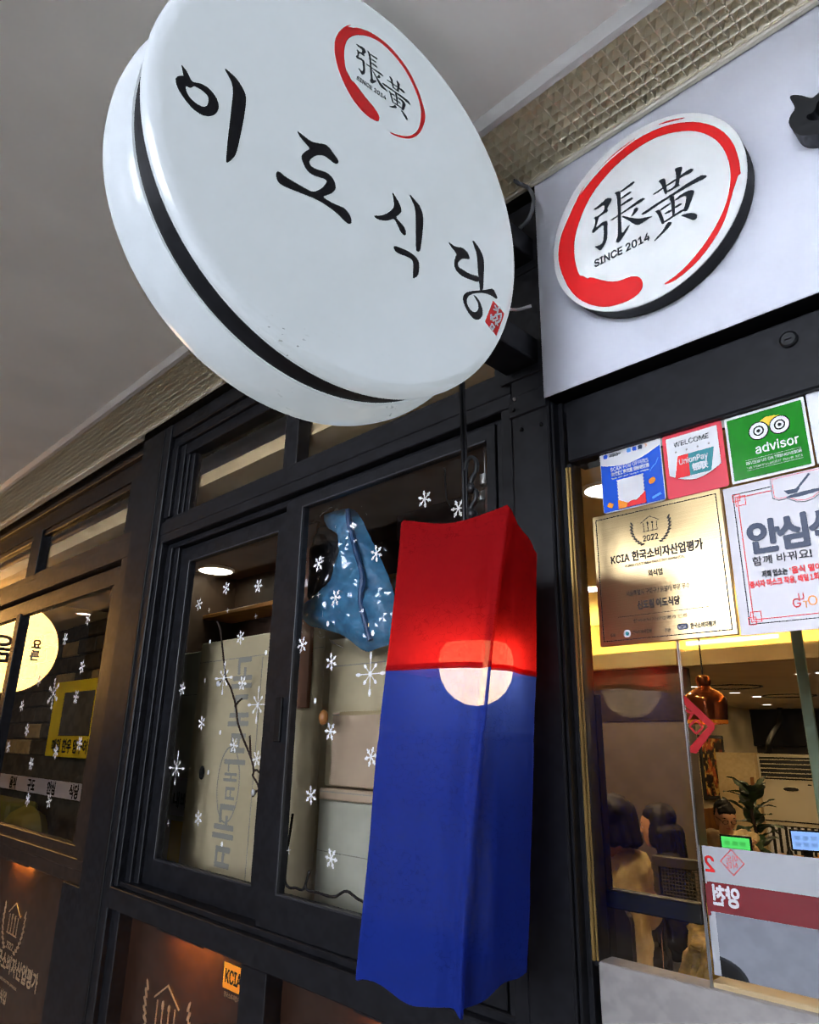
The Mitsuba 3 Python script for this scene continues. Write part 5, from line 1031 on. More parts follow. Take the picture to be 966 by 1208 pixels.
# ------------------------------------------------------------------ award posters under the windows
def award_poster(x0, x1, c, z1, label, tagged):
    k = thing('award_poster', label, 'poster')
    add('sheet', cbox(x0, x1, 1.4315, 1.4385, 0.06, z1, 0.001), 'm_posterbrown', k)
    add('top_edge', cbox(x0, x1, 1.428, 1.4315, z1 - 0.003, z1, 0.0008), 'm_frame_edge', k)
    M = wallframe(c, 1.4314, z1)
    lau, hou = emblem(0.38)
    for g in lau:
        shape(k, 'laurel', affinity.translate(g, 0, -0.31), M, 'm_emboss', depth=0.002)
    shape(k, 'house_emblem', affinity.translate(hou, 0, -0.285), M, 'm_emboss', depth=0.003)
    letter(k, 'lettering', '2022', M, 0, -0.40, 0.03, 'm_emboss', lift=0.001)
    letter(k, 'lettering', 'KCIA 한국소비자산업평가', M, 0, -0.49, 0.058, 'm_emboss', bold=0.05, width=0.90, lift=0.001)
    letter(k, 'lettering', 'KOREA CUSTOMER INDUSTRY APPRAISAL', M, 0, -0.54, 0.012, 'm_emboss', width=0.4, lift=0.001)
    letter(k, 'lettering', '외식업', M, 0, -0.62, 0.04, 'm_emboss', bold=0.05, lift=0.001)
    if tagged:
        t_ = add('badge', put(flat(sbox(-0.0575, -0.036, 0.0575, 0.036), 0.0006).apply_translation([0, 0, 0.001]), wallframe(-2.233, 1.4314, z1 - 0.087)), 'm_orange', k)
        letter(t_, 'lettering', 'KCIA', wallframe(-2.233, 1.4314, z1 - 0.087), 0.004, -0.018, 0.036, 'm_ink', width=0.098, lift=0.002)
        letter(k, 'lettering', '한국소비자평가', wallframe(-2.233, 1.4314, z1 - 0.145), 0, 0, 0.012, 'm_emboss', width=0.09, lift=0.001)
    # added hidden light strip standing in for the poster's printed warm glow
    lx = {True: -2.47}.get(tagged, -4.3 if x0 < -3.5 else -1.40)
    L = thing('sill_lamp', 'added warm glow strip under the sill above the ' + ('badge poster' if tagged else 'left shop poster' if x0 < -3.5 else 'poster behind the lantern'), 'lamp')
    zt, yf = z1 - 0.002, (1.3545 if x0 > -3.5 else 1.397)
    add('case', cbox(lx - 0.16, lx + 0.16, yf, yf + 0.008, zt - 0.005, zt, 0.001), 'm_frame', L)
    add('lens', trimesh.Trimesh([[lx - 0.15, yf + 0.0085, zt - 0.005], [lx + 0.15, yf + 0.0085, zt - 0.005], [lx + 0.15, yf + 0.026, zt - 0.001], [lx - 0.15, yf + 0.026, zt - 0.001]], [[0, 2, 1], [0, 3, 2]], process=False), 'm_white', L, emit=ADDED_GLOW)


ADDED_GLOW = (190.0, 72.0, 10.0)
award_poster(-2.985, -2.115, -2.64, 0.872, 'the brown award poster with an orange badge below the left sash', True)
award_poster(-1.97, -1.10, -1.50, 0.872, 'the brown award poster behind the blue silk lantern hem', False)
award_poster(-5.0, -3.605, -4.30, 0.885, 'the brown award poster below the left shop window', False)


# ------------------------------------------------------------------ snowflake decals on the glass
def arm_flake(arms, R, w, tips, ring=0.0):
    out = []
    for i in range(arms):
        a = math.pi / 2 + 2 * math.pi * i / arms
        L = R if (tips != 2 or i % 2 == 0) else R * 0.62
        d = np.array([math.cos(a), math.sin(a)])
        out.append(line([(0, 0), tuple(d * L * 0.85)], w))
        t = affinity.rotate(affinity.scale(Point(0, 0).buffer(1, quad_segs=4), 0.19 * L if tips == 2 else 0.14 * L, 0.125 * R if tips != 2 else 0.09 * R), math.degrees(a))
        out.append(affinity.translate(t, *(d * L * 0.86)))
        if tips == 1:
            for s in (-1, 1):
                b = a + s * 0.8
                q = d * L * 0.52
                e = q + np.array([math.cos(b), math.sin(b)]) * L * 0.27
                out.append(line([tuple(q), tuple(e)], w))
        if tips == 3:
            for f_ in (0.3, 0.55, 0.78):
                for s in (-1, 1):
                    b = a + s * 0.75
                    q = d * L * f_
                    e = q + np.array([math.cos(b), math.sin(b)]) * L * 0.22
                    out.append(line([tuple(q), tuple(e)], w))
    out.append(Point(0, 0).buffer(R * 0.12, quad_segs=4))
    return union_all(out).simplify(R * 0.01)


FLAKES = [arm_flake(6, 0.028, 0.0042, 1), arm_flake(8, 0.062, 0.0032, 2), arm_flake(4, 0.011, 0.0022, 0), affinity.scale(Point(0, 0).buffer(0.009, quad_segs=5), 0.75, 1), arm_flake(6, 0.085, 0.0042, 3)]
KIND = ['small white six armed snowflake', 'large white drop tipped snowflake', 'tiny white star', 'white oval snow dot', 'large feathered snowflake']
FMESH = [mikit.ply(flat(g, 0.0004), 'm_flake') for g in FLAKES]
ORD = ['topmost', 'second', 'third', 'fourth', 'fifth', 'sixth', 'seventh', 'eighth', 'ninth', 'tenth', 'eleventh', 'twelfth', 'thirteenth', 'fourteenth']
PANES = (
    (Y2, 'on the left window sash', [(-2.535, 2.088, 0), (-2.297, 2.064, 0), (-2.747, 2.048, 0), (-2.654, 2.012, 2), (-2.505, 1.994, 2), (-2.296, 1.948, 2), (-2.391, 1.877, 0), (-2.62, 1.88, 3), (-2.208, 1.806, 3), (-2.486, 1.73, 1), (-2.349, 1.704, 0), (-2.235, 1.625, 1), (-2.81, 1.701, 0), (-2.619, 1.565, 0), (-2.369, 1.486, 0), (-2.213, 1.444, 0), (-2.78, 1.394, 1), (-2.57, 1.227, 0), (-2.795, 1.191, 2), (-2.628, 1.727, 3), (-2.53, 1.388, 3), (-2.472, 1.53, 3), (-2.388, 1.157, 3)]),
    (Y1, 'on the right window sash', [(-1.872, 2.073, 0), (-1.862, 1.965, 2), (-1.771, 1.944, 0), (-1.804, 1.863, 3), (-1.935, 1.807, 0), (-1.776, 1.741, 0), (-1.581, 2.057, 0), (-1.59, 1.694, 1), (-1.847, 1.625, 3), (-1.585, 1.813, 3), (-1.763, 1.533, 0), (-1.841, 1.349, 0), (-1.73, 1.188, 0), (-1.935, 1.188, 2), (-1.574, 1.465, 0), (-1.375, 2.186, 0), (-1.243, 2.127, 0)]),
    (1.42, 'on the left shop window', [(-4.216, 2.028, 0), (-3.921, 2.111, 0), (-4.258, 1.733, 4), (-3.896, 1.854, 0), (-4.532, 1.815, 0), (-4.754, 1.677, 0), (-3.912, 1.704, 0), (-4.586, 1.541, 0), (-3.769, 1.476, 0), (-4.073, 1.43, 0), (-4.416, 1.361, 0), (-4.371, 1.181, 0), (-4.054, 1.193, 0), (-4.868, 1.444, 0)]))
for y, where, L in PANES:
    for kind in range(5):
        S = sorted([q for q in L if q[2] == kind], key=lambda q: -q[1])
        for i, (x, z, _) in enumerate(S):
            nm = ['snowflake_decal', 'snowflake_decal', 'star_decal', 'dot_decal', 'snowflake_decal'][kind]
            order = '' if len(S) == 1 else f', {ORD[i]} from the top' if i else ', topmost'
            key = thing(nm, f'{KIND[kind]} {where}{order}', 'decal', 'snow decals ' + where)
            sc = 1.35 if (y == 1.42 and kind == 0) else 1.0
            scene[key] = {**FMESH[kind], 'to_world': T().translate([x, y - 0.0008, z]).rotate([1, 0, 0], 90).rotate([0, 0, 1], [8, 0, 10, 0, 5][kind] + 17 * (i % 3) * (kind == 0)).scale([sc, sc, 1])}


# ------------------------------------------------------------------ storage space behind the sliding window
setting('wall_storage', cbox(-5.0, -1.225, 1.98, 2.02, 0.3, 2.45, 0), 'm_brownwall', label='brown back wall of the storage space')
bar('wall_storage', 'end_wall', -1.24, -1.225, 1.51, 1.98, -0.02, 2.45, 'm_brownwall')
bar('wall_storage', 'end_wall', -3.42, -3.38, 1.46, 2.02, 0.3, 2.45, 'm_brownwall')
setting('ceiling_storage', cbox(-5.0, -1.225, 1.462, 2.02, 2.34, 2.38, 0), 'm_brownwall', label='ceiling of the storage space')
bar('wall_storage', 'beam', -1.9, -1.24, 1.78, 1.95, 2.24, 2.34, 'm_frame_brown')
bar('wall_storage', 'shelf', -3.38, -1.24, 1.80, 1.98, 2.10, 2.12, 'm_wood')
lamp = thing('ceiling_lamp', 'bright round lamp in the storage ceiling seen through the left sash', 'lamp')
add('rim', lathe([(0.095, 0.004), (0.095, -0.008), (0.085, -0.012), (0.085, 0.0)], [-3.24, 1.77, 2.34], n=40), 'm_white', lamp, smooth=40)
add('diffuser', lathe([(0, -0.007), (0.085, -0.007)], [-3.24, 1.77, 2.34], n=40), 'm_white', lamp, emit=(12, 12, 9))
# cartons standing against the glass


def carton(label, x0, x1, y0, y1, z0, z1, m, tape=None, text=None):
    k = thing('carton', label, 'box')
    add('box', cbox(x0, x1, y0, y1, z0, z1, 0.004), m, k)
    add('flap_seam', trimesh.util.concatenate([cbox(x0 + 0.002, x1 - 0.002, y0 - 0.0006, y0, z1 - tape, z1 - tape + 0.003, 0)] if tape else [cbox((x0 + x1) / 2 - 0.001, (x0 + x1) / 2 + 0.001, y0 - 0.0005, y0, z0 + 0.002, z1 - 0.002, 0)]), 'm_cartonink', k)
    return k


k = carton('tall beige carton with sideways grey lettering behind the left sash', -3.02, -2.10, 1.62, 1.94, 0.62, 1.925, 'm_carton', 0.09)
M = wallframe(0, 1.6195, 0)
letter(k, 'lettering', '네내비', M, -2.71, 1.62, 0.115, 'm_cartonink', bold=0.03, rot=-math.pi / 2, lift=0.0004)
letter(k, 'lettering', '내비', M, -2.71, 1.335, 0.075, 'm_cartonink', bold=0.02, rot=-math.pi / 2, lift=0.0004)
ov = affinity.translate(affinity.scale(Point(0, 0).buffer(1, quad_segs=12), 0.085, 0.15), -2.71, 1.335)
ov = affinity.translate(affinity.scale(Point(0, 0).buffer(1, quad_segs=12), 0.085, 0.145), -2.682, 1.335)
shape(k, 'oval_print', ov.difference(ov.buffer(-0.006)), M, 'm_cartonink', lift=0.0004)
letter(k, 'lettering', '네비', M, -2.75, 1.12, 0.115, 'm_cartonink', bold=0.03, rot=-math.pi / 2, lift=0.0004)
shape(k, 'hand_hole', affinity.translate(affinity.scale(Point(0, 0).buffer(1), 0.022, 0.028), -2.90, 1.37), M, 'm_void', lift=0.0004)
bar(k, 'seam', -2.505, -2.502, 1.6185, 1.62, 0.63, 1.83, 'm_cartonink', 0)
k = carton('pale box with green edge standing left of the tall beige carton', -3.30, -3.035, 1.66, 1.92, 0.62, 1.90, 'm_cartonpale', 0.2)
M = wallframe(0, 1.6595, 0)
shape(k, 'label_print', sbox(-3.22, 1.18, -3.06, 1.34), M, 'm_paper', lift=0.0004)
letter(k, 'lettering', '내비', M, -3.14, 1.22, 0.05, 'm_inkgrey', bold=0.03, lift=0.001)
shape(k, 'yellow_label', sbox(-3.20, 0.95, -3.09, 1.16), M, 'm_yellowboard', lift=0.0004)
carton('beige carton, topmost of the stack behind the right sash', -2.062, -1.25, 1.62, 1.93, 1.36, 1.86, 'm_carton', 0.10)
carton('pinkish carton in the middle of the stack behind the right sash', -2.03, -1.26, 1.575, 1.92, 1.322, 1.357, 'm_cartonpink', 0.012)
k = carton('pale grey carton at the bottom of the stack behind the right sash', -2.06, -1.25, 1.60, 1.93, 0.62, 1.32, 'm_cartonpale', 0.16)
k = carton('pinkish flat carton leaning against the top carton behind the right sash', -1.99, -1.27, 1.585, 1.605, 1.365, 1.60, 'm_cartonpink', 0.01)
add('tape', cbox(-1.95, -1.30, 1.5835, 1.585, 1.59, 1.602, 0), 'm_tape', k)
solo('wall_socket_knob', 'small brown wooden knob beside the right sash stile', 'knob', ellipsoid([-1.93, 1.50, 1.58], [0.016, 0.016, 0.024], 2), 'm_wood', smooth=True)

mat('m_brownboard', '#6a4630', 0.6)
solo('wooden_board', 'upright brown wooden board left of the padded blue vest', 'board', cbox(-2.24, -2.165, 1.60, 1.618, 1.62, 2.33, 0.003), 'm_brownboard')
# padded blue jacket in a clear bag, hung behind the right sash
JK = thing('padded_jacket', 'blue padded vest in a clear plastic bag hanging behind the right sash', 'jacket')
prof = np.array([[-2.038, 2.315], [-1.962, 2.32], [-1.863, 2.293], [-1.765, 2.157], [-1.682, 2.026], [-1.638, 1.908], [-1.65, 1.814], [-1.725, 1.794], [-1.788, 1.79], [-1.902, 1.851], [-2.023, 1.886], [-2.116, 1.914], [-2.155, 1.981], [-2.036, 2.023], [-1.957, 2.08], [-1.934, 2.151], [-1.953, 2.219], [-2.027, 2.266]])
jp = Polygon(curve(np.vstack([prof, prof[:1]]), 4)).buffer(0)


def puffy(poly, y, thick, seed, edge=0.018, quilts=None):
    """solid cushion over an outline in the xz plane: thin at the rim, full inside, quilted and creased"""
    x0, z0, x1, z1 = poly.bounds
    xs, zs = np.arange(x0, x1 + edge, edge), np.arange(z0, z1 + edge, edge)
    bound = np.array([poly.exterior.interpolate(t).coords[0] for t in np.arange(0, poly.length, edge * 0.8)])
    inner = np.array([(x, z) for x in xs for z in zs if poly.buffer(-edge * 0.55).contains(Point(x, z))])
    P = np.vstack([bound, inner])
    from scipy.spatial import Delaunay
    D = Delaunay(P)
    tri = [t for t in D.simplices if poly.contains(Point(*P[t].mean(0)))]
    dist = np.array([poly.exterior.distance(Point(*p)) for p in P])
    dist[:len(bound)] = 0
    h = thick * np.sqrt(np.clip(1 - (1 - np.clip(dist / (thick * 1.3), 0, 1)) ** 2, 0, 1))
    nz = meshkit.fbm(np.c_[P * 14, np.full(len(P), seed)], 3, seed) - 0.5
    h = h * (1 + 0.5 * nz)
    if quilts:
        ph = P @ np.array(quilts[0]) / quilts[1]
        h = h * (0.72 + 0.28 * np.abs(np.sin(np.pi * ph)))
    n = len(P)
    V = np.vstack([np.c_[P[:, 0], y - h, P[:, 1]], np.c_[P[:, 0], y + h * 0.8, P[:, 1]]])
    tri = np.array(tri)
    return trimesh.Trimesh(V, np.vstack([tri, tri[:, ::-1] + n]), process=False)


add('shell', puffy(jp, 1.545, 0.05, 3, 0.02, ((0.25, 0.97), 0.10)), 'm_jacket', JK, smooth=True)
mat('m_jackettrim', '#1d3f66', 0.5)
add('zip', tube(curve([[-1.86, 1.505, 2.285], [-1.838, 1.497, 2.23], [-1.79, 1.492, 2.123], [-1.75, 1.492, 2.028], [-1.754, 1.492, 1.943], [-1.715, 1.505, 1.815]], 5), 0.010, 8), 'm_jackettrim', JK)
lin = Polygon(curve([[-2.14, 2.244], [-2.10, 2.293], [-2.034, 2.264], [-1.965, 2.188], [-1.97, 2.108], [-2.05, 2.03], [-2.13, 1.98], [-2.155, 2.047], [-2.155, 2.167], [-2.14, 2.244]], 4)).buffer(0)
add('lining', puffy(lin, 1.575, 0.025, 5, 0.02), 'm_jacketlining', JK, smooth=True)
bag = Polygon(curve([[-2.096, 2.293], [-1.999, 2.334], [-1.835, 2.308], [-1.716, 2.147], [-1.619, 1.987], [-1.584, 1.848], [-1.64, 1.786], [-1.781, 1.767], [-1.94, 1.824], [-2.16, 1.899], [-2.25, 2.073], [-2.22, 2.238], [-2.096, 2.293]], 4)).buffer(0)
bm = puffy(bag, 1.54, 0.06, 9, 0.014)
cr = meshkit.fbm(bm.vertices * [22, 10, 22], 3, 2) - 0.5
bm.vertices[:, 1] += np.where(bm.vertices[:, 1] < 1.54, 1, -1) * 0.045 * cr
add('plastic_bag', bm, 'm_bag', JK)
add('hanger_hook', tube(curve([[-2.0, 1.55, 2.28], [-2.0, 1.55, 2.31], [-1.985, 1.55, 2.33], [-1.97, 1.55, 2.315]], 5), 0.003, 8), 'm_steel', JK)

TW = thing('twig_garland', 'thin dark twig garland hanging behind the left sash', 'garland')
tw = [[-2.607, 1.924], [-2.564, 1.802], [-2.525, 1.734], [-2.486, 1.693], [-2.444, 1.626], [-2.41, 1.57], [-2.371, 1.513], [-2.308, 1.442], [-2.275, 1.400], [-2.284, 1.385], [-2.255, 1.36], [-2.233, 1.341], [-2.255, 1.335], [-2.278, 1.318]]
add('stem', tube(curve([[x, 1.475 + 0.004 * math.sin(i * 2.1), z] for i, (x, z) in enumerate(tw)], 5), 0.0034, 8), 'm_bark', TW, smooth=True)
for a, b in (((-2.444, 1.626), (-2.395, 1.652)), ((-2.275, 1.404), (-2.24, 1.398)), ((-2.525, 1.734), (-2.575, 1.715)), ((-2.308, 1.45), (-2.32, 1.52)), ((-2.6, 1.92), (-2.64, 1.97))):
    add('twig', tube([[a[0], 1.475, a[1]], [(a[0] + b[0]) / 2, 1.473, (a[1] + b[1]) / 2 + 0.004], [b[0], 1.472, b[1]]], [0.004, 0.0035, 0.003], 6), 'm_bark', TW)
for x, z in ((-2.262, 1.331), (-2.575, 1.715)):
    add('light_bud', ellipsoid([x, 1.468, z], [0.009, 0.007, 0.011], 2), 'm_white', TW, smooth=True)
GC = thing('light_cable', 'black fairy light cable lying along the right sash sill', 'cable')
for pts in ([[-2.004, 1.283], [-2.012, 1.23], [-2.019, 1.182], [-2.022, 1.13], [-2.021, 1.085], [-1.996, 1.072], [-1.965, 1.076], [-1.925, 1.078], [-1.901, 1.128], [-1.912, 1.082], [-1.85, 1.078], [-1.778, 1.078], [-1.722, 1.100], [-1.655, 1.085], [-1.5, 1.078]],):
    add('wire', tube(curve([[x, 1.455, z] for x, z in pts], 6), 0.004, 8), 'm_rubber', GC, smooth=True)
GC2 = thing('hanging_wire', 'thin dark wire loop hanging in the top right corner of the right sash', 'cable')
add('wire', tube(curve([[-1.36, 1.47, 2.30], [-1.355, 1.47, 2.22], [-1.335, 1.47, 2.17], [-1.27, 1.47, 2.15], [-1.25, 1.47, 2.12], [-1.255, 1.47, 2.0]], 6), 0.003, 6), 'm_rubber', GC2, smooth=True)
gb = thing('glass_bulb', 'clear glass bulb hanging behind the iron hook', 'bulb')
add('globe', ellipsoid([-1.19, 1.455, 2.155], [0.042, 0.042, 0.048], 3), 'm_glass', gb, smooth=True)
add('cap', lathe([(0.016, 0), (0.016, 0.03), (0.004, 0.035), (0.003, 0.2)], [-1.19, 1.455, 2.198], n=16), 'm_steel', gb, smooth=30)

# ------------------------------------------------------------------ the left shop's room
setting('wall_left', cbox(-11, -3.44, 2.75, 2.8, 0, 2.7, 0), 'm_stonedark', label='stone back wall of the left shop')
bar('wall_left', 'end_wall', -3.48, -3.44, 1.46, 2.8, 0, 2.7, 'm_stonedark')
stone = [mikit.ply(cbox(-0.225, 0.225, -0.03, 0.02, -0.075, 0.075, 0.012), m) for m in ('m_stone', 'm_stonedark', 'm_stonedark')]
r2 = random.Random(3)
for j in range(9):
    for i in range(9):
        key = fresh('wall_left__stone')
        scene[key] = {**stone[r2.randrange(3)], 'to_world': T().translate([-9.3 + 0.47 * i + (0.235 if j % 2 else 0), 2.745 + r2.uniform(-0.012, 0.012), 1.40 + 0.165 * j])}
setting('ceiling_left', cbox(-11, -3.44, 1.455, 2.8, 2.62, 2.7, 0), 'm_beige', label='ceiling of the left shop')
k = thing('menu_board', 'yellow board with dark writing standing in for a sign mirrored in the left window', 'board')  # added inside for the shop sign across that the glass mirrors
add('board', cbox(-7.75, -6.55, 2.60, 2.64, 1.33, 2.03, 0.006), 'm_yellowboard', k)
M = wallframe(-7.15, 2.5995, 1.68)
add('photo_panel', cbox(-7.45, -6.72, 2.592, 2.60, 1.52, 1.92, 0.003), 'm_stonedark', k)
letter(k, 'lettering', '매일 한우 양구이', wallframe(-7.15, 2.599, 1.38), 0, 0, 0.09, 'm_ink', bold=0.05, lift=0.001)
k = thing('shelf_strip', 'white strip with a row of dark writing standing in for a mirrored banner', 'sign')  # likewise added for the banner mirrored in the glass
add('strip', cbox(-9.5, -6.55, 2.60, 2.62, 0.98, 1.12, 0.003), 'm_paper', k)
for i in range(5):
    letter(k, 'lettering', ['한식', '음식', '구이', '안주', '식사'][i].replace('안주', '안심').replace('구이', '구도').replace('식사', '식당'), wallframe(-9.1 + 0.56 * i, 2.5995, 1.005), 0, 0, 0.085, 'm_ink', bold=0.05, lift=0.001)
k = thing('settee', 'olive green rounded settee at the foot of the left shop window', 'settee')
sb = puffy(Polygon(curve([[-7.55, 0.3], [-7.5, 0.70], [-7.25, 0.90], [-6.95, 0.94], [-6.7, 0.86], [-6.55, 0.6], [-6.55, 0.3], [-7.0, 0.28], [-7.55, 0.3]], 5)).buffer(0), 2.3, 0.12, 4, 0.06)
add('back', sb, 'm_olive', k, smooth=True)
bench = solo('bench', 'long yellow green bench along the wall of the left shop', 'bench', cbox(-10.5, -7.6, 2.30, 2.58, 0.2, 0.92, 0.03), 'm_olive')
for i, (x, y) in enumerate(((-7.6, 2.0), (-5.9, 2.3), (-6.9, 2.45))):
    k = thing('room_light', ['round light nearest the left shop sign', 'second round light in the left shop ceiling', 'third round light in the left shop ceiling'][i], 'lamp', 'left shop ceiling lights')
    add('rim', lathe([(0.07, 0.002), (0.07, -0.006), (0.06, -0.008), (0.06, 0)], [x, y, 2.62], n=24), 'm_white', k, smooth=40)
    add('lens', lathe([(0, -0.004), (0.06, -0.004)], [x, y, 2.62], n=24), 'm_white', k, emit=(9, 7, 4))

# ------------------------------------------------------------------ the neighbour's warm round sign, mirrored in the left shop window
NC = np.array([-7.75, 0.69, 2.33])
NS = round_sign(NC, NEIGHBOUR_GLOW, 'm_signwarm', 'm_frame', 'warm yellow round sign of the next shop, mirrored in the left window')
for ch, x, y, h, m in (('음', -0.14, -0.12, 0.20, 'm_ink'), ('요', 0.19, 0.02, 0.075, 'm_ink'), ('른', 0.19, -0.09, 0.075, 'm_tealink')):
    g = affinity.translate(affinity.scale(glyph(ch), -h * 1.1, h * 1.1, origin=(0, 0)), -x + h * 0.6, y).buffer(0.004)
    add('letter', on_disc(g, NC), m, NS)
g = Point(-0.02, 0.24).buffer(0.06)
add('logo_ring', on_disc(g.difference(g.buffer(-0.006)), NC), 'm_ink', NS)
add('bracket_arm', cbox(-7.92, -7.83, 1.0, 1.372, 2.25, 2.32, 0.003), 'm_frame', NS)

# ------------------------------------------------------------------ the restaurant behind the right window
ZF = -0.02
setting('floor', cbox(-5, 5, 1.46, 11.9, ZF - 0.05, ZF, 0), 'm_floor', label='restaurant floor')
setting('wall_back', cbox(-4.5, 5, 11.4, 11.6, ZF, 2.6, 0), 'm_darkback', label='dark back wall of the restaurant')
setting('wall_side', cbox(-4.4, -4.25, 2.03, 11.4, ZF, 2.6, 0), 'm_warmwall', label='warm plaster side wall of the restaurant')
bar('wall_side', 'wainscot', -4.25, -4.235, 5.3, 11.4, ZF, 0.80, 'm_wood')
bar('wall_back', 'upper_panel', -4.25, 5, 11.3, 11.4, 1.57, 2.09, 'm_rubber')
setting('wall_right', cbox(4.9, 5, 1.46, 11.5, ZF, 2.6, 0), 'm_warmwall', label='far side wall of the restaurant')
setting('ceiling_room', cbox(-4.4, 5, 5.28, 11.5, 2.09, 2.14, 0), 'm_warmwall', label='lower ceiling of the restaurant')
bar('ceiling_room', 'cove_edge', -2.42, 5, 5.20, 5.28, 2.09, 2.20, 'm_beige')
setting('ceiling_cove', cbox(-4.4, 5, 1.46, 6.1, 2.62, 2.68, 0), 'm_beige', label='raised cove ceiling of the restaurant')
bar('ceiling_cove', 'cove_back', -4.4, 5, 6.05, 6.1, 2.14, 2.62, 'm_beige')
setting('wall_partition', cbox(-4.25, -2.43, 5.24, 5.38, ZF, 2.12, 0), 'm_darkwall', label='dark partition wall behind the two seated women')
bar('wall_partition', 'cornice', -4.25, -2.42, 5.16, 5.40, 2.10, 2.22, 'm_beige')
bar('wall_partition', 'upper_band', -4.25, -2.43, 5.23, 5.24, 1.70, 2.10, 'm_frame_brown')
k = thing('cove_lamp', 'warm strip lamp hidden on the cove ledge', 'lamp')
add('strip', cbox(-4.2, 4.8, 5.60, 5.70, 2.15, 2.165, 0), 'm_white', k, emit=COVE)

for i, (x, y, lab) in enumerate(((-1.90, 6.22, 'bright downlight left of the glass door edge'), (-1.745, 6.2, 'bright downlight right of the glass door edge'), (-3.13, 8.6, 'downlight beside the farther ring vent'), (-3.10, 6.97, 'downlight left of the copper pendant lamp'), (-1.55, 2.75, 'added downlight over the two seated women'), (-0.8, 8.8, 'downlight outside the view at the back tables'), (-3.1, 7.9, 'downlight above the air conditioner'), (-3.6, 10.2, 'added farthest downlight at the back of the restaurant'), (-2.75, 4.55, 'added downlight in front of the dark partition'), (-2.2, 3.3, 'added downlight over the woman in the beige sweater'))):  # those over the women, by the partition and farthest back are added light
    k = thing('downlight', lab, 'lamp')
    q_ = 1 if y > 5 else 1.9
    add('rim', lathe([(0.062 * q_, 0.003), (0.062 * q_, -0.004), (0.048 * q_, -0.006), (0.048 * q_, 0.003)], [x, y, 2.09 if y > 5 else 2.62], n=24), 'm_white', k, smooth=40)
    add('lens', lathe([(0, -0.003), (0.048 * q_, -0.003)], [x, y, 2.09 if y > 5 else 2.62], n=24), 'm_white', k, emit=DOWNLIGHT)
for i, (x, y, r, lab) in enumerate(((-2.84, 7.17, 0.28, 'nearer dark ring vent in the restaurant ceiling'), (-2.81, 8.64, 0.28, 'farther dark ring vent in the restaurant ceiling'))):
    solo('ring_vent', lab, 'vent', lathe([(r, 0.002), (r, -0.008), (r - 0.025, -0.008), (r - 0.025, 0.002)], [x, y, 2.09], n=40), 'm_acdark', smooth=40)

# pendant lamp
PX, PY = -1.80, 4.15
k = thing('pendant_lamp', 'copper bell shaped pendant lamp on a thin cord', 'lamp')
zb = 1.642
add('cord', tube([[PX, PY, 2.62], [PX, PY, zb + 0.265]], 0.004, 8), 'm_rubber', k)
add('shade', lathe([(0.018, 0.272), (0.036, 0.262), (0.043, 0.242), (0.04, 0.222), (0.034, 0.208), (0.045, 0.196), (0.085, 0.176), (0.107, 0.156), (0.116, 0.132), (0.115, 0.10), (0.108, 0.02), (0.106, 0.0), (0.103, 0.0), (0.105, 0.02), (0.112, 0.10), (0.112, 0.13), (0.082, 0.17), (0.02, 0.20)], [PX, PY, zb], n=48), 'm_copper', k, smooth=40)
add('rim_ring', lathe([(0.1075, 0.0), (0.1085, 0.012), (0.108, 0.022), (0.1055, 0.022)], [PX, PY, zb], n=48), 'm_orange', k, smooth=40)
add('bulb', ellipsoid([PX, PY, zb + 0.07], [0.035, 0.035, 0.05], 2), 'm_white', k, smooth=True, emit=(28, 15, 4))

# picture on the side wall
k = thing('food_picture', 'framed food picture on the warm plaster side wall', 'picture')
add('print', cbox(-4.248, -4.225, 9.46, 10.12, 0.93, 1.66, 0.003), 'm_picturegreen', k)
add('frame', trimesh.util.concatenate([cbox(-4.248, -4.215, y0, y1, z0, z1, 0.002) for y0, y1, z0, z1 in ((9.43, 9.47, 0.90, 1.69), (10.11, 10.15, 0.90, 1.69), (9.43, 10.15, 0.90, 0.94), (9.43, 10.15, 1.65, 1.69))]), 'm_darkback', k)

# air conditioner and the panel beside it
AX0, AX1, AY = -3.53, -2.84, 9.42
k = thing('air_conditioner', 'tall cream standing air conditioner with a dark louvered outlet', 'air conditioner')
add('body', cbox(AX0, AX1, AY, AY + 0.34, ZF, 1.472, 0.012), 'm_ac', k)
add('outlet', cbox(AX0 + 0.03, AX1 - 0.03, AY - 0.006, AY, 1.185, 1.435, 0.002), 'm_acdark', k)
for i in range(5):
    sl = cbox(AX0 + 0.03, AX1 - 0.03, -0.014, 0.006, -0.003, 0.003, 0.001)
    sl.apply_transform(trimesh.transformations.rotation_matrix(0.5, [1, 0, 0]))
    sl.apply_translation([0, AY - 0.006, 1.21 + 0.05 * i])
    add('slat', sl, 'm_ac', k)
M = wallframe((AX0 + AX1) / 2, AY - 0.0006, 1.085)
shape(k, 'oval_badge', affinity.scale(Point(0.0, -0.005).buffer(1), 0.085, 0.022), M, 'm_acdark')
shape(k, 'small_label', sbox(0.19, 0.045, 0.23, 0.06), M, 'm_acdark')
add('lower_panel', cbox(AX0 + 0.01, AX1 - 0.01, AY - 0.008, AY, 0.72, 0.732, 0.002), 'm_acdark', k)
for i in range(9):
    bar(k, 'grille_bar', AX0 + 0.03 + 0.072 * i, AX0 + 0.068 + 0.072 * i, AY - 0.012, AY, 0.15, 0.67, 'm_white', 0.003)
add('intake', cbox(AX0 + 0.025, AX1 - 0.02, AY - 0.003, AY, 0.14, 0.68, 0), 'm_acdark', k)
k = thing('side_panel', 'plain cream cabinet standing left of the air conditioner', 'cabinet')
add('body', cbox(-4.02, -3.55, 9.39, 9.75, ZF, 1.476, 0.008), 'm_shirt', k)
add('handle', cbox(-3.62, -3.58, 9.365, 9.39, 1.0, 1.2, 0.003), 'm_wood', k)
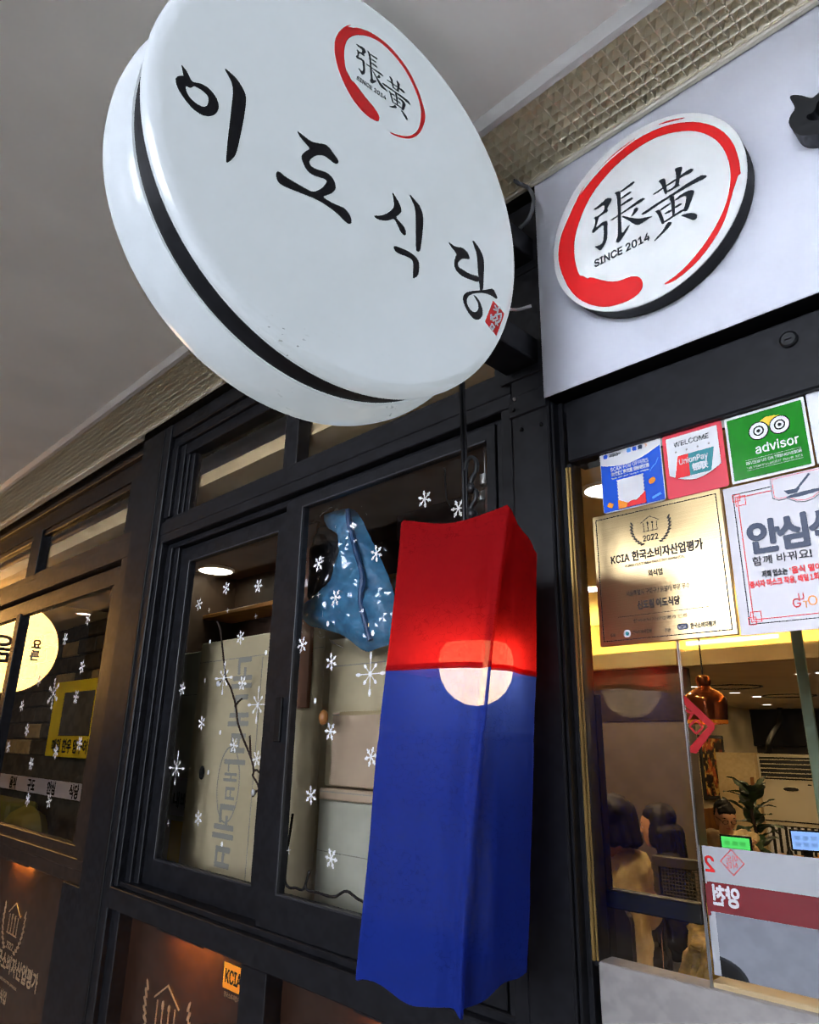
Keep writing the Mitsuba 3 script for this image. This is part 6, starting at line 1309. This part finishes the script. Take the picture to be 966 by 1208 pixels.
solo('pipe', 'dark pipe running up the back wall above the air conditioner', 'pipe', tube(curve([[-3.48, 9.7, 1.475], [-3.5, 9.8, 1.6], [-3.6, 10.3, 1.74], [-3.7, 10.9, 1.9], [-3.72, 11.0, 2.09]], 6), 0.035, 10), 'm_rubber', smooth=True)

# glass door edge
k = thing('glass_door', 'open glass door with a pale green edge', 'door')
add('pane', trimesh.Trimesh([[-0.70, 2.30, 0.0], [-0.66, 3.05, 0.0], [-0.66, 3.05, 2.2], [-0.70, 2.30, 2.2]], [[0, 1, 2], [0, 2, 3]], process=False), 'm_glass', k)
mat('m_glassedge', '#8fa58a', 0.2)
add('edge', cbox(-0.715, -0.685, 2.290, 2.30, 0.0, 2.2, 0.002), 'm_glassedge', k)

# plant
PL = thing('potted_plant', 'dark leafy potted plant in front of the air conditioner', 'plant')
px_, py_ = -2.58, 6.65
add('pot', lathe([(0.0, 0), (0.12, 0), (0.16, 0.3), (0.15, 0.3), (0.14, 0.27), (0.0, 0.27)], [px_, py_, 0.30], n=28), 'm_darkback', PL, smooth=40)
add('stand', cbox(px_ - 0.15, px_ + 0.15, py_ - 0.15, py_ + 0.15, ZF, 0.30, 0.01), 'm_wood', PL)
add('stem', tube(curve([[px_, py_, 0.55], [px_ + 0.01, py_, 0.8], [px_ - 0.01, py_, 1.0], [px_ + 0.02, py_, 1.15]], 5), 0.014, 8), 'm_bark', PL, smooth=True)


def leaf_mesh(L, W, curl, seed):
    n, mW = 12, 5
    v, f = [], []
    for i in range(n + 1):
        t = i / n
        w = W * math.sin(math.pi * min(1, t * 0.93 + 0.06)) ** 0.7
        for j in range(-mW, mW + 1):
            s = j / mW
            v.append([t * L, s * w * 0.5, -curl * L * t * t + 0.10 * w * abs(s) + 0.012 * math.sin(9 * t + seed) * s])
    q = 2 * mW + 1
    for i in range(n):
        for j in range(2 * mW):
            a = i * q + j
            f += [[a, a + 1, a + q + 1], [a, a + q + 1, a + q]]
    return trimesh.Trimesh(np.array(v), np.array(f), process=False)


leaves = [mikit.ply(leaf_mesh(0.25, 0.15, c, i), 'm_leaf', True) for i, c in enumerate((0.35, 0.6, 0.15))]
r3 = random.Random(11)
for i in range(34):
    z = 0.66 + 0.50 * (i / 33)
    az = i * 137.5 + r3.uniform(-20, 20)
    pitch = r3.uniform(-40, 15) - 30 * (i / 33)
    key = fresh(PL + '__leaf')
    s = r3.uniform(0.75, 1.1) * (1.0 - 0.25 * (i / 33))
    scene[key] = {**leaves[i % 3], 'to_world': T().translate([px_, py_, z]).rotate([0, 0, 1], az).rotate([0, 1, 0], pitch).translate([0.045, 0, 0]).scale(s)}

# tables with tablets
for nm, lab, x, y, z in (('dining_table', 'dining table in front of the seated man', -2.33, 5.70, 0.72), ('dining_table', 'dining table under the blue screened tablet', -1.98, 6.30, 0.72)):
    k = thing(nm, lab, 'table')
    add('tabletop', cbox(x - 0.40, x + 0.32, y - 0.30, y + 0.28, z - 0.03, z, 0.008), 'm_wood', k)
    for sx in (-0.34, 0.26):
        for sy in (-0.25, 0.23):
            bar(k, 'leg', x + sx - 0.02, x + sx + 0.02, y + sy - 0.02, y + sy + 0.02, ZF, z - 0.03, 'm_rubber')


def tablet(label, c, w, h, yaw, glow, tint):
    k = thing('order_tablet', label, 'tablet')
    M = np.eye(4)
    M[:3, :3] = frame4([0, 0, 0], [math.cos(yaw), math.sin(yaw), 0], [0, 0, 1])[:3, :3]
    M[:3, 3] = c
    add('case', put(cbox(-w / 2, w / 2, -h / 2, h / 2, -0.016, -0.001, 0.003), M), 'm_black', k)
    add('screen', put(flat(sbox(-w / 2 + 0.011, -h / 2 + 0.011, w / 2 - 0.011, h / 2 - 0.011), 0.001), M), tint, k, emit=glow)
    tiles = [sbox(-w * 0.36 + i * w * 0.25, -h * 0.28 + j * h * 0.3, -w * 0.36 + i * w * 0.25 + w * 0.18, -h * 0.28 + j * h * 0.3 + h * 0.2) for i in range(3) for j in range(2)]
    add('screen_tiles', put(flat(union_all(tiles), 0.001).apply_translation([0, 0, 0.001]), M), tint, k, emit=[g * 0.6 for g in glow])
    add('foot', put(cbox(-0.03, 0.03, -h / 2 - 0.11, -h / 2 + 0.02, -0.05, -0.016, 0.004), M), 'm_black', k)


tablet('order tablet with a green screen in front of the seated man', [-2.26, 5.45, 0.865], 0.215, 0.135, 0.05, (0.10, 0.75, 0.16), 'm_green')
tablet('order tablet with a blue screen at the right', [-1.98, 6.02, 0.885], 0.21, 0.145, 0.3, (0.25, 0.42, 0.95), 'm_skyprint')
for i, (x, y, lab) in enumerate(((-1.905, 6.05, 'small amber bottle under the blue screened tablet'), (-2.12, 6.06, 'small dark bottle left of the blue screened tablet'))):
    solo('sauce_bottle', lab, 'bottle', lathe([(0.0, 0), (0.022, 0), (0.022, 0.07), (0.010, 0.09), (0.010, 0.11), (0.0, 0.112)], [x, y, 0.72], n=16), 'm_orange' if i == 0 else 'm_acdark', smooth=35)


# ------------------------------------------------------------------ people, chairs and the coat in the restaurant
def vec(*a):
    return np.array(a, float)


def hand_bones(wrist, d, palm_n, side, curl=0.5, k=1.0):
    """palm and five fingers from the wrist along d; palm_n: the way the palm faces"""
    d = d / np.linalg.norm(d)
    n = palm_n - d * (palm_n @ d)
    n /= np.linalg.norm(n)
    s = np.cross(d, n) * side
    out = []
    for i, (o, L) in enumerate(((0.030, 0.070), (0.010, 0.080), (-0.010, 0.075), (-0.029, 0.060))):
        base = wrist + d * 0.085 * k + s * o * k
        out.append((wrist + s * o * 0.4 * k, 0.016 * k, base, 0.0115 * k))
        a, p = 0.25 * curl, base
        for seg, r0, r1 in ((0.42, 0.0095, 0.009), (0.32, 0.009, 0.0085), (0.26, 0.0085, 0.0075)):
            q = p + (d * math.cos(a) + n * math.sin(a)) * L * seg * k
            out.append((p, r0 * k, q, r1 * k))
            p, a = q, a + 0.75 * curl
    t0 = wrist + d * 0.02 * k + s * 0.026 * k
    t1 = t0 + (d * 0.6 + s * 0.7 + n * 0.3) * 0.042 * k
    t2 = t1 + (d * 0.85 + s * 0.1 + n * 0.45 * (0.5 + curl)) * 0.034 * k
    out += [(t0, 0.015 * k, t1, 0.011 * k), (t1, 0.011 * k, t2, 0.0085 * k)]
    return out


def head_bones(c, f, u, k=1.0):
    """skull, jaw, nose, brow, lips, ears, eyes' sockets around the head's centre c, facing f, up u"""
    f, u = f / np.linalg.norm(f), u / np.linalg.norm(u)
    s = np.cross(f, u)
    P = lambda a, b, e: c + (f * a + s * b + u * e) * k
    b = [(P(-0.025, 0, 0.035), 0.083 * k, P(0.022, 0, 0.022), 0.074 * k), (P(0.02, 0, 0.0), 0.066 * k, P(0.046, 0, -0.062), 0.036 * k), (P(0.052, 0, -0.092), 0.020 * k, P(0.03, 0, -0.06), 0.045 * k),
         (P(0.078, 0, 0.012), 0.012 * k, P(0.096, 0, -0.022), 0.012 * k), (P(0.072, -0.03, 0.026), 0.015 * k, P(0.072, 0.03, 0.026), 0.015 * k), (P(0.066, -0.016, -0.055), 0.011 * k, P(0.066, 0.016, -0.055), 0.011 * k)]
    for sg in (-1, 1):
        b.append((P(-0.008, sg * 0.074, 0.012), 0.014 * k, P(-0.004, sg * 0.072, -0.022), 0.010 * k))
        b.append((P(0.05, sg * 0.038, -0.014), 0.026 * k, P(0.035, sg * 0.032, -0.05), 0.024 * k))
        b.append((P(0.03, sg * 0.034, -0.055), 0.022 * k, P(-0.005, sg * 0.05, -0.04), 0.024 * k))
    return b, P


def person(label, head, face, shoulders, hip, facing, wrists, elbows, knees, ankles, cloth, hair_fn, trousers='m_trousers', k=1.0, tilt=vec(0, 0, 1), hands=True, sleeves=True, waist_w=0.12, shoulder_r=0.062):
    key = thing('person', label, 'person')
    facing = facing / np.linalg.norm(facing)
    side = np.cross(facing, vec(0, 0, 1))
    neck = (shoulders[0] + shoulders[1]) / 2 + vec(0, 0, 0.02)
    hb, P = head_bones(head, face, tilt, k)
    L, R = shoulders
    mid = (L + R) / 2
    bones = hb + [(neck, 0.052 * k, head + vec(0, 0, -0.05) * k - face / np.linalg.norm(face) * 0.02, 0.05 * k)]
    chest = mid - vec(0, 0, 0.13)
    torso = [(L, shoulder_r, R, shoulder_r), (L + (mid - L) * 0.3, 0.075, chest + side * -0.085, 0.10), (R + (mid - R) * 0.3, 0.075, chest + side * 0.085, 0.10), (chest - side * 0.085, 0.10, chest + side * 0.085, 0.10),
             (chest - side * 0.085, 0.10, hip - side * 0.07, waist_w), (chest + side * 0.085, 0.10, hip + side * 0.07, waist_w), (hip - side * 0.07, waist_w, hip + side * 0.07, waist_w), (neck, 0.06, mid, 0.08)]
    arms, fore, legs = [], [], []
    for i in range(2):
        arms += [(shoulders[i], 0.056, elbows[i], 0.042), (elbows[i], 0.042, wrists[i] + (elbows[i] - wrists[i]) * 0.12, 0.032)]
        fore.append((elbows[i], 0.036, wrists[i], 0.026))
        sg = -1 if i == 0 else 1
        legs += [(hip + side * sg * 0.09, 0.088, knees[i], 0.060), (knees[i], 0.060, ankles[i], 0.040)]
    shrink = lambda bs, q: [(a, r * q, b, s * q) for a, r, b, s in bs]
    body = limbs(bones + shrink(torso, 0.8) + fore + shrink(arms, 0.72) + shrink(legs, 0.9) + [(ankles[i] - vec(0, 0, 0.02), 0.035, ankles[i] + facing * 0.16 - vec(0, 0, 0.045), 0.025) for i in range(2)], 0.012, 6)
    scene[key] = mikit.ply(body, 'm_skin', True)
    if hands:
        for i in range(2):
            add('hand', limbs(hand_bones(wrists[i], wrists[i] - elbows[i] + facing * 0.03, vec(0, 0, -0.4) - (elbows[i] - wrists[i]) * 0.3, 1 if i == 0 else -1, 0.7), 0.004, 4), 'm_skin', key, smooth=True)
    top = limbs(torso + arms, 0.016, 8)
    w = meshkit.fbm(top.vertices * [22, 22, 13], 3, 5) - 0.5
    top.vertices += top.vertex_normals * (w[:, None] * 0.045 + 0.006)
    add('top', top, cloth, key, smooth=True)
    add('collar', limbs([(neck + vec(0.03, 0.03, 0.03), 0.028, neck + vec(-0.03, 0.03, 0.032), 0.028), (neck + vec(-0.03, 0.03, 0.032), 0.028, neck + vec(-0.03, -0.03, 0.028), 0.028), (neck + vec(-0.03, -0.03, 0.028), 0.028, neck + vec(0.03, -0.03, 0.026), 0.028), (neck + vec(0.03, -0.03, 0.026), 0.028, neck + vec(0.03, 0.03, 0.03), 0.028)], 0.012, 4), cloth, key, smooth=True)
    add('trousers', limbs(legs, 0.025, 6), trousers, key, smooth=True)
    for i in range(2):
        add('shoe', limbs([(ankles[i] - vec(0, 0, 0.03), 0.042, ankles[i] + facing * 0.17 - vec(0, 0, 0.05), 0.030)], 0.015, 4), 'm_black', key, smooth=True)
    h = limbs(hair_fn(P, k), 0.012, 5)
    w = meshkit.fbm(h.vertices * [60, 60, 14], 3, 8) - 0.5
    h.vertices += h.vertex_normals * (w[:, None] * 0.016)
    add('hair', h, 'm_hair', key, smooth=True)
    for sg in (-1, 1):
        add('eye', ellipsoid(P(0.072, sg * 0.030, 0.004), [0.011 * k] * 3, 2), 'm_white', key, smooth=True)
        add('eyebrow', limbs([(P(0.087, sg * 0.018, 0.027), 0.004 * k, P(0.080, sg * 0.045, 0.028), 0.0035 * k)], 0.004, 2), 'm_hair', key, smooth=True)
    add('lips', limbs([(P(0.076, -0.018, -0.055), 0.0045 * k, P(0.079, 0, -0.054), 0.006 * k), (P(0.079, 0, -0.054), 0.006 * k, P(0.076, 0.018, -0.055), 0.0045 * k)], 0.004, 2), 'm_redlip', key, smooth=True)
    return key, P


mat('m_redlip', '#8f4f42', 0.5)


def bob(P, k):
    b = [(P(-0.035, 0, 0.055), 0.088 * k, P(0.01, 0, 0.060), 0.074 * k)]
    for a in np.linspace(-2.3, 2.3, 9):
        x, y = -0.03 - 0.055 * math.cos(a), 0.075 * math.sin(a)
        b.append((P(-0.03, y * 0.5, 0.05), 0.070 * k, P(x, y * 1.25, -0.075), 0.034 * k))
    return b


def long_hair(P, k):
    b = bob(P, k)
    for a in np.linspace(-1.8, 1.8, 7):
        x, y = -0.045 - 0.06 * math.cos(a), 0.085 * math.sin(a)
        b.append((P(x, y, -0.03), 0.052 * k, P(x - 0.03, y * 1.15, -0.20), 0.036 * k))
    return b


def short_hair(P, k):
    return [(P(-0.035, 0, 0.058), 0.080 * k, P(0.028, 0, 0.066), 0.056 * k), (P(-0.06, 0, 0.02), 0.062 * k, P(-0.055, 0, -0.03), 0.050 * k), (P(0.035, -0.04, 0.068), 0.036 * k, P(0.035, 0.04, 0.068), 0.036 * k), (P(-0.02, 0, 0.065), 0.075 * k, P(0.055, 0, 0.072), 0.030 * k)] + \
           [(P(-0.02, sg * 0.060, 0.045), 0.026 * k, P(-0.025, sg * 0.066, -0.005), 0.016 * k) for sg in (-1, 1)]


def chair(name, label, x, y, yaw, zs, zb, w=0.40, m='m_chair'):
    """seat height zs above the floor, back up to zb; yaw: the way it faces"""
    k = thing(name, label, 'chair')
    M = np.eye(4)
    c, s = math.cos(yaw), math.sin(yaw)
    M[:3, :3] = [[c, -s, 0], [s, c, 0], [0, 0, 1]]
    M[:3, 3] = [x, y, ZF]
    B = lambda *a: put(cbox(*a, 0.006), M)
    add('seat', put(cbox(-w / 2, w / 2, -w / 2, w / 2, zs - 0.05, zs, 0.015), M), m, k)
    for sx in (-1, 1):
        for sy in (-1, 1):
            add('leg', B(sx * (w / 2 - 0.035) - 0.017, sx * (w / 2 - 0.035) + 0.017, sy * (w / 2 - 0.035) - 0.017, sy * (w / 2 - 0.035) + 0.017, 0, zs - 0.05), m, k)
    return k, M, B


# chairs: one with a padded back, one with a mesh back in a black frame
K1 = vec(-1.965, 3.36)
k, M, B = chair('dining_chair', 'dark padded chair behind the woman in the beige sweater', -2.10, 3.43, 1.75, 0.42, 0.8)
g = rounded(0.40, 0.42, 0.08)
bk = trimesh.creation.extrude_polygon(g, 0.05, engine='earcut')
bk.apply_transform(frame4([-0.21, 0, 0.63], [0, 1, 0], [0, 0, 1], [1, 0, 0]))
add('backrest', put(bk, M), 'm_chair', k)
k, M, B = chair('mesh_chair', 'black framed chair with a mesh back beside the woman in black', -2.00, 3.98, 2.6, 0.42, 0.95)
k2, M2, B2 = k, M, B
mesh_M = np.eye(4)
mesh_M[:3, :3] = [[0.995, -0.10, 0], [0.10, 0.995, 0], [0, 0, 1]]
mesh_M[:3, 3] = [-1.83, 3.86, ZF]
add('back_frame', put(trimesh.util.concatenate([cbox(-0.21, 0.21, -0.02, 0.02, 0.935, 0.985, 0.004), cbox(-0.21, -0.175, -0.02, 0.02, 0.40, 0.985, 0.004), cbox(0.175, 0.21, -0.02, 0.02, 0.40, 0.985, 0.004), cbox(-0.21, 0.21, -0.02, 0.02, 0.71, 0.735, 0.004)]), mesh_M), 'm_chair', k)
add('back_mesh', put(trimesh.util.concatenate([cbox(-0.17 + 0.017 * i, -0.1665 + 0.017 * i, -0.002, 0.002, 0.735, 0.935, 0) for i in range(21)] + [cbox(-0.175, 0.175, -0.002, 0.002, 0.735 + 0.017 * i, 0.7385 + 0.017 * i, 0) for i in range(12)]), mesh_M), 'm_darkback', k)
add('back_bar', put(cbox(-0.175, 0.175, -0.022, -0.012, 0.715, 0.73, 0.002), mesh_M), 'm_wood', k)

# woman in the beige sweater, seen from behind
f1 = vec(-0.25, 0.95, 0)
s1 = np.cross(f1 / np.linalg.norm(f1), vec(0, 0, 1))
c1 = vec(-2.08, 3.44, 0)
person('woman with a dark bob in a beige sweater sitting with her back to the window', vec(-2.01, 3.44, 1.145), vec(-0.35, 0.93, -0.05), (c1 - s1 * 0.155 + vec(0, 0, 0.955), c1 + s1 * 0.155 + vec(0, 0, 0.955)), c1 + vec(0, 0, 0.50), f1,
       (c1 - s1 * 0.15 + f1 * 0.40 + vec(0, 0, 0.75), c1 + s1 * 0.12 + f1 * 0.40 + vec(0, 0, 0.75)), (c1 - s1 * 0.20 + f1 * 0.10 + vec(0, 0, 0.70), c1 + s1 * 0.16 + f1 * 0.12 + vec(0, 0, 0.70)),
       (c1 - s1 * 0.12 + f1 * 0.46 + vec(0, 0, 0.48), c1 + s1 * 0.12 + f1 * 0.46 + vec(0, 0, 0.48)), (c1 - s1 * 0.12 + f1 * 0.48 + vec(0, 0, 0.06), c1 + s1 * 0.12 + f1 * 0.48 + vec(0, 0, 0.06)), 'm_sweater', bob)
# woman in black, in profile to the left
f2 = vec(-0.95, -0.30, 0)
s2 = np.cross(f2 / np.linalg.norm(f2), vec(0, 0, 1))
c2 = vec(-2.24, 4.45, 0)
person('woman with long dark hair in black clothes sitting in profile', vec(-2.305, 4.42, 1.045), vec(-0.95, -0.30, -0.06), (c2 - s2 * 0.15 + vec(0, 0, 0.86), c2 + s2 * 0.15 + vec(0, 0, 0.86)), c2 + vec(0, 0, 0.46), f2,
       (c2 - s2 * 0.15 + f2 * 0.32 + vec(0, 0, 0.60), c2 + s2 * 0.12 + f2 * 0.32 + vec(0, 0, 0.60)), (c2 - s2 * 0.20 + f2 * 0.06 + vec(0, 0, 0.62), c2 + s2 * 0.20 + f2 * 0.06 + vec(0, 0, 0.62)),
       (c2 - s2 * 0.10 + f2 * 0.44 + vec(0, 0, 0.47), c2 + s2 * 0.10 + f2 * 0.44 + vec(0, 0, 0.47)), (c2 - s2 * 0.10 + f2 * 0.46 + vec(0, 0, 0.06), c2 + s2 * 0.10 + f2 * 0.46 + vec(0, 0, 0.06)), 'm_blackcloth', long_hair)
# man at the table
f3 = vec(0.62, -0.78, 0)
s3 = np.cross(f3 / np.linalg.norm(f3), vec(0, 0, 1))
c3 = vec(-2.70, 6.35, 0)
k, P = person('man with short dark hair and glasses in a cream shirt sitting at a table', vec(-2.655, 6.26, 0.975), vec(0.62, -0.72, -0.28), (c3 - s3 * 0.185 + vec(0, 0, 0.805), c3 + s3 * 0.185 + vec(0, 0, 0.805)), c3 + vec(0, 0, 0.46) - f3 * 0.03, f3,
              (vec(-2.45, 5.97, 0.80), vec(-2.40, 6.05, 0.815)), (vec(-2.72, 6.05, 0.60), vec(-2.42, 6.32, 0.62)),
              (c3 - s3 * 0.12 + f3 * 0.42 + vec(0, 0, 0.46), c3 + s3 * 0.12 + f3 * 0.42 + vec(0, 0, 0.46)), (c3 - s3 * 0.12 + f3 * 0.46 + vec(0, 0, 0.06), c3 + s3 * 0.12 + f3 * 0.46 + vec(0, 0, 0.06)), 'm_shirt', short_hair, tilt=vec(0.17, -0.22, 0.96))
for sg in (-1, 1):
    rr = [P(0.098, sg * 0.032 + 0.021 * math.cos(a), 0.003 + 0.016 * math.sin(a)) for a in np.linspace(0, 2 * math.pi, 17)]
    add('glasses_rim', tube(rr, 0.0022, 6), 'm_black', k)
    add('glasses_arm', tube([P(0.095, sg * 0.054, 0.006), P(0.0, sg * 0.078, 0.012)], 0.002, 6), 'm_black', k)
solo('phone', 'small pale phone in the hands of the man in the cream shirt', 'phone', put(cbox(-0.035, 0.035, -0.07, 0.07, -0.004, 0.004, 0.002), frame4([-2.395, 5.945, 0.83], [0.8, 0.55, 0.2], [0.1, -0.45, 0.88])), 'm_white')
k, M, B = chair('dining_chair', 'dark chair under the man in the cream shirt', -2.71, 6.36, math.atan2(-0.78, 0.62), 0.40, 0.8)
bk = trimesh.creation.extrude_polygon(g, 0.04, engine='earcut')
bk.apply_transform(frame4([-0.22, 0, 0.56], [0, 1, 0], [0, 0, 1], [1, 0, 0]))
add('backrest', put(bk, M), 'm_chair', k)
# diner at the right edge of the window
f4 = vec(-0.75, 0.66, 0)
s4 = np.cross(f4 / np.linalg.norm(f4), vec(0, 0, 1))
c4 = vec(-1.56, 5.42, 0)
person('diner with short black hair at the edge of the view, facing the blue screened tablet', vec(-1.60, 5.46, 1.0), vec(-0.75, 0.66, -0.05), (c4 - s4 * 0.17 + vec(0, 0, 0.80), c4 + s4 * 0.17 + vec(0, 0, 0.80)), c4 + vec(0, 0, 0.46), f4,
       (c4 - s4 * 0.16 + f4 * 0.36 + vec(0, 0, 0.74), c4 + s4 * 0.12 + f4 * 0.36 + vec(0, 0, 0.74)), (c4 - s4 * 0.21 + f4 * 0.10 + vec(0, 0, 0.60), c4 + s4 * 0.21 + f4 * 0.10 + vec(0, 0, 0.60)),
       (c4 - s4 * 0.11 + f4 * 0.43 + vec(0, 0, 0.46), c4 + s4 * 0.11 + f4 * 0.43 + vec(0, 0, 0.46)), (c4 - s4 * 0.11 + f4 * 0.46 + vec(0, 0, 0.06), c4 + s4 * 0.11 + f4 * 0.46 + vec(0, 0, 0.06)), 'm_darkback', short_hair)
k, M, B = chair('dining_chair', 'dark chair under the diner at the edge of the view', -1.55, 5.41, math.atan2(0.66, -0.75), 0.40, 0.8)
add('backrest', put(bk, M), 'm_chair', k)

# fur lined coat thrown over a stool just inside the window
CO = thing('fur_coat', 'mustard yellow coat with a fur lining heaped just inside the window', 'coat')
cp = Polygon(curve([[-0.85, 1.185], [-0.92, 1.145], [-0.985, 1.075], [-1.02, 1.01], [-1.045, 0.95], [-1.06, 0.72], [-0.62, 0.70], [-0.60, 0.95], [-0.70, 1.12], [-0.78, 1.18], [-0.85, 1.185]], 5)).buffer(0)
cm = puffy(cp, 2.10, 0.16, 6, 0.022)
w = meshkit.fbm(cm.vertices * [19, 19, 19], 4, 3) - 0.5
front = cm.vertices[:, 1] < 2.1
cm.vertices[:, 1] += np.where(front, -1, 1) * 0.20 * w
# hollow between hood and sleeve
for hx, hz, hr in ((-0.955, 0.98, 0.026), (-0.91, 0.90, 0.038), (-0.94, 1.06, 0.016)):
    dd = np.hypot((cm.vertices[:, 0] - hx) / hr, (cm.vertices[:, 2] - hz) / hr)
    cm.vertices[:, 1] += np.where(front, 0.16, 0) * np.exp(-dd ** 2)
add('shell', cm, 'm_coat', CO, smooth=True)
for i, pts in enumerate(([[-0.89, 1.98, 1.09], [-0.86, 1.95, 1.03], [-0.89, 1.94, 0.96], [-0.85, 1.95, 0.89]], [[-0.93, 2.0, 1.02], [-0.91, 1.96, 0.96], [-0.93, 1.95, 0.91]])):
    c = curve(pts, 6)
    r_ = 0.026 * np.sin(np.linspace(0.4, math.pi - 0.4, len(c))) + 0.006
    m = tube(c, r_, 12)
    w = meshkit.fbm(m.vertices * 60, 3, i) - 0.5
    m.vertices += (w[:, None] * 0.02)
    add('fur_fold', m, 'm_coat', CO, smooth=True)
ks = thing('stool', 'dark stool under the mustard yellow coat', 'stool')
add('seat', lathe([(0, 0.70), (0.2, 0.70), (0.21, 0.69), (0.21, 0.66), (0, 0.66)], [-0.86, 2.12, ZF], n=32), 'm_chair', ks, smooth=40)
for a in range(4):
    w = a * math.pi / 2 + 0.5
    add('leg', tube([[-0.86 + 0.15 * math.cos(w), 2.12 + 0.15 * math.sin(w), 0.66 + ZF], [-0.86 + 0.2 * math.cos(w), 2.12 + 0.2 * math.sin(w), ZF]], 0.016, 8), 'm_rubber', ks)
